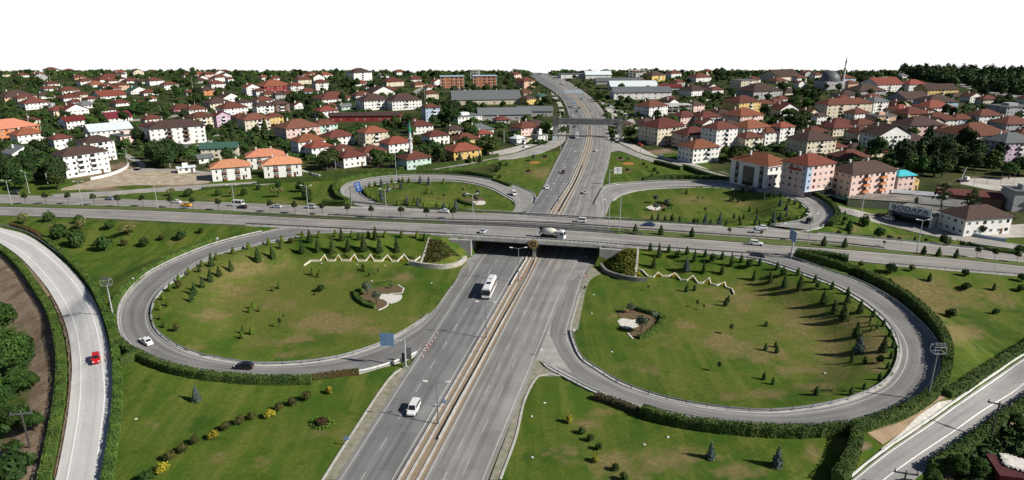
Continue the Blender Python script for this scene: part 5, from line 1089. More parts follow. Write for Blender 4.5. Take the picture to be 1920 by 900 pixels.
hedge([(1598, 810), (1640, 798), (1690, 780), (1738, 753), (1766, 720), (1774, 685)], 2.2, 2.6, 'dark hedge curving behind the eastern floodlight mast', Hd, 18, .18)
hedge([(1774, 690), (1772, 660), (1763, 636), (1738, 602), (1690, 561), (1625, 526), (1560, 503), (1492, 483)], 2.4, 3.2, 'tall shadowing hedge along the upper outer side of the near eastern loop', Hd, 16, .2)
hedge([(1604, 818), (1601, 850), (1588, 880), (1568, 910)], 2.6, 3.2, 'dark hedge running down from the loop to the frontage road', Hd, 18, .18)
hedge([(1494, 478), (1540, 483), (1590, 490)], 2.2, 2.4, 'short dark hedge block in the eastern gore', Hd)
hedge([(1774, 742), (1800, 732), (1850, 697), (1925, 652), (1960, 630)], 2.6, 1.6, 'hedge between the eastern lawn and the frontage road', Hd, 15)
hedge([(1745, 888), (1800, 852), (1852, 815), (1892, 784), (1935, 756), (1970, 734)], 2.2, 2.6, 'jagged hedge on the outer side of the frontage road', Hd, 15, .22, gap=True)
hedge([(655, 383), (632, 369), (628, 354), (640, 343), (680, 334), (730, 329), (805, 326), (880, 328), (927, 337)], 2.2, 2.6, 'tall hedge round the outside of the far western loop', Hg)
hedge([(606, 384), (650, 386)], 2.4, 2.4, 'rectangular hedge block at the far western loop mouth', Hd)
hedge([(482, 345), (560, 341), (620, 338), (656, 336)], 2.2, 2.6, 'clipped hedge behind the far verge before the salmon roofed villas', Hd)
hedge([(400, 335), (480, 333), (560, 329), (660, 324), (740, 320)], 1.8, 1.5, 'row of clipped shrub balls before the salmon roofed villas', Hg, gap=True)
hedge([(745, 320), (800, 315), (880, 304), (934, 294)], 2.0, 2.2, 'hedge along the service road below the mosque', Hd)
hedge([(825, 324), (880, 316), (933, 304)], 2.2, 2.4, 'clipped hedge on the meadow side of the service road', Hg)
hedge([(925, 338), (945, 345), (958, 350)], 1.6, 1.2, 'low hedge end at the far western loop', Hd)
hedge([(1205, 341), (1260, 336), (1340, 338), (1440, 347), (1500, 359), (1540, 375), (1564, 395), (1570, 409), (1556, 425)], 2.3, 2.5, 'tall hedge round the outside of the far eastern loop', Hd)
hedge([(1228, 306), (1278, 319)], 2.4, 2.2, 'dark hedge block beside the far eastern exit', Hd)
hedge([(1282, 315), (1330, 332), (1375, 342), (1420, 347)], 2.4, 2.3, 'dark hedge between far meadow and service road', Hd)
hedge([(378, 356), (430, 352), (480, 349)], 1.6, 1.3, 'low dark hedge on the far verge', Hd)
hedge([(1815, 459), (1850, 469), (1905, 477)], 1.6, 1.2, 'low dark hedge by the eastern service road', Hd)
for pts, lb in ((q4([(1020, 127), (930, 142), (850, 162), (790, 182), (752, 205), (760, 240), (800, 277), (850, 302), (895, 312)], 480, 500), 'low curved hedge around the near western olive bed'), (q4([(930, 322), (1010, 347), (1080, 367), (1128, 392), (1118, 432), (1070, 482), (1000, 527), (950, 540)], 960, 500), 'low curved hedge around the near eastern olive bed'),
                (q4([(1520, 222), (1540, 238), (1600, 258), (1640, 265)], 480, 320), 'low curved hedge around the far western olive bed'), (q4([(1090, 242), (1180, 262), (1200, 277), (1140, 302)], 960, 320), 'low curved hedge around the far eastern olive bed')):
    hedge(pts, 1.6, 1.15, lb, Hg, 20, .17, .05, group='low hedges round the olive beds')
# ------------------------------------------------------------------ houses of the town
def wallmat(n, c): return mat('render wall ' + n, c, .9, .07, .35, alt=tuple(x * .86 for x in c))
WALLS = dict(W=('white', (.68, .67, .64)), C=('cream', (.56, .50, .38)), P=('pink', (.63, .46, .41)), Y=('yellow', (.56, .40, .14)), O=('orange', (.50, .20, .08)), G=('grey', (.33, .33, .33)), B=('pale blue', (.36, .45, .56)), M=('mint green', (.42, .55, .47)), S=('salmon', (.56, .36, .24)), K=('dark brick', (.14, .085, .06)), L=('lilac', (.48, .36, .45)), H=('hot pink', (.60, .18, .26)), R=('dark red', (.22, .03, .03)))
ROOFS = dict(r=('red-brown', (.118, .036, .023)), o=('orange-red', (.215, .062, .034)), d=('dark brown', (.066, .036, .028)), m=('maroon', (.145, .016, .020)), g=('grey', (.13, .13, .13)), s=('salmon', (.58, .225, .125)), w=('white', (.62, .63, .62)), t=('turquoise', (.05, .34, .40)), n=('dark green', (.035, .085, .062)), k=('dull red', (.155, .052, .036)))
WM = {k: wallmat(v[0], v[1]) for k, v in WALLS.items()}
RM = {k: mat('roof ' + v[0], v[1], .85, .2, .8, .5, alt=(v[1][0] * .66, v[1][1] * .80, v[1][2] * .86), rnd=.18, detail=7) for k, v in ROOFS.items()}
Mfr = mat('white window frame', (.62, .62, .60), .6, .04); Mgl = glassmat(); Mbr = mat('brown joinery', (.11, .05, .025), .6); Mdk = mat('dark cladding', (.025, .022, .022), .5)
wm = MB(); wm.box(-.5, .5, -.05, .02, -.5, .5, 0); wm.box(-.40, .40, -.056, -.04, -.40, .40, 1); wm.box(-.03, .03, -.07, -.04, -.40, .40, 0); WIN = wm.fix(wm.mesh('window', [Mfr, Mgl]))
wm = MB(); wm.box(-.5, .5, -.05, .02, -.5, .5, 0); wm.box(-.47, .47, -.056, -.04, -.47, .47, 0); WDK = wm.fix(wm.mesh('window', Mgl))
ch = MB(); ch.box(-.4, .4, -.35, .35, -1.0, 1.0); ch.box(-.5, .5, -.45, .45, 1.0, 1.15); CHIM = ch.fix(ch.mesh('chimney', mat('chimney render', (.55, .54, .51), .9)))
NWIN = [0]
HOUSES = []
def roof_mesh(kind, W, D, h, m, ov=.8, pitch=.48):
    mb = MB(); a, b = W / 2 + ov, D / 2 + ov
    if kind == 'hip':
        rise = min(a, b) * pitch; e = h - ov * pitch * .5
        if a >= b: r0, r1 = (-(a - b), 0), ((a - b), 0)
        else: r0, r1 = (0, -(b - a)), (0, (b - a))
        vs = [(-a, -b, e), (a, -b, e), (a, b, e), (-a, b, e), (-a, -b, e + .22), (a, -b, e + .22), (a, b, e + .22), (-a, b, e + .22), (*r0, e + .22 + rise), (*r1, e + .22 + rise)]
        fs = [(3, 2, 1, 0), (0, 1, 5, 4), (1, 2, 6, 5), (2, 3, 7, 6), (3, 0, 4, 7)]
        fs += [(4, 5, 9, 8), (6, 7, 8, 9), (5, 6, 9), (7, 4, 8)] if a >= b else [(4, 5, 8), (5, 6, 9, 8), (6, 7, 9), (7, 4, 8, 9)]
        mb.add(vs, fs); top = e + rise
    elif kind in ('gable', 'gablex'):
        along = kind == 'gable'      # ridge along x (gable) or along y (gablex)
        A_, B_ = (a, b) if along else (b, a); rise = B_ * pitch; e = h - ov * pitch * .6
        q = lambda x, y, z: (x, y, z) if along else (-y, x, z)
        for s in (-1, 1):
            mb.add([q(-A_, s * B_, e), q(A_, s * B_, e), q(A_, 0, e + rise), q(-A_, 0, e + rise), q(-A_, s * B_, e + .2), q(A_, s * B_, e + .2), q(A_, 0, e + rise + .2), q(-A_, 0, e + rise + .2)],
                   [(3, 2, 1, 0), (4, 5, 6, 7), (0, 1, 5, 4), (1, 2, 6, 5), (2, 3, 7, 6), (3, 0, 4, 7)])
        top = e + rise
    else:                            # flat slab
        mb.box(-a + .2, a - .2, -b + .2, b - .2, h - .05, h + .28); top = h + .2
    return mb, top
LAND = [(772, 268, 'the mint mosque'), (205, 246, 'the white hall roof'), (335, 255, 'the striped block'), (155, 310, 'the corner block'), (483, 310, 'the salmon roofed villas'), (685, 216, 'the long brown shed'), (878, 155, 'the orange brick blocks'), (925, 205, 'the grey factory roofs'), (1100, 228, 'the footbridge'), (1200, 172, 'the white warehouse'), (1388, 205, 'the yellow block'), (1425, 320, 'the white office'), (1612, 345, 'the pink block'), (1578, 200, 'the long cream block'), (1562, 160, 'the domed mosque'), (1752, 170, 'the yellow school'), (1700, 400, 'the lettered shop'), (1885, 285, 'the lilac block'), (30, 250, 'the orange building'), (1780, 290, 'the dark grove'), (1240, 255, 'the cream block'), (600, 160, 'the hillside houses'), (318, 200, 'the pink bungalow'), (1440, 150, 'the wooded ridge')]
REL = {}
def placed(desc, x, y):
    """a description made single by the nearest landmark"""
    best = min(LAND, key=lambda l: abs(l[0] - x) + 1.6 * abs(l[1] - y)); dx, dy = x - best[0], (y - best[1]) * 2.2
    r = ('beyond' if dy < 0 else 'in front of') if abs(dy) > abs(dx) else ('left of' if dx < 0 else 'right of')
    k = REL[(desc, r, best[2])] = REL.get((desc, r, best[2]), 0) + 1
    return f'{desc} {r} {best[2]}' + (f', {ordw(k)} such' if k > 1 else '')
NUM = {1: 'single-storey', 2: 'two-storey', 3: 'three-storey', 4: 'four-storey', 5: 'five-storey'}
def house(x, y, wpx, fl, wall, roof, kind='hip', phi=None, dr=.75, label=None, cat='house', name=None, fh=2.75, side=None, win=True, balc=None, chim=1, floor0=None):
    g = at(x, y); s = pxm(y); ext = wpx / s * (1.25 if fl < 3 and not label else 1.14 if not label else 1.03)
    if phi is None: phi = (20 + (x * 7 % 11)) if x < 950 else (39 + (x * 7 % 12))
    ph = R(phi); W = ext / (math.cos(ph) + dr * abs(math.sin(ph))); D = dr * W; az = math.atan2(g.x, g.y); a = ph - az
    vd = Vector((math.sin(az), math.cos(az), 0)); c = g + vd * (D * .5 * math.cos(ph)); h = fl * fh + .35
    wn, rn = WALLS[wall][0], ROOFS[roof][0]
    nm = name or ('apartment_building' if fl >= 3 and wpx > 40 else 'house'); cat = 'building' if nm != 'house' and cat == 'house' else cat
    rk = {'hip': 'hipped', 'gable': 'gabled', 'gablex': 'gabled', 'flat': 'flat'}[kind]
    t = thing(nm, label or placed(f'{wn} {NUM[fl]} {"block" if nm != "house" else "house"} with {rn} {rk} roof', x, y), cat, (c.x, c.y, c.z), a, 'houses and blocks of the town' if not label else None)
    HOUSES.append((c.x, c.y, max(W, D) * .62, x, y)); 
    mb = MB(); mb.box(-W / 2, W / 2, -D / 2, D / 2, -.6, h)
    if fl > 1 and y > 175:
        for k in range(1, fl): mb.box(-W / 2 - .05, W / 2 + .05, -D / 2 - .05, D / 2 + .05, k * fh + .1, k * fh + .3)
    if kind in ('gable', 'gablex'):
        r_ = (D / 2 if kind == 'gable' else W / 2) * .42
        if kind == 'gable': mb.prism([(-D / 2, h), (D / 2, h), (0, h + r_)], -W / 2, W / 2); n = len(mb.v); mb.v[n - 6:] = [(-q[1], q[0], q[2]) for q in mb.v[n - 6:]]
        else: mb.prism([(-W / 2, h), (W / 2, h), (0, h + r_)], -D / 2, D / 2)
    mb.build('wall', WM[wall], t)
    rb, top = roof_mesh(kind, W, D, h, roof); ro = rb.build('roof', RM[roof], t)
    if kind != 'flat':
        for k in range(chim): obj('chimney', CHIM, ro, ((-.22 + .4 * k) * W, D * (.16 if kind != 'gablex' else .1), top - .3))
    elif y > 170: m2 = MB(); m2.box(-W * .2, W * .12, -D * .15, D * .2, h + .2, h + 2.2); m2.build('stair_head', WM[wall], ro)
    # windows: front, shaded side, far side
    far = y < 165
    spec = [('f', W, D / 2, 0), ('l', D, W / 2, -math.pi / 2)] + ([('r', D, W / 2, math.pi / 2)] if y > 225 and x < 1000 else [])
    bl = balc if balc is not None else (1 if fl >= 3 and W > 11 else 0)
    if win:
        for q, wd, dd, rot in spec:
            if far and q != 'f': continue
            n = max(1, round(wd / 3.3)); n = min(n, 3 if far else 9)
            for k in range(fl):
                if k == 0 and floor0: continue
                for i in range(n):
                    u = (i + .5) / n * wd - wd / 2
                    if q == 'f' and bl and i in ((n // 2,) if bl == 1 else (n // 3, 2 * n // 3)): continue
                    z = k * fh + 1.75; R0 = Matrix.Rotation(rot, 4, 'Z'); p = R0 @ Vector((u, -dd - .03, z)); ww = 1.1 + .3 * ((i + k + int(x)) % 2)
                    o = obj('window', WIN if (int(x) + i) % 3 else WDK, t, p, rot, (ww, 1, 1.2)); NWIN[0] += 1
    if bl:
        n = max(1, round(W / 3.3))
        for i in ((n // 2,) if bl == 1 else (n // 3, 2 * n // 3)):
            u = (i + .5) / n * W - W / 2
            for k in range(1, fl):
                m2 = MB(); m2.box(u - 1.7, u + 1.7, -D / 2 - 1.3, -D / 2 - .06, k * fh - .05, k * fh + .15); m2.box(u - 1.7, u + 1.7, -D / 2 - 1.3, -D / 2 - 1.18, k * fh + .15, k * fh + 1.0); m2.box(u - 1.7, u - 1.58, -D / 2 - 1.18, -D / 2 - .06, k * fh + .15, k * fh + 1.0); m2.box(u + 1.58, u + 1.7, -D / 2 - 1.18, -D / 2 - .06, k * fh + .15, k * fh + 1.0)
                m2.build('balcony', WM[side] if side else Mfr, t); obj('balcony_door', WDK, t, (u, -D / 2 - .03, k * fh + 1.25), 0, (2.4, 1, 2.1))
    if fl and y > 215 and not floor0:
        m2 = MB(); m2.box(-.55, .55, -D / 2 - .08, -D / 2 - .01, 0, 2.15); m2.build('door', Mbr, t, loc=(W * .31, 0, .05))
    return t, W, D, h
TOWN = '''8 144 16 1 C r flat|97 138 22 2 W r|130 137 20 1 W r|162 161 25 2 W r|206 153 46 1 W r|180 163 28 1 W o|202 166 26 1 W r|213 176 26 2 W r|97 162 22 1 W r|92 171 24 1 W r|128 175 32 1 W r|33 192 52 2 S d|85 185 26 1 W d|66 205 40 2 W k|100 205 26 1 G g flat|113 220 36 2 C r|140 219 40 2 W r gablex|138 241 38 2 W m gable|143 197 22 1 W r|163 203 32 1 W g|172 191 20 1 W r|205 185 46 1 W o gable|226 199 28 1 W r|200 213 26 1 W d|217 228 46 1 W m gable|130 189 32 1 W r|62 232 20 1 C r|55 268 46 2 W o|43 305 44 2 W g gablex|243 270 48 2 P g flat|118 286 34 3 W r|287 252 36 2 W r|378 241 44 3 C r|416 238 30 3 L r gablex|340 211 40 1 H r
290 160 26 2 W r|318 168 26 2 W r|258 176 32 1 W n gablex|280 179 26 1 W r|283 190 16 1 W o|285 139 20 1 W r|352 145 18 1 W r|372 144 26 1 W o|421 140 26 1 W r|432 156 14 2 W r|396 156 16 1 W r|472 179 28 3 W o gablex|389 179 24 2 O d|371 156 30 1 G d|357 178 18 1 W r|408 205 42 2 C d|430 195 36 2 W d gablex|458 204 24 2 W d|436 215 46 2 W r|455 227 34 1 P r|478 246 52 3 C k|285 230 30 1 W r|266 157 20 1 W d|246 156 24 1 W r
496 149 16 1 W o|515 151 20 1 W r|524 140 18 1 W r|553 138 18 1 W r|568 145 18 1 W r|568 158 26 2 C r|555 175 27 3 W r|595 153 22 2 W o gablex|602 169 28 3 W r|513 171 54 2 R o|488 181 22 2 W r|506 187 26 2 C r|523 188 20 2 G d|578 177 30 1 B r|623 191 60 1 W r|679 189 30 2 W r|674 152 42 4 W d|676 161 26 1 W o|694 167 26 1 W d|714 183 42 2 W d gablex|700 206 58 3 W d|756 206 62 3 W d|612 221 36 2 W o|495 217 34 3 W d|525 214 34 3 K d|560 204 24 1 W r gablex|513 233 30 2 Y r|647 206 22 1 M g gable|622 205 20 1 W r
560 263 72 3 P k|608 257 46 3 M r|700 273 50 3 C o|580 291 56 3 W o|633 273 52 2 W r|597 294 44 2 W o|642 301 44 2 P r|658 313 46 2 W r|697 303 46 2 P r|743 286 50 2 W o|817 271 42 2 W r|789 251 38 2 W r|852 251 30 1 C d|897 251 46 1 W g|872 269 44 1 Y r|906 259 28 1 C o|867 301 58 2 Y o|872 232 52 2 W g flat|808 228 30 4 B r|752 226 26 1 W r|774 237 28 1 W r|735 162 36 2 C r|778 151 20 1 W r|728 174 30 1 W r|718 146 18 1 W g|940 232 26 1 G r|806 168 20 1 W r
985 165 32 3 S r|966 147 18 2 P r|990 196 24 2 Y d|1015 186 20 1 C n|982 178 24 1 K r|967 192 18 1 O r|1000 246 60 1 W d|984 254 44 2 P r|1012 262 24 1 W g flat|970 268 22 1 W w
1225 153 38 3 Y d|1270 163 22 2 G r|1310 153 36 2 W r|1299 179 42 2 W d|1394 169 44 4 C g flat|1392 162 20 1 W o|1411 157 22 2 W r|1420 186 76 3 G d|1301 209 30 2 P d|1388 216 60 4 Y r|1428 213 36 3 W r|1220 218 54 3 W r|1256 204 26 2 W d gablex|1277 223 30 1 C r|1281 232 42 2 P r|1322 233 46 2 W r|1390 237 66 3 P o|1345 215 24 1 W r|1240 270 78 4 C r|1296 277 66 3 P r|1345 283 58 5 W r|1402 271 66 4 W o|1401 283 46 3 C r|1308 304 66 3 W o|1437 272 34 3 W r|1365 250 40 2 W d|1210 236 30 1 W d|1262 145 24 2 W r|1170 240 26 1 K d
1462 151 60 2 C d gable|1457 156 30 1 G r|1497 154 22 2 W r|1498 165 16 2 W r gablex|1530 148 20 2 W r|1549 148 20 1 W r|1583 155 30 2 B r|1650 172 66 3 W o gable|1708 172 44 3 W o|1620 180 58 2 G d|1585 184 42 1 W d|1637 215 40 4 W g|1648 238 46 3 S g flat|1533 238 24 3 W d|1568 247 46 2 C r|1612 248 46 2 W r|1462 191 26 1 W r|1450 202 26 2 W r|1487 198 26 1 W r|1468 217 42 2 W r gablex|1476 178 26 1 C d|1514 140 22 1 W r|1660 150 22 1 G w flat|1690 146 18 1 W g|1425 200 26 1 W r
1702 190 60 1 G d gable|1752 202 60 2 B d|1820 192 30 2 W r gablex|1848 197 30 2 C r|1746 213 56 2 W o|1705 226 52 2 Y r|1752 238 58 2 W r|1795 237 40 2 B r|1840 237 54 3 W r|1890 226 68 4 G g flat|1890 254 66 3 G k|1716 257 78 3 P d|1655 277 76 3 W d gablex|1566 254 48 2 C r|1611 264 46 2 C r|1697 274 72 1 M d|1820 268 100 2 C r|1885 302 78 4 L g|1518 288 76 3 C d|1523 264 46 2 W r|1462 270 40 4 W o|1590 304 60 1 K r|1638 294 34 1 C m|1790 186 30 1 G d|1872 190 26 1 C d|1925 196 30 2 W r|1560 285 40 1 C r|1600 285 30 1 W d|1765 258 36 2 W r|1660 252 26 1 G r|1915 275 40 3 W r|1702 356 26 2 Y d gablex|1476 240 36 2 W r|1495 232 26 1 C r|1580 235 24 1 W d|1668 226 24 1 W r|1905 170 24 1 G d'''
for row in TOWN.replace('\n', '|').split('|'):
    q = row.split()
    house(int(q[0]), int(q[1]), int(q[2]), int(q[3]), q[4], q[5], q[6] if len(q) > 6 else 'hip')
rf_ = random.Random(11); nf_ = 0
for _ in range(4000):
    if nf_ >= 62: break
    x, y = rf_.uniform(5, 1915), 139 + 110 * rf_.random() ** 1.5
    if 900 < x < 1190 or (x > 1690 and y < 190) or (590 < x < 900 and y > 205): continue
    p = at(x, y)
    if min((p.x - h_[0]) ** 2 + (p.y - h_[1]) ** 2 - (h_[2] + 8.5) ** 2 for h_ in HOUSES) < 0: continue
    house(round(x), round(y), rf_.uniform(13, 17) * pxm(y), rf_.choice((1, 1, 2, 2, 2)), rf_.choice('WWWWWCCPGS'), rf_.choice('rrrrdok'), rf_.choice(('hip', 'hip', 'gablex'))); nf_ += 1
# the blocks one can tell apart at a glance
house(158, 329, 88, 4, 'W', 'd', phi=24, dr=.55, label='white four-storey block with brown roof at the corner of the rubble lot', chim=2, balc=2)
house(186, 303, 60, 4, 'W', 'd', phi=24, dr=.7, label='white four-storey block with brown roof directly behind the corner block', chim=2)
house(334, 271, 98, 4, 'W', 'd', phi=8, dr=.45, side='K', label='long white and brown striped apartment block with row of chimneys', chim=2, balc=2)
house(206, 260, 78, 2, 'W', 'w', 'gable', phi=14, dr=.6, label='white hall with low white metal roof', cat='hall', chim=0, name='hall')
house(22, 264, 92, 3, 'O', 's', phi=25, dr=.7, label='orange three-storey building with broad salmon hipped roof at the western edge', side='G')
house(685, 228, 128, 1, 'R', 'd', 'gable', phi=-7, dr=.14, fh=4.4, label='very long dark red shed with brown gabled roof', cat='shed', name='shed', chim=0)
house(910, 196, 130, 1, 'C', 'g', 'gable', phi=6, dr=.45, fh=4.5, label='huge factory hall with dark grey roof and cream front', cat='factory', name='factory', chim=2)
house(945, 226, 100, 1, 'G', 'g', 'gable', phi=6, dr=.42, fh=4.5, label='grey factory hall with dark grey roof in front of the larger hall', cat='factory', name='factory', chim=0)
house(1002, 218, 66, 1, 'G', 'g', 'gable', phi=4, dr=.45, fh=4, label='low grey roofed workshop beside the pale street at the highway', cat='workshop', name='workshop', chim=0)
house(1200, 186, 112, 2, 'W', 'g', 'gable', phi=16, dr=.32, fh=3.4, label='large white warehouse with grey roof east of the highway', cat='warehouse', name='warehouse', chim=0)
house(1185, 168, 92, 1, 'W', 'w', 'gable', phi=14, dr=.4, fh=3.5, label='long white roofed hall behind the white warehouse', cat='warehouse', name='warehouse', chim=0)
house(1255, 170, 44, 1, 'W', 'm', 'gable', phi=14, dr=.5, fh=3.5, label='red roofed extension beside the white roofed hall', cat='warehouse', name='warehouse', chim=0)
house(1160, 158, 90, 1, 'G', 'g', 'gable', phi=12, dr=.25, fh=3.5, label='long dark grey roof behind the white halls', cat='warehouse', name='warehouse', chim=0)
house(1120, 148, 50, 2, 'W', 'w', 'gable', phi=10, dr=.5, label='white hall with pale roof by the highway bend', cat='hall', name='hall', chim=0)
house(1072, 147, 50, 2, 'W', 'g', 'flat', phi=12, dr=.6, label='white flat roofed building beside the highway bend', cat='building', name='commercial_building')
house(1578, 220, 96, 4, 'C', 'r', phi=42, dr=.34, side='C', label='long cream four-storey apartment block with red-brown roof', balc=2)
house(1752, 183, 72, 3, 'Y', 'd', 'gable', phi=42, dr=.55, label='yellow three-storey school with dark brown gabled roof below the pine wood', cat='school', name='school', chim=0)
# the three salmon-roofed villas with dark bays
for x, y, w_, lb in ((435, 338, 67, 'white villa with salmon hipped roof, western one of the front pair'), (531, 332, 67, 'white villa with salmon hipped roof, eastern one of the front pair'), (500, 316, 66, 'white villa with salmon hipped roof and dark front, behind the pair')):
    t, W, D, h = house(x, y, w_, 2, 'W', 's', phi=2, dr=.62, label=lb, chim=2, win=False, fh=3.2, name='villa')
    for u in (-.18, .16):
        mb = MB(); mb.box(u * W - 1.1, u * W + 1.1, -D / 2 - .12, -D / 2 - .01, .1, h - .25); mb.build('bay', Mdk, t)
        for k in (0, 1):
            mb = MB(); mb.box(u * W - .7, u * W + .85, -D / 2 - .75, -D / 2 - .13, k * 3.2 + .35, k * 3.2 + 1.25); mb.build('balcony', mat('rust brown cladding', (.20, .07, .03), .7), t); obj('window', WIN, t, (u * W, -D / 2 - .13, k * 3.2 + 2.1), 0, (1.6, 1, 1.4))
    for u in (-.38, .38):
        for k in (0, 1): obj('window', WDK, t, (u * W, -D / 2 - .03, k * 3.2 + 1.7), 0, (.65, 1, 1.5))
# black and white office
t, W, D, h = house(1421, 350, 100, 3, 'W', 'o', phi=50, dr=1.45, label='white office with black panels and orange-red roof by the far eastern hedge', name='office', cat='office', win=False, balc=0, fh=3.5)
X0 = -W / 2
for u, w_ in ((-.34, .045), (.32, .045)): mb = MB(); mb.box(X0 - .1, X0 - .01, (u - w_) * D, (u + w_) * D, .2, h - .5); mb.build('dark_panel', Mdk, t)
mb = MB(); mb.box(X0 - .13, X0 - .01, -.15 * D, .15 * D, .2, h - 1.8); mb.build('glass_front', Mgl, t); mb = MB(); mb.box(X0 - 1.0, W / 2 + .5, -D / 2 - .8, D / 2 + .4, h - .42, h - .12); mb.build('cornice', Mfr, t)
for k in range(3):
    for u in (-.34, .32): obj('window', WIN, t, (X0 - .12, u * D, k * 3.5 + 2), -math.pi / 2, (1.1, 1, 1.4))
    for i in range(4): obj('window', WDK, t, ((-.36 + .24 * i) * W, -D / 2 - .03, k * 3.5 + 2), 0, (1.3, 1, 1.3))
# corner building, pink with a pale grey edge
t, W, D, h = house(1508, 366, 84, 5, 'P', 'o', phi=50, dr=.82, label='pink five-storey corner building with pale grey edge and orange-red roof', balc=0, chim=2, floor0=True)
mb = MB(); mb.box(-W / 2 - .04, -W / 2 + 3.0, -D / 2 - .08, -D / 2 + 2.2, 2.9, h - .1); mb.build('corner_strip', WM['B'], t); mb = MB(); mb.box(-W / 2 - .1, W / 2 + .1, -D / 2 - .12, -D / 2 - .02, .2, 2.7); mb.build('shop_front', Mgl, t); mb = MB(); mb.box(-W / 2 - .4, W / 2 + .1, -D / 2 - .5, -D / 2 - .02, 2.75, 2.95); mb.build('awning', Mfr, t)
mb = MB(); mb.box(-W / 2 - .12, -W / 2 - .02, -D * .28, D * .22, h - 3.0, h - 2.0); mb.build('sign_panel', mat('red shop sign', (.30, .02, .03), .6), t)
# pink apartment block
t, W, D, h = house(1607, 379, 112, 5, 'P', 'd', phi=50, dr=.50, label='large pale pink five-storey block with orange balconies and dark brown roof', balc=2, side='O', chim=2, floor0=True)
mb = MB(); mb.box(-W / 2 - .5, -W / 2 - .02, -D * .48, D * .40, 2.3, 3.7); sp = mb.build('shop_sign', mat('teal blue shop sign', (.03, .17, .26), .5), t)
for k in range(9): mb = MB(); mb.box(-W / 2 - .54, -W / 2 - .5, -D * .36 + k * D * .08, -D * .36 + k * D * .08 + D * .05, 2.8, 3.2); mb.build('lettering', Mtxt, sp)
mb = MB(); mb.box(-W / 2 - .06, -W / 2 - .02, -D * .46, D * .42, .1, 2.2); mb.build('shop_front', Mgl, t)
house(1684, 362, 44, 3, 'P', 't', phi=46, dr=.7, label='narrow pink and white house with bright turquoise roof beside the pink block', name='house', side='W')
# raw brick blocks under construction with concrete frame
Mbrk = mat('raw orange brick', (.40, .135, .055), .9, .15, .5); Mcon = mat('raw concrete frame', (.42, .41, .38), .9, .12, .4)
for x, y, w_, lb in ((848, 165, 44, 'unfinished orange brick block with concrete frame, western one of two'), (909, 164, 44, 'unfinished orange brick block with concrete frame, eastern one of two')):
    g = at(x, y); W = w_ / pxm(y); D = W * .5; az = math.atan2(g.x, g.y); t = thing('unfinished_building', lb, 'building', tuple(g + Vector((math.sin(az), math.cos(az), 0)) * D / 2), -az + R(3)); HOUSES.append((g.x, g.y + D / 2, W * .6, x, y)); H4 = 13.2
    mb = MB(); mb.box(-W / 2 + .15, W / 2 - .15, -D / 2 + .15, D / 2 - .15, 0, H4); mb.build('brick_wall', Mbrk, t)
    mb = MB()
    for k in range(5): mb.box(-W / 2, W / 2, -D / 2, D / 2, k * 3.3 - .1, k * 3.3 + .25)
    for i in range(6):
        for sy in (-1, 1): u = -W / 2 + .25 + i * (W - .5) / 5; mb.box(u - .25, u + .25, sy * D / 2 - .25 * (sy > 0) - .02, sy * D / 2 + .25 * (sy < 0) + .02, 0, H4)
    mb.build('concrete_frame', Mcon, t)
    mb = MB(); mb.box(-W / 2 - .6, W / 2 + .6, -D / 2 - .6, D / 2 + .6, H4 + .26, H4 + .8); mb.build('roof', WM['B'], t)
    for k in range(4):
        for i in (0, 2, 3, 4): u = -W / 2 + .25 + (i + .35) * (W - .5) / 5; obj('window', WDK, t, (u, -D / 2 + .1, k * 3.3 + 1.7), 0, (1.9, 1, 1.6))
def skeleton(x, y, w_, fl, lb):
    g = at(x, y); W = w_ / pxm(y); D = W * .55; az = math.atan2(g.x, g.y); t = thing('concrete_skeleton', lb, 'building', tuple(g + Vector((math.sin(az), math.cos(az), 0)) * D / 2), -az + R(14)); HOUSES.append((g.x, g.y + D / 2, W * .6, x, y))
    for k in range(fl + 1): mb = MB(); mb.box(-W / 2, W / 2, -D / 2, D / 2, k * 3.3 + .05, k * 3.3 + .4); mb.build('floor_slab', Mcon, t)
    n = max(3, int(W / 5))
    for i in range(n + 1):
        for sy in (-.46, 0, .46): u = -W * .48 + i * W * .96 / n; mb = MB(); mb.box(u - .25, u + .25, sy * D - .25, sy * D + .25, 0, fl * 3.3 + .05); mb.build('column', Mcon, t)
skeleton(1193, 151, 34, 4, 'bare concrete frame of an unfinished tower east of the highway'); skeleton(890, 150, 18, 4, 'bare concrete stair frame between the orange brick blocks'); skeleton(1262, 212, 62, 2, 'bare concrete frame in front of the white warehouse'); skeleton(1460, 177, 40, 2, 'low pale concrete frame beyond the yellow apartment block')
# mint mosque and its minaret
t, W, D, h = house(776, 317, 64, 2, 'M', 'r', phi=30, dr=.8, label='mint green mosque building with red-brown hipped roof', name='mosque', cat='mosque', chim=0)
g = at(769, 316); t = thing('minaret', 'slim grey minaret with green spire beside the mint mosque', 'minaret', tuple(g + Vector((.5, 1.5, 0)))); hm = (300 - 226) / (pxm(310) * .93)
mb = MB(); mb.lathe([(1.15, 0), (1.15, 4), (.85, 5), (.8, hm * .62)], 12); mb.build('shaft', mat('grey minaret stone', (.45, .47, .48), .8), t)
mb = MB(); mb.lathe([(.8, hm * .62), (1.35, hm * .65), (1.4, hm * .69), (.7, hm * .69), (.65, hm * .82)], 12); mb.build('gallery', MATS['grey minaret stone'], t)
mb = MB(); mb.lathe([(.78, hm * .82), (.7, hm * .84), (.08, hm * 1.08)], 12); mb.build('spire', mat('green lead spire', (.02, .26, .17), .5), t)
g = at(1562, 168); s = pxm(168); t = thing('domed_mosque', 'mosque with large grey dome among the eastern roofs', 'mosque', tuple(g + Vector((0, 12, 0))), .3); HOUSES.append((g.x, g.y + 12, 14, 1562, 168))
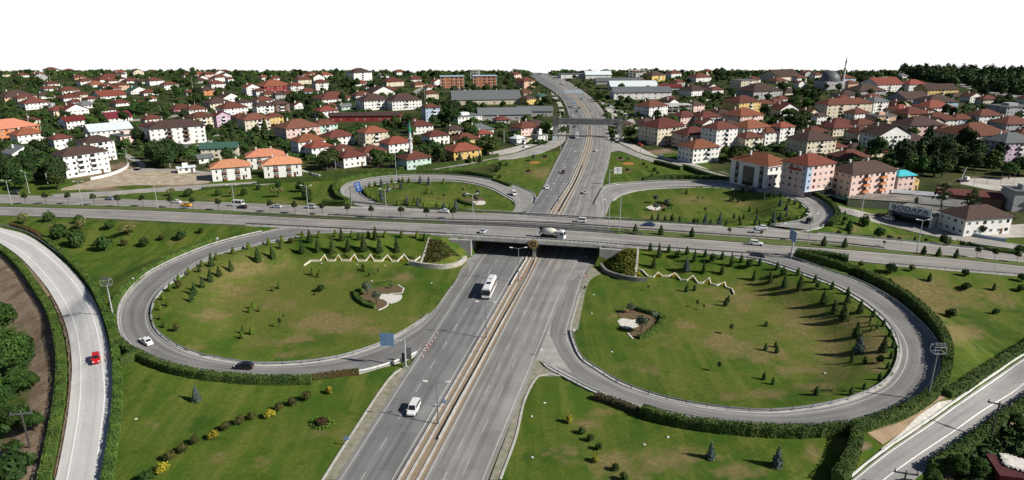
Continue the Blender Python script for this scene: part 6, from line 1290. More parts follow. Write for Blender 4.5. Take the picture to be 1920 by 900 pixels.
mb = MB(); mb.box(-13, 13, -11, 11, -.5, 9); mb.build('wall', WM['G'], t); mb = MB(); mb.lathe([(11.5, 9), (11.6, 11)] + [(11.2 * math.cos(a), 11 + 10 * math.sin(a)) for a in np.linspace(0, 1.5, 8)], 24); mb.build('dome', mat('lead grey dome', (.10, .11, .115), .5, .1), t, smooth=False)
for i in range(5): obj('window', WIN, t, (-9 + i * 4.5, -11.03, 5), 0, (1.6, 1, 3))
g = at(1579, 167); t = thing('minaret', 'tall white minaret beside the grey domed mosque', 'minaret', tuple(g)); mb = MB(); mb.lathe([(1.6, 0), (1.4, 6), (1.0, 7), (.95, 22), (1.7, 23), (1.7, 24.5), (.9, 24.5), (.85, 30)], 12); mb.build('shaft', Mwht, t); mb = MB(); mb.lathe([(1.0, 30), (.1, 37)], 12); mb.build('spire', MATS['lead grey dome'], t)
# shop with the big sign, sheds and the white house at the eastern service road
g = at(1693, 421); a_, b_ = at(1664, 413), at(1742, 429); ang = math.atan2(b_.y - a_.y, b_.x - a_.x); W = (b_ - a_).length; D = 17; nv = Vector((-math.sin(ang), math.cos(ang), 0)); ct = (a_ + b_) / 2 + nv * D / 2
t = thing('shop', 'low shop with a big lettered sign above its dark open front', 'shop', tuple(ct), ang); HOUSES.append((ct.x, ct.y, 13, 1700, 400))
mb = MB(); mb.box(-W / 2, W / 2, -D / 2 + 3.0, D / 2, -.3, 4.3); mb.box(-W / 2, -W / 2 + .3, -D / 2, -D / 2 + 3, -.3, 4.3); mb.box(W / 2 - .3, W / 2, -D / 2, -D / 2 + 3, -.3, 4.3); mb.build('wall', WM['W'], t)
mb = MB(); mb.box(-W / 2 - .2, W / 2 + .2, -D / 2 - .5, D / 2 + .2, 4.32, 4.6); mb.build('roof', mat('grey roofing felt', (.17, .165, .155), .9, .15, .3), t)
mb = MB(); mb.box(-W / 2 + .4, W / 2 - .4, -D / 2 + 2.85, -D / 2 + 2.95, .1, 3.6); mb.build('shop_front', Mgl, t)
mb = MB(); mb.box(-W / 2 - .2, W / 2 + .2, -D / 2 - 1.6, -D / 2 - .52, 3.7, 4.0); mb.build('awning', mat('dark blue awning', (.02, .06, .12), .6), t)
mb = MB(); mb.box(-W / 2 - .1, W / 2 + .1, -D / 2 - .75, -D / 2 - .55, 4.62, 7.4); sp = mb.build('sign_panel', mat('pale sign board', (.52, .53, .56), .5, .05), t)
cv = bpy.data.curves.new('lettering', 'FONT'); cv.body = 'BODAPA'; cv.size = 2.35; cv.extrude = .05; cv.align_x = 'CENTER'; cv.offset = .035; cv.space_character = 1.12
tmp = bpy.data.objects.new('lettering', cv); COL.objects.link(tmp); bpy.context.view_layer.update(); me = bpy.data.meshes.new_from_object(tmp.evaluated_get(bpy.context.evaluated_depsgraph_get())); bpy.data.objects.remove(tmp)
me.materials.clear(); me.materials.append(mat('navy sign lettering', (.02, .025, .06), .5)); xs = [v.co.x for v in me.vertices]; sx = min(1.5, (W * .86) / (max(xs) - min(xs)))
o = obj('lettering', me, sp, (0, -D / 2 - .80, 5.35), 0, (sx, 1, 1)); o.rotation_euler.x = math.pi / 2
mb = MB(); mb.box(-W * .40, W * .42, -D / 2 - .79, -D / 2 - .76, 4.85, 5.12); mb.build('small_lettering', mat('blue sign strip', (.10, .13, .26), .5), sp)
def shed(x, y, wm_, dm_, h, ang_, roof, wall, lb, pitch=.14):
    g = at(x, y); t = thing('shed', lb, 'shed', tuple(g), ang_); HOUSES.append((g.x, g.y, max(wm_, dm_) * .55, x, y))
    mb = MB(); mb.box(-wm_ / 2, wm_ / 2, -dm_ / 2, dm_ / 2, -.3, h); mb.build('wall', wall, t); rb, _ = roof_mesh('gable', wm_, dm_, h + .4, 'g', .5, pitch); rb.build('roof', roof, t); return t
Mfelt = MATS['grey roofing felt']; Mtin = mat('ribbed tin roof', (.34, .35, .36), .5, .15, .4); Mfel2 = mat('brownish sheet roof', (.22, .195, .17), .85, .2, .3)
shed(1655, 386, 30, 13, 3.4, ang + .62, Mfel2, WM['C'], 'long low shed with brownish sheet roof beside the pink block'); shed(1740, 392, 18, 9, 3.6, ang + .5, Mtin, WM['W'], 'low shed with pale tin roof behind the lettered shop'); shed(1770, 398, 20, 14, 3.8, ang + .45, Mfelt, WM['W'], 'grey roofed shed between the lettered shop and the white house'); shed(1720, 378, 22, 8, 3.4, ang + .5, Mtin, WM['W'], 'second tin roofed shed nearer the pink house'); shed(1812, 380, 24, 14, 4, ang + .5, RM['r'], WM['K'], 'red-brown roofed shed behind the white house with trees')
t, W, D, h = house(1822, 437, 112, 2, 'W', 'd', phi=46, dr=.62, label='white two-storey house with broad brown hipped roof beside the lettered shop', name='house', balc=0, fh=3.2, chim=0)
house(1915, 396, 74, 3, 'G', 'g', 'flat', phi=30, label='grey building with flat roof cut by the eastern edge', name='commercial_building', cat='building', win=False)
wall_thing('garden_wall', [(1822, 441), (1850, 448), (1886, 453)], .3, 1.2, WM['B'], 'pale blue garden wall in front of the white house', 'wall')
wall_thing('boundary_wall', [(170, 338), (205, 330), (237, 316), (242, 309)], .4, 1.4, Mwht, 'white boundary wall with reddish top beside the white corner block', 'wall'); wall_thing('boundary_wall', [(335, 272), (372, 276), (398, 268), (402, 258)], .4, 1.3, Mwht, 'white wall round the striped apartment block', 'wall'); wall_thing('boundary_wall', [(566, 322), (580, 327), (600, 332)], .5, 1.2, Mwht, 'low pale wall beside the eastern villa', 'wall')
# little site hut
house(350, 324, 30, 1, 'W', 'w', 'flat', phi=4, dr=.5, label='small white site hut on the rubble lot', cat='hut', name='hut', win=True, fh=2.4); house(384, 306, 30, 1, 'W', 'g', 'gable', phi=18, label='small white hut with blue grey roof beside the rubble lot', cat='hut', name='hut', chim=0); house(415, 296, 66, 2, 'C', 'n', 'gable', phi=-8, dr=.5, label='cream row building with dark green roof behind the villas', name='apartment_building', cat='building')
# crane truck's sports ground fence posts
for k in range(9):
    x, y = 1700 + k * 25, 352 - k * 1.0 + (k % 2) * 1.5; g = at(x, y); t = thing('fence_post', f'tall dark netting post by the sports ground, {ordw(k + 1)} from its western corner', 'post', tuple(g), group='posts round the sports ground'); mb = MB(); mb.bar((0, 0, 0), (0, 0, 5.5), .08, n=5); mb.build('post', Mdkst, t)
# ------------------------------------------------------------------ town trees: each its own, set between the houses
hx_, hy_, hr_ = (np.array([h[i] for h in HOUSES]) for i in range(3))
TT = []
def free(X, Y, r, tight=.62):
    if len(TT) and min((X - a) ** 2 + (Y - b) ** 2 for a, b, c in TT) < (r * tight) ** 2: return False
    if (((hx_ - X) ** 2 + (hy_ - Y) ** 2) < (hr_ + r * .45) ** 2).any(): return False
    for p in POLYS:
        if p[:, 0].min() - 4 < X < p[:, 0].max() + 4 and p[:, 1].min() - 4 < Y < p[:, 1].max() + 4:
            for dx, dy in ((0, 0), (4, 0), (-4, 0), (0, 4), (0, -4)):
                if inside(p, np.array([X + dx]), np.array([Y + dy]))[0]: return False
    return True
KD = dict(oak='leafy mid green tree', dark='tall dark green tree', light='light green tree', poplar='slender poplar', fir='dark pointed fir', pine='tall layered pine', big='large leafy tree')
def town_tree(key, x, y, s, check=True):
    p = at(x, y)
    if check and not free(p.x, p.y, 6 * s): return False
    TT.append((p.x, p.y, 6 * s)); plant(key, x, y, 0, placed(KD[key], x, y), 'trees of the town', 1.0, p, s); return True
rt = random.Random(5)
# clusters seen in the photograph (x, y, spread x, spread y, count, kinds, scale)
for cx, cy, sx_, sy_, n_, ks, s_ in ((70, 335, 60, 14, 11, ('oak', 'dark'), 1.15), (25, 325, 25, 20, 5, ('oak', 'dark'), 1.1), (300, 300, 26, 12, 5, ('oak', 'dark'), 1.2), (335, 305, 20, 8, 3, ('oak',), 1.1), (1770, 300, 60, 14, 13, ('dark', 'dark', 'fir'), 1.35), (1740, 325, 50, 8, 6, ('dark', 'oak'), 1.1), (1830, 322, 40, 8, 4, ('dark', 'oak'), 1.1), (1900, 335, 26, 10, 4, ('dark', 'oak'), 1.1), (1490, 250, 18, 12, 4, ('dark',), 1.3), (1520, 208, 16, 14, 5, ('dark', 'oak'), 1.4), (1480, 185, 20, 8, 4, ('oak', 'dark'), 1.3), (845, 230, 14, 12, 6, ('dark',), 1.35), (885, 222, 14, 8, 3, ('oak', 'dark'), 1.2), (270, 218, 22, 10, 6, ('dark', 'oak'), 1.2), (610, 315, 16, 8, 3, ('oak',), 1.1), (720, 310, 20, 6, 4, ('oak', 'light'), 1.0), (800, 312, 12, 5, 3, ('oak', 'dark'), 1.0), (825, 300, 16, 8, 4, ('dark', 'fir'), .95), (905, 285, 22, 8, 4, ('oak', 'light'), 1.0), (1025, 252, 10, 4, 2, ('oak',), 1.15), (1395, 305, 20, 6, 4, ('oak', 'dark'), .95), (1365, 300, 16, 6, 2, ('oak',), .9), (740, 230, 34, 6, 6, ('oak', 'light'), 1.0), (700, 165, 14, 8, 5, ('dark', 'oak'), 1.15), (655, 165, 14, 12, 6, ('dark', 'oak'), 1.2), (1185, 140, 30, 5, 4, ('oak',), 1.1), (1360, 150, 30, 6, 6, ('dark', 'oak'), 1.2), (1650, 160, 40, 6, 5, ('oak', 'dark'), 1.2), (1830, 180, 20, 6, 4, ('fir', 'oak'), 1.1), (1880, 215, 16, 6, 3, ('dark',), 1.3), (355, 155, 22, 14, 10, ('oak', 'dark'), 1.15), (50, 160, 24, 8, 7, ('dark', 'oak'), 1.15), (90, 230, 40, 12, 7, ('oak', 'light'), .95), (180, 245, 14, 6, 3, ('light', 'oak'), 1.0), (380, 190, 20, 6, 6, ('oak', 'dark'), 1.05), (445, 165, 24, 12, 8, ('oak', 'dark'), 1.15), (1020, 195, 10, 6, 2, ('oak',), 1.1), (1120, 190, 6, 4, 2, ('oak',), .9), (1330, 195, 18, 6, 5, ('dark', 'oak'), 1.25), (1610, 325, 30, 6, 4, ('oak',), .8), (1440, 215, 12, 4, 2, ('oak',), 1.5), (920, 175, 30, 4, 5, ('oak', 'light'), 1.1), (760, 185, 30, 5, 6, ('oak', 'light'), 1.0), (560, 195, 20, 8, 5, ('oak', 'dark'), 1.1), (590, 215, 14, 6, 3, ('dark', 'oak'), 1.0)):
    k = 0
    for _ in range(n_ * 9):
        if k >= n_: break
        if town_tree(rt.choice(ks), cx + rt.gauss(0, sx_ * .6), cy + rt.gauss(0, sy_ * .6), s_ * rt.uniform(.8, 1.15)): k += 1
for x, y, k, s_ in ((437, 268, 'poplar', 1.05), (498, 268, 'poplar', 1.25), (1758, 415, 'pine', 1.02), (1812, 428, 'pine', 1.0), (1740, 425, 'fir', .5), (680, 180, 'fir', .9), (620, 178, 'fir', 1.0), (118, 222, 'fir', .7), (146, 240, 'fir', .55), (862, 305, 'fir', .5), (880, 306, 'fir', .4), (900, 304, 'fir', .4), (1657, 245, 'light', 1.0)): town_tree(k, x, y, s_, False)
for k, (x, y) in enumerate(((1838, 440), (1850, 436), (1862, 432), (1874, 428), (1884, 424), (1894, 420))): town_tree('light', x, y, .62, False)
for x, y, s_ in ((18, 705, 1.15), (46, 690, .72), (-6, 640, 1.1), (35, 808, .55), (60, 728, .40), (8, 775, .6), (66, 806, .40), (40, 740, .62), (10, 600, .5)): town_tree('big', x, y, s_, False)
for x, y, s_ in ((1790, 893, .40), (1832, 897, .36), (1745, 915, .34), (1905, 802, .3)): town_tree('big', x, y, s_, False)
print('trees', len(TT), 'windows', NWIN[0], 'houses', len(HOUSES))
for k in range(46):                         # the two thick groves, crown against crown
    x, y = (rt.uniform(2, 128), rt.uniform(322, 352)) if k < 20 else (rt.uniform(1715, 1885), rt.uniform(300, 336)) if k < 38 else (rt.uniform(275, 352), rt.uniform(300, 317))
    p = at(x, y)
    if all((p.x - a_) ** 2 + (p.y - b_) ** 2 > (c_ * .8) ** 2 for a_, b_, c_ in zip(hx_, hy_, hr_)) and all(math.hypot(p.x - q_[0], p.y - q_[1]) > 3.0 for q_ in TT) and not any(inside(P_, np.array([p.x]), np.array([p.y]))[0] for P_ in POLYS): town_tree(rt.choice(('oak', 'dark', 'dark')), x, y, rt.uniform(.85, 1.25), False)
# loose fill of single trees over the rest of the town
NF = 0
for _ in range(14000):
    if len(TT) >= 660 or NF >= 460: break
    x, y = rt.uniform(-10, 1930), 141 + 175 * rt.random() ** 1.5
    if 920 < x < 1340 and y > 275: continue
    if y > 300 and (x > 560 or 180 < x < 400): continue
    if x > 1700 and y < 178: continue
    if town_tree(rt.choice(('oak', 'oak', 'dark', 'dark', 'light')), x, y, rt.uniform(.68, 1.1)): NF += 1
print('trees', len(TT), NF)
# hedgerow and garden growth between the houses, and the pine wood: stuff
def growth(name, n, region, size, hmax, m, seed, clump=1):
    rng = np.random.default_rng(seed); P_, N_ = [], []
    while len(P_) < n:
        x, y = region(rng)
        d = ray(x, y); tt_ = -HC / d[2]; X, Y = d[0] * tt_, d[1] * tt_
        if (((hx_ - X) ** 2 + (hy_ - Y) ** 2) < (hr_ * .9) ** 2).any(): continue
        if any(p[:, 0].min() < X < p[:, 0].max() and p[:, 1].min() < Y < p[:, 1].max() and inside(p, np.array([X]), np.array([Y]))[0] for p in POLYS): continue
        r = size * rng.uniform(.7, 1.5); h = hmax * rng.uniform(.5, 1.1)
        P_.append((X, Y, r, h))
    vs, fs, o = [], [], 0
    for X, Y, r, h in P_:
        k = clump; u = rng.normal(size=(k, 3)); u[:, 2] = abs(u[:, 2]); u /= np.linalg.norm(u, axis=1)[:, None]
        p = np.array([X, Y, 0]) + u * np.array([r, r, h]) * rng.uniform(.8, 1.1, (k, 1)); v, f = leaf_quads(p, u, r * .34, rng, .6); vs += v.tolist(); fs += (f + o).tolist(); o += len(v)
        v, f = blob((X, Y, h * .3), (r * .8, r * .8, h * .65), rng, 1, .2); vs += v.tolist(); fs += np.concatenate([f], 1).tolist() and (f + o).tolist(); o += len(v)
    me = bpy.data.meshes.new(name); me.from_pydata(vs, [], fs); me.materials.append(m); return tag(obj(name, me), kind='stuff')
def reg_town(rng):
    while True:
        x, y = rng.uniform(-20, 1940), 140 + 180 * rng.random() ** 1.6
        if 915 < x < 1340 and y > 272: continue
        if y > 300 and (x > 560 and x < 1560 or 180 < x < 400): continue
        if x > 1700 and y < 185: continue
        return x, y
growth('garden_shrubbery', 2600, reg_town, 2.9, 2.7, Ltwn, 3, 22)
growth('pine_forest', 360, lambda rng: ((lambda u: (1690 + u * 260, 139 + (0 + 46 * u ** .8) * rng.random()))(rng.random())), 4.6, 15, Ltw2, 4, 60)
growth('ridge_woods', 1100, lambda rng: (rng.uniform(-40, 1960), rng.uniform(139, 142)), 5, 6.6, Ltwn, 5, 34)
growth('bank_shrubbery', 46, lambda rng: (rng.uniform(-30, 50), rng.uniform(640, 900)) if rng.random() < .35 else (rng.uniform(1800, 1940), rng.uniform(790, 905)), 1.6, 1.5, Lbsh, 6, 60)
# ------------------------------------------------------------------ vehicles (x forward, z up, wheels on z = 0)
PAINT = dict(white=(.62, .62, .61), silver=(.36, .38, .40), black=(.010, .010, .012), red=(.42, .012, .015), yellow=(.62, .30, .012), blue=(.025, .05, .13), slate=(.14, .19, .24), green=(.025, .05, .045), maroon=(.06, .010, .012), grey=(.11, .115, .12))
def paint(k): return mat('car paint ' + k, PAINT[k], .28, .03, .3, spec=.5)
Mglc = mat('car glass', (.012, .015, .018), .08, .1, .3, spec=.7); Mhl = mat('headlamp', (.7, .7, .68), .2, .02); Mtl = mat('tail lamp', (.35, .01, .01), .3, .02); Mrim = mat('wheel rim', (.38, .38, .39), .4, .05, metal=.6); Mtrim = mat('dark plastic trim', (.02, .02, .022), .7)
def wheel_meshes(r, w):
    M = Matrix.Rotation(math.pi / 2, 4, 'X'); a = MB(); a.lathe([(r * .62, -w / 2), (r * .95, -w / 2), (r, -w * .3), (r, w * .3), (r * .95, w / 2), (r * .62, w / 2)], 18, 0, M)
    b = MB(); b.lathe([(r * .6, -w * .46), (r * .64, 0), (r * .6, w * .46)], 12, 0, M); return a.fix(a.mesh('tyre', Mblk)), b.fix(b.mesh('rim', Mrim))
WH = {}
def wheels(t, xs, y, r=.33, w=.22):
    if (r, w) not in WH: WH[(r, w)] = wheel_meshes(r, w)
    ty, ri = WH[(r, w)]
    for x in xs:
        for s in (-1, 1): o = obj('wheel', ty, t, (x, s * y, r)); obj('rim', ri, o)
def slab(mb, sec, mi=0):
    """loft of closed sections: each (x, [(y, z)...])"""
    n = len(sec[0][1]); vs = [(x, y, z) for x, pr in sec for y, z in pr]; fs = []
    for i in range(len(sec) - 1):
        for k in range(n): fs.append((i * n + k, i * n + (k + 1) % n, (i + 1) * n + (k + 1) % n, (i + 1) * n + k))
    fs += [tuple(range(n - 1, -1, -1)), tuple(range((len(sec) - 1) * n, len(sec) * n))]; mb.add(vs, fs, mi)
def ring(w, z0, z1, sh=.08, top=.9): return [(-w, z0 + sh), (-w * .96, z0), (w * .96, z0), (w, z0 + sh), (w, z0 + (z1 - z0) * .6), (w * top, z1), (-w * top, z1), (-w, z0 + (z1 - z0) * .6)]
CARS = {}
def car_proto(kind, col):
    if (kind, col) in CARS: return CARS[(kind, col)]
    # body stations x -> belt height, and cabin outline (x front low, x front top, x rear top, x rear low, roof z)
    S = dict(sedan=(4.5, .87, [(-2.25, .62), (-2.1, .86), (-1.2, .94), (1.0, .92), (1.9, .78), (2.25, .60)], (1.05, .25, -.95, -1.55, 1.43)),
             hatch=(4.1, .87, [(-2.05, .70), (-1.95, .95), (-1.0, .95), (.95, .93), (1.75, .80), (2.05, .60)], (1.05, .30, -1.45, -1.92, 1.48)),
             suv=(4.5, .92, [(-2.25, .75), (-2.15, 1.05), (-1.0, 1.05), (1.0, 1.03), (1.95, .95), (2.25, .70)], (1.05, .40, -1.75, -2.12, 1.70)),
             van=(4.9, .95, [(-2.45, 1.0), (-2.4, 1.1), (-1.0, 1.12), (1.2, 1.1), (2.1, .98), (2.45, .72)], (1.55, .85, -2.3, -2.42, 1.95)),
             minivan=(4.4, .9, [(-2.2, .9), (-2.15, 1.0), (-1.0, 1.02), (1.0, 1.0), (1.85, .9), (2.2, .66)], (1.25, .55, -2.0, -2.16, 1.82)),
             minibus=(6.0, 1.0, [(-3.0, 1.1), (-2.95, 1.2), (-1.0, 1.22), (1.8, 1.2), (2.6, 1.05), (3.0, .8)], (2.2, 1.55, -2.85, -2.97, 2.6)))[kind]
    Ln, w, st, (fl_, ft, rt_, rl, zr) = S; P0 = paint(col); z0 = .24
    a = MB(); slab(a, [(x, ring(w * (1 if abs(x) < Ln * .42 else .90), z0 + (.08 if abs(x) > Ln * .45 else 0), z)) for x, z in st])
    belt = np.interp([rl, rt_, ft, fl_], [s[0] for s in st], [s[1] for s in st]); wt = w * .78
    ys = lambda z: w * .90 + (wt - w * .90) * (z - .9) / (zr - .9)
    cz = [belt[0] - .06, zr, zr, belt[3] - .06]; cxs = [rl, rt_, ft, fl_]
    vs = [(x, -ys(z) , z) for x, z in zip(cxs, cz)] + [(x, ys(z), z) for x, z in zip(cxs, cz)]
    a.add(vs, [(0, 1, 2, 3), (7, 6, 5, 4), (1, 5, 6, 2), (0, 4, 5, 1), (3, 2, 6, 7)]); body = a.fix(a.mesh('body', P0, False))
    parts = [('body', body)]
    def quad(name, p, m=Mglc):
        q = MB(); q.add(p, [(0, 1, 2, 3)]); parts.append((name, q.mesh(name, m)))
    def mixp(A, B, f): return tuple(A[i] + (B[i] - A[i]) * f for i in range(3))
    def face(A, B, C, D, u0, u1, v0, v1, off):
        g = lambda u, v: mixp(mixp(A, B, u), mixp(D, C, u), v); o = Vector(off); return [tuple(Vector(g(u, v)) + o) for u, v in ((u0, v0), (u1, v0), (u1, v1), (u0, v1))]
    quad('windscreen', face(vs[3], vs[7], vs[6], vs[2], .07, .93, .14, .93, (.02, 0, .012))); quad('rear_window', face(vs[0], vs[4], vs[5], vs[1], .09, .91, .2, .9, (-.02, 0, .012)))
    for s, (A, B, C, D) in ((-1, (vs[0], vs[3], vs[2], vs[1])), (1, (vs[4], vs[7], vs[6], vs[5]))):
        n_ = 3 if kind in ('van', 'minibus') else 2
        for k in range(n_): quad('side_window', face(A, B, C, D, .06 + .88 * k / n_ + .012, .06 + .88 * (k + 1) / n_ - .012, .2, .88, (0, s * .012, 0)))
    for s in (-1, 1):
        q = MB(); q.box(Ln / 2 - .14, Ln / 2 - .0, s * w * .66 - .17, s * w * .66 + .17, .58, .74); parts.append(('headlight', q.fix(q.mesh('headlight', Mhl))))
        q = MB(); q.box(-Ln / 2 - .01, -Ln / 2 + .14, s * w * .72 - .12, s * w * .72 + .12, .62, .86); parts.append(('tail_light', q.fix(q.mesh('tail_light', Mtl))))
        q = MB(); q.box(fl_ - .25, fl_ - .05, s * (w + .1) - .09, s * (w + .1) + .09, .95, 1.12); parts.append(('mirror', q.fix(q.mesh('mirror', P0))))
    q = MB(); q.box(Ln / 2 - .16, Ln / 2 + .04, -w * .86, w * .86, .26, .46); parts.append(('bumper', q.fix(q.mesh('bumper', Mtrim if kind in ('van', 'minivan') else P0))))
    q = MB(); q.box(-Ln / 2 - .04, -Ln / 2 + .12, -w * .86, w * .86, .30, .5); parts.append(('bumper', q.fix(q.mesh('bumper', Mtrim if kind in ('van', 'minivan') else P0))))
    q = MB(); q.box(-Ln / 2 - .055, -Ln / 2 - .045, -.26, .26, .52, .63); parts.append(('number_plate', q.fix(q.mesh('number_plate', Mhl))))
    CARS[(kind, col)] = (parts, Ln, w); return CARS[(kind, col)]
NICE = dict(sedan='saloon car', hatch='hatchback', suv='estate car', van='van', minivan='people carrier', minibus='minibus')
def car(kind, col, x, y, dx, dy, label, extra=None):
    cross = abs(td(*at(x, y)[:2])[1] - D0) < 60 and 860 < x < 1180 and 404 < y < 460
    parts, Ln, w = car_proto(kind, col); g = deck(x, y) if cross else at(x, y); t = thing('car' if kind not in ('van', 'minibus') else kind, label, 'car' if kind not in ('van', 'minibus') else kind, (g.x, g.y, g.z + .11), hdir(x, y, dx, dy), 'vehicles on the roads')
    e = .25 * Ln; f = Vector((math.cos(t.rotation_euler.z), math.sin(t.rotation_euler.z)))
    t.rotation_euler.y = 0 if cross else -math.atan2(gz(g.x + f.x * e, g.y + f.y * e) - gz(g.x - f.x * e, g.y - f.y * e), 2 * e)
    for n_, me in parts: obj(n_, me, t)
    r = .40 if kind in ('van', 'minibus', 'suv') else .32; wheels(t, (-Ln * .30, Ln * .31), w - .12, r, .22); return t
W_L, W_R = (-40, -2), (40, 4)
for k, c, x, y, d, lb in [
    ('minivan', 'green', 28, 364, W_L, 'dark green people carrier at the far western end of the crossroad'), ('hatch', 'slate', 206, 375, W_L, 'slate blue hatchback on the far carriageway between two street trees'),
    ('sedan', 'white', 331, 381, W_L, 'white saloon car just ahead of the yellow taxi'), ('sedan', 'yellow', 350, 387, W_L, 'yellow taxi saloon on the crossroad'), ('minibus', 'white', 445, 387, W_L, 'white minibus on the far carriageway of the crossroad'), ('sedan', 'black', 455, 391, W_L, 'black car alongside the white minibus'),
    ('hatch', 'silver', 519, 390, W_L, 'silver hatchback on the crossroad below the pale flowering tree'), ('minivan', 'silver', 582, 391, W_L, 'silver people carrier before the hedge block'), ('sedan', 'white', 833, 399, (-40, -4), 'white saloon car below the far western island'),
    ('minivan', 'white', 1088, 417, (-40, -3), 'white small van crossing the bridge on the far carriageway'), ('sedan', 'blue', 1216, 424, W_L, 'dark blue saloon car on the far carriageway past the bridge'), ('sedan', 'silver', 1418, 437, W_L, 'silver saloon car leading the pair before the far eastern loop'), ('hatch', 'white', 1427, 430, W_L, 'white hatchback beside the silver saloon before the far eastern loop'),
    ('sedan', 'white', 1470, 426, (-40, 4), 'white saloon car leaving the far eastern loop'), ('minivan', 'black', 1516, 418, (-20, 10), 'black people carrier in the bend of the far eastern loop'), ('sedan', 'silver', 907, 437, W_R, 'old silver saloon car on the near carriageway ahead of the bridge'), ('suv', 'white', 1417, 460, W_R, 'white estate car on the near carriageway by the traffic cones'),
    ('van', 'white', 964, 366, (10, 12), 'white van at the exit of the far western loop'), ('van', 'black', 1392, 355, (-30, -4), 'black van on the top of the far eastern loop'), ('hatch', 'black', 1410, 358, (30, 6), 'dark hatchback behind the black van on the far eastern loop'),
    ('hatch', 'white', 1026, 354, (-14, 30), 'white hatchback on the oncoming lanes beyond the bridge'), ('hatch', 'maroon', 1056, 325, (-12, 30), 'dark maroon hatchback on the oncoming lanes'), ('sedan', 'silver', 1097, 363, (14, -30), 'silver saloon car driving away beyond the bridge'), ('sedan', 'white', 1118, 284, (6, -30), 'white saloon car driving away below the footbridge'), ('sedan', 'white', 1142, 262, (2, -30), 'white saloon car nearest the footbridge shadow'),
    ('hatch', 'black', 1077, 239, (0, 30), 'black hatchback first below the footbridge'), ('hatch', 'grey', 1084, 233, (0, 30), 'dark grey hatchback right under the footbridge'), ('hatch', 'black', 1081, 210, (4, 30), 'black hatchback first beyond the footbridge'), ('hatch', 'black', 1086, 204, (6, 30), 'black hatchback second beyond the footbridge'), ('van', 'white', 1074, 219, (2, 30), 'white van half hidden behind the footbridge'),
    ('hatch', 'blue', 1089, 187, (-16, -26), 'dark blue hatchback driving away beyond the sign gantry'), ('hatch', 'grey', 1038, 149, (-24, -14), 'dark grey hatchback far up the outgoing lanes'), ('hatch', 'black', 1015, 140, (-24, -12), 'black hatchback farthest up the highway'), ('sedan', 'silver', 997, 143, (24, 14), 'silver saloon car farthest on the oncoming lanes'), ('hatch', 'white', 1081, 175, (-16, -20), 'white hatchback beside the gantry on the outgoing lanes'),
    ('sedan', 'white', 275, 644, (-26, -18), 'white saloon car in the bend of the near western loop'), ('hatch', 'black', 458, 691, (-40, -2), 'black hatchback at the foot of the near western loop'), ('hatch', 'red', 181, 676, (1, 40), 'bright red car coming down the pale slip road'), ('van', 'white', 776, 772, (-16, 30), 'white passenger van on the near highway lanes'), ('sedan', 'grey', 1100, 481, (8, -30), 'grey saloon car in the shade of the underpass'),
    ('van', 'white', 1050, 210, (-2, 20), 'white van on the pale service street by the highway'), ('van', 'white', 1664, 413, (-30, -8), 'white delivery van parked before the lettered shop'), ('hatch', 'black', 1650, 406, (-30, -8), 'dark hatchback parked beside the white delivery van'), ('van', 'white', 1449, 347, (-30, -8), 'white van parked between black and white office and pink corner building'), ('suv', 'silver', 1240, 296, (30, 8), 'silver estate car on the eastern service road'), ('hatch', 'red', 1200, 273, (30, 6), 'red hatchback parked in front of the cream block'),
    ('hatch', 'black', 1886, 359, (30, 2), 'black hatchback on the sports ground car park'), ('sedan', 'black', 1159, 268, (6, -20), 'black saloon car in the shade of the footbridge tower'), ('suv', 'white', 1137, 209, (30, 4), 'white estate car parked by the eastern service street'), ('hatch', 'white', 1135, 199, (30, 4), 'white hatchback parked second by the eastern service street'), ('minivan', 'slate', 1142, 199, (30, 4), 'slate people carrier parked by the eastern service street'), ('sedan', 'white', 339, 216, (30, -3), 'white saloon car in the street before the pink bungalow'),
    ('sedan', 'grey', 970, 272, (30, -4), 'grey saloon car parked on the pale yard by the highway exit'), ('hatch', 'white', 986, 277, (30, -4), 'white hatchback parked on the pale yard by the highway exit'), ('sedan', 'blue', 735, 314, (30, -4), 'dark blue saloon car parked beside the mint mosque'), ('hatch', 'silver', 1625, 386, (30, 6), 'silver hatchback parked in front of the pink apartment block')]:
    car(k, c, x, y, d[0], d[1], lb)
# roof light of the taxi and roof panel of the minibus come with the body; the coach, lorries and mixer follow
def wheels_at(t, xs, y, r, w): wheels(t, xs, y, r, w)
def box_part(t, name, m, *b, tap=0.0): q = MB(); q.box(*b, tap=tap); return q.build(name, m, t)
g = at(912, 561); t = thing('coach', 'white long-distance coach on the near highway lanes', 'bus', (g.x, g.y, g.z + .11), hdir(912, 561, -14, 30), 'vehicles on the roads'); C_ = MB()
o_ = -5.2
C_ = MB(); slab(C_, [(x + o_, [(-1.27 * q, z0), (1.27 * q, z0), (1.27 * q, 2.6), (1.16 * q, 3.3), (.9 * q, 3.45), (-.9 * q, 3.45), (-1.16 * q, 3.3), (-1.27 * q, 2.6)]) for x, z0, q in ((-6.1, .5, .97), (-5.95, .38, 1), (5.5, .38, 1), (6.0, .42, .97))]); C_.build('body', paint('white'), t)
for s in (-1, 1):
    for k in range(7): box_part(t, 'side_window', Mglc, -5.6 + k * 1.52 + o_, -5.6 + k * 1.52 + 1.46 + o_, s * 1.285 - .012, s * 1.285 + .012, 1.65, 2.62)
    box_part(t, 'stripe', mat('red coach stripe', (.40, .05, .04), .4), -5.5 + o_, -2.2 + o_, s * 1.285 - .01, s * 1.285 + .01, .9, 1.35)
    box_part(t, 'headlight', Mhl, 5.95 + o_, 6.04 + o_, s * .95 - .25, s * .95 + .25, .65, .95); box_part(t, 'mirror', Mtrim, 6.0 + o_, 6.35 + o_, s * 1.45 - .1, s * 1.45 + .1, 2.1, 2.7); box_part(t, 'tail_light', Mtl, -6.12 + o_, -6.05 + o_, s * 1.05 - .12, s * 1.05 + .12, .8, 1.3)
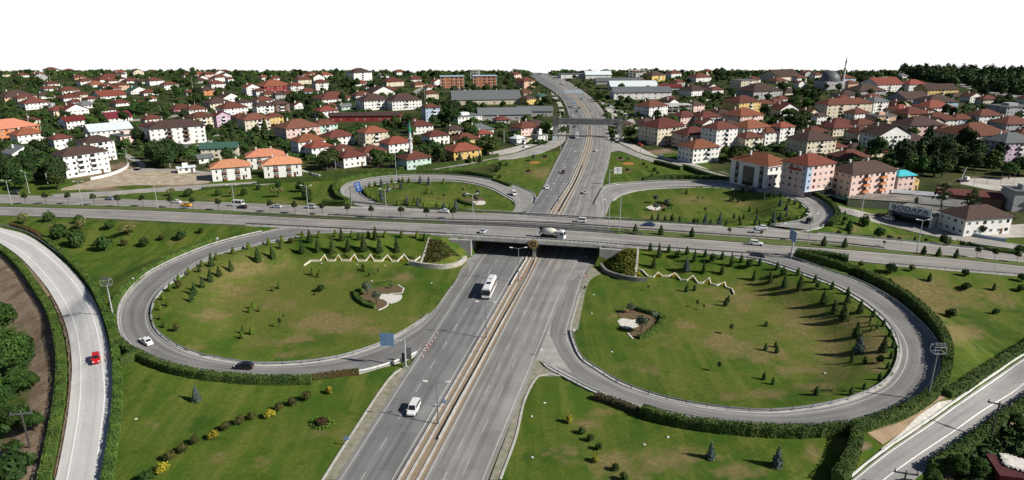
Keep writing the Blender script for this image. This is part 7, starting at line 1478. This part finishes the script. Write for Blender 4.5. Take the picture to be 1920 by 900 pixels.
box_part(t, 'windscreen', Mglc, 5.98 + o_, 6.035 + o_, -1.14, 1.14, 1.35, 2.95); box_part(t, 'rear_window', Mglc, -6.13 + o_, -6.08 + o_, -1.0, 1.0, 1.8, 2.8); box_part(t, 'roof_hatch', Mglc, .4 + o_, 2.2 + o_, -.65, .65, 3.44, 3.5); box_part(t, 'roof_vent', Mrim, -2.6 + o_, -1.8 + o_, -.35, .35, 3.44, 3.62); box_part(t, 'bumper', Mtrim, 5.9 + o_, 6.1 + o_, -1.15, 1.15, .3, .55)
wheels(t, (-3.3 + o_, 3.7 + o_), 1.08, .5, .3)
def lorry(x, y, dx, dy, box_m, cab_m, lb, Ln=8.5, open_=False):
    g = at(x, y); t = thing('lorry', lb, 'lorry', (g.x, g.y, g.z + .11), hdir(x, y, dx, dy), 'vehicles on the roads'); h = Ln / 2
    box_part(t, 'chassis', Mtrim, -h, h - .3, -.9, .9, .55, .95); box_part(t, 'cargo_box', box_m, -h, h - 2.5, -1.25, 1.25, 1.0, 3.5)
    q = MB(); q.prism([(h - 2.2, .5), (h, .5), (h, 1.6), (h - .35, 2.75), (h - 2.2, 2.85)], -1.2, 1.2, 0, .08); q.build('cab', cab_m, t)
    q = MB(); q.add([(h + .02, -1.0, 1.65), (h + .02, 1.0, 1.65), (h - .30, .95, 2.62), (h - .30, -.95, 2.62)], [(0, 1, 2, 3)]); q.build('windscreen', Mglc, t)
    for s in (-1, 1): box_part(t, 'side_window', Mglc, h - 1.5, h - .6, s * 1.18 - .03, s * 1.18 + .03, 1.7, 2.4); box_part(t, 'headlight', Mhl, h - .05, h + .04, s * .9 - .18, s * .9 + .18, .7, .92); box_part(t, 'mirror', Mtrim, h - .35, h - .2, s * 1.42 - .12, s * 1.42 + .12, 1.8, 2.4)
    wheels(t, (-h + 1.2, -h + 2.3, h - 1.2), 1.0, .48, .3); return t
lorry(1082, 259, 0, 30, mat('grey tarpaulin', (.36, .34, .31), .8), paint('white'), 'white lorry with grey tarpaulin below the footbridge', 9.5); lorry(1076, 201, 3, 30, mat('blue tarpaulin', (.05, .12, .34), .7), paint('white'), 'lorry with blue load beyond the footbridge'); lorry(1055, 159, -20, -20, mat('pale tank grey', (.45, .44, .42), .6), paint('grey'), 'grey lorry driving away up the bend'); lorry(1157, 264, 4, 26, paint('white'), paint('white'), 'white lorry parked by the eastern footbridge tower', 7); lorry(988, 270, -30, 4, mat('sand coloured tipper', (.45, .38, .27), .7), paint('white'), 'sand coloured tipper lorry on the pale yard', 7)
# concrete mixer
g = deck(1036, 448); t = thing('concrete_mixer', 'cream concrete mixer lorry crossing the bridge', 'lorry', (g.x, g.y, g.z + .11), hdir(1036, 448, 40, 5), 'vehicles on the roads')
box_part(t, 'chassis', Mtrim, -4.2, 4.0, -.85, .85, .6, 1.05)
q = MB(); q.prism([(2.3, .5), (4.35, .5), (4.4, 1.7), (4.15, 3.0), (2.3, 3.05)], -1.2, 1.2, 0, .06); q.build('cab', paint('white'), t)
q = MB(); q.add([(4.42, -1.0, 1.75), (4.42, 1.0, 1.75), (4.2, .95, 2.85), (4.2, -.95, 2.85)], [(0, 1, 2, 3)]); q.build('windscreen', Mglc, t); box_part(t, 'roof_deflector', paint('white'), 2.5, 3.8, -.9, .9, 3.05, 3.3, tap=.1)
for s in (-1, 1): box_part(t, 'side_window', Mglc, 2.9, 4.0, s * 1.19 - .03, s * 1.19 + .03, 1.85, 2.6); box_part(t, 'mirror', Mtrim, 4.1, 4.3, s * 1.42 - .1, s * 1.42 + .1, 1.9, 2.6); box_part(t, 'headlight', Mhl, 4.34, 4.44, s * .9 - .18, s * .9 + .18, .75, 1.0); box_part(t, 'mudguard', Mtrim, -3.6, -.4, s * 1.1 - .2, s * 1.1 + .2, 1.08, 1.16)
box_part(t, 'engine_frame', Mrim, 1.3, 2.1, -.9, .9, 1.05, 2.3); q = MB(); q.bar((1.7, -.5, 2.2), (1.7, -.5, 3.1), .38, .3, 10); q.build('water_tank', paint('white'), t)
Mdr = mat('cream drum', (.58, .55, .48), .5, .06, .6); Mx = Matrix.Translation((-1.25, 0, 2.35)) @ Matrix.Rotation(R(-90 - 9), 4, 'Y') @ Matrix.Rotation(0, 4, 'Z')
q = MB(); q.lathe([(.5, -2.45), (.75, -2.2), (1.22, -1.0), (1.27, .3), (1.1, 1.3), (.75, 2.1), (.5, 2.5)], 20, 0, Mx); q.build('drum', Mdr, t, smooth=True)
q = MB(); q.box(-4.5, -3.6, -.6, .6, 2.7, 3.6, tap=-.12); q.build('hopper', Mtrim, t); q = MB(); q.bar((-4.2, 0, 2.3), (-4.9, 0, 1.2), .28, .22, 8); q.build('chute', Mtrim, t); q = MB(); q.bar((-3.6, -.7, 1.0), (-3.7, -.7, 2.9), .09, n=6); q.bar((-3.6, .7, 1.0), (-3.7, .7, 2.9), .09, n=6); q.build('drum_support', Mtrim, t)
wheels(t, (-3.0, -1.6, 3.2), 1.02, .52, .32)
# crane truck by the trees and pallets beside the frontage road
g = at(1805, 341); t = thing('crane_truck', 'small white crane truck with raised boom below the dark grove', 'lorry', tuple(g), .3); box_part(t, 'chassis', Mtrim, -3, 3, -1, 1, .5, 1.1); box_part(t, 'cab', paint('white'), 1.2, 3, -1.1, 1.1, 1.1, 2.6, tap=.1); q = MB(); q.bar((-1.5, 0, 1.2), (.6, 0, 7.5), .25, .15, 6); q.build('boom', paint('white'), t); wheels(t, (-1.8, 2), .95, .45, .3)
Mpal = mat('whitewashed pallet wood', (.58, .55, .50), .85, .1, 1)
pm = MB()
for k in range(5): pm.box(-.6, .6, -.5 + k * .24, -.5 + k * .24 + .13, .12, .15)
for k in (-1, 0, 1): pm.box(-.05 + k * .5, .05 + k * .5, -.5, .58, 0, .119)
PAL = pm.fix(pm.mesh('pallet', Mpal)); rp = random.Random(3)
for k in range(30):
    i, j, z = k % 5, (k // 5) % 3, k // 15; g = at(1880 + i * 9 + j * 3, 878 + j * 7 + i * 3); o = obj('pallet', PAL, None, (g.x, g.y, gz(g.x, g.y) + .02 + z * .16 + 2.2), rp.uniform(-.25, .25), 1.35); tag(o, f'pale wooden pallet in the heap on the red roofed store, {ordw(k + 1)} of the heap', 'pallet', 'pallets heaped beside the frontage road')
g = at(1908, 897); t = thing('store_shed', 'low dark red store under the heap of pallets at the bottom corner', 'shed', tuple(g), -.25); q = MB(); q.box(-4, 4, -3.0, 3.2, -.4, 2.0); q.build('wall', WM['R'], t); q = MB(); q.box(-4.3, 4.3, -3.3, 3.5, 2.02, 2.18); q.build('roof', mat('dark maroon sheet roof', (.07, .018, .020), .7), t)
# ------------------------------------------------------------------ camera, light, sky
cam = bpy.data.cameras.new('camera'); cam.sensor_width = 36; cam.lens = F / 1920 * 36; cam.clip_end = 5000; cam.clip_start = 1
cam.shift_y = -(PY - 450) / 1920 * -1
co = bpy.data.objects.new('camera', cam); COL.objects.link(co); co.location = (0, 0, HC); co.rotation_euler = (math.pi / 2 - TH, 0, 0); SC.camera = co
SUN_AZ = math.atan2(12.4, -4.9); EL = R(35.5)
sd = bpy.data.lights.new('sun', 'SUN'); sd.energy = 5.0; sd.angle = R(.5); sd.color = (1, .95, .87)
so = bpy.data.objects.new('sun', sd); COL.objects.link(so)
dirv = Vector((math.sin(SUN_AZ) * math.cos(EL), math.cos(SUN_AZ) * math.cos(EL), math.sin(EL)))
so.rotation_euler = dirv.to_track_quat('Z', 'Y').to_euler(); so.location = dirv * 400
w = bpy.data.worlds.new('World'); SC.world = w; w.use_nodes = True
wn, wl = w.node_tree.nodes, w.node_tree.links; bg = wn['Background']
sky = wn.new('ShaderNodeTexSky'); sky.sky_type = 'NISHITA'; sky.sun_disc = False; sky.sun_elevation = EL; sky.sun_rotation = SUN_AZ; sky.altitude = 300; sky.dust_density = .4; sky.air_density = .8
bg.inputs['Strength'].default_value = .05
# the pale, washed out air low over the horizon
tc = wn.new('ShaderNodeTexCoord'); sx = wn.new('ShaderNodeSeparateXYZ'); wl.new(tc.outputs['Generated'], sx.inputs[0])
mr = wn.new('ShaderNodeMapRange'); mr.interpolation_type = 'SMOOTHSTEP'; mr.inputs[1].default_value = .02; mr.inputs[2].default_value = .07; mr.inputs[3].default_value = 1; mr.inputs[4].default_value = 0
wl.new(sx.outputs['Z'], mr.inputs[0])
mxw = wn.new('ShaderNodeMix'); mxw.data_type = 'RGBA'; wl.new(mr.outputs[0], mxw.inputs[0]); wl.new(sky.outputs[0], mxw.inputs[6]); mxw.inputs[7].default_value = (14.5, 14.5, 14.6, 1)
wl.new(mxw.outputs[2], bg.inputs['Color'])
vs_ = SC.view_settings; vs_.view_transform = 'Standard'; vs_.look = 'None'; vs_.exposure = .5; vs_.gamma = 1; vs_.use_curve_mapping = False
SC.render.engine = 'CYCLES'; SC.cycles.max_bounces = 4; SC.cycles.diffuse_bounces = 2; SC.cycles.glossy_bounces = 2; SC.cycles.use_denoising = True
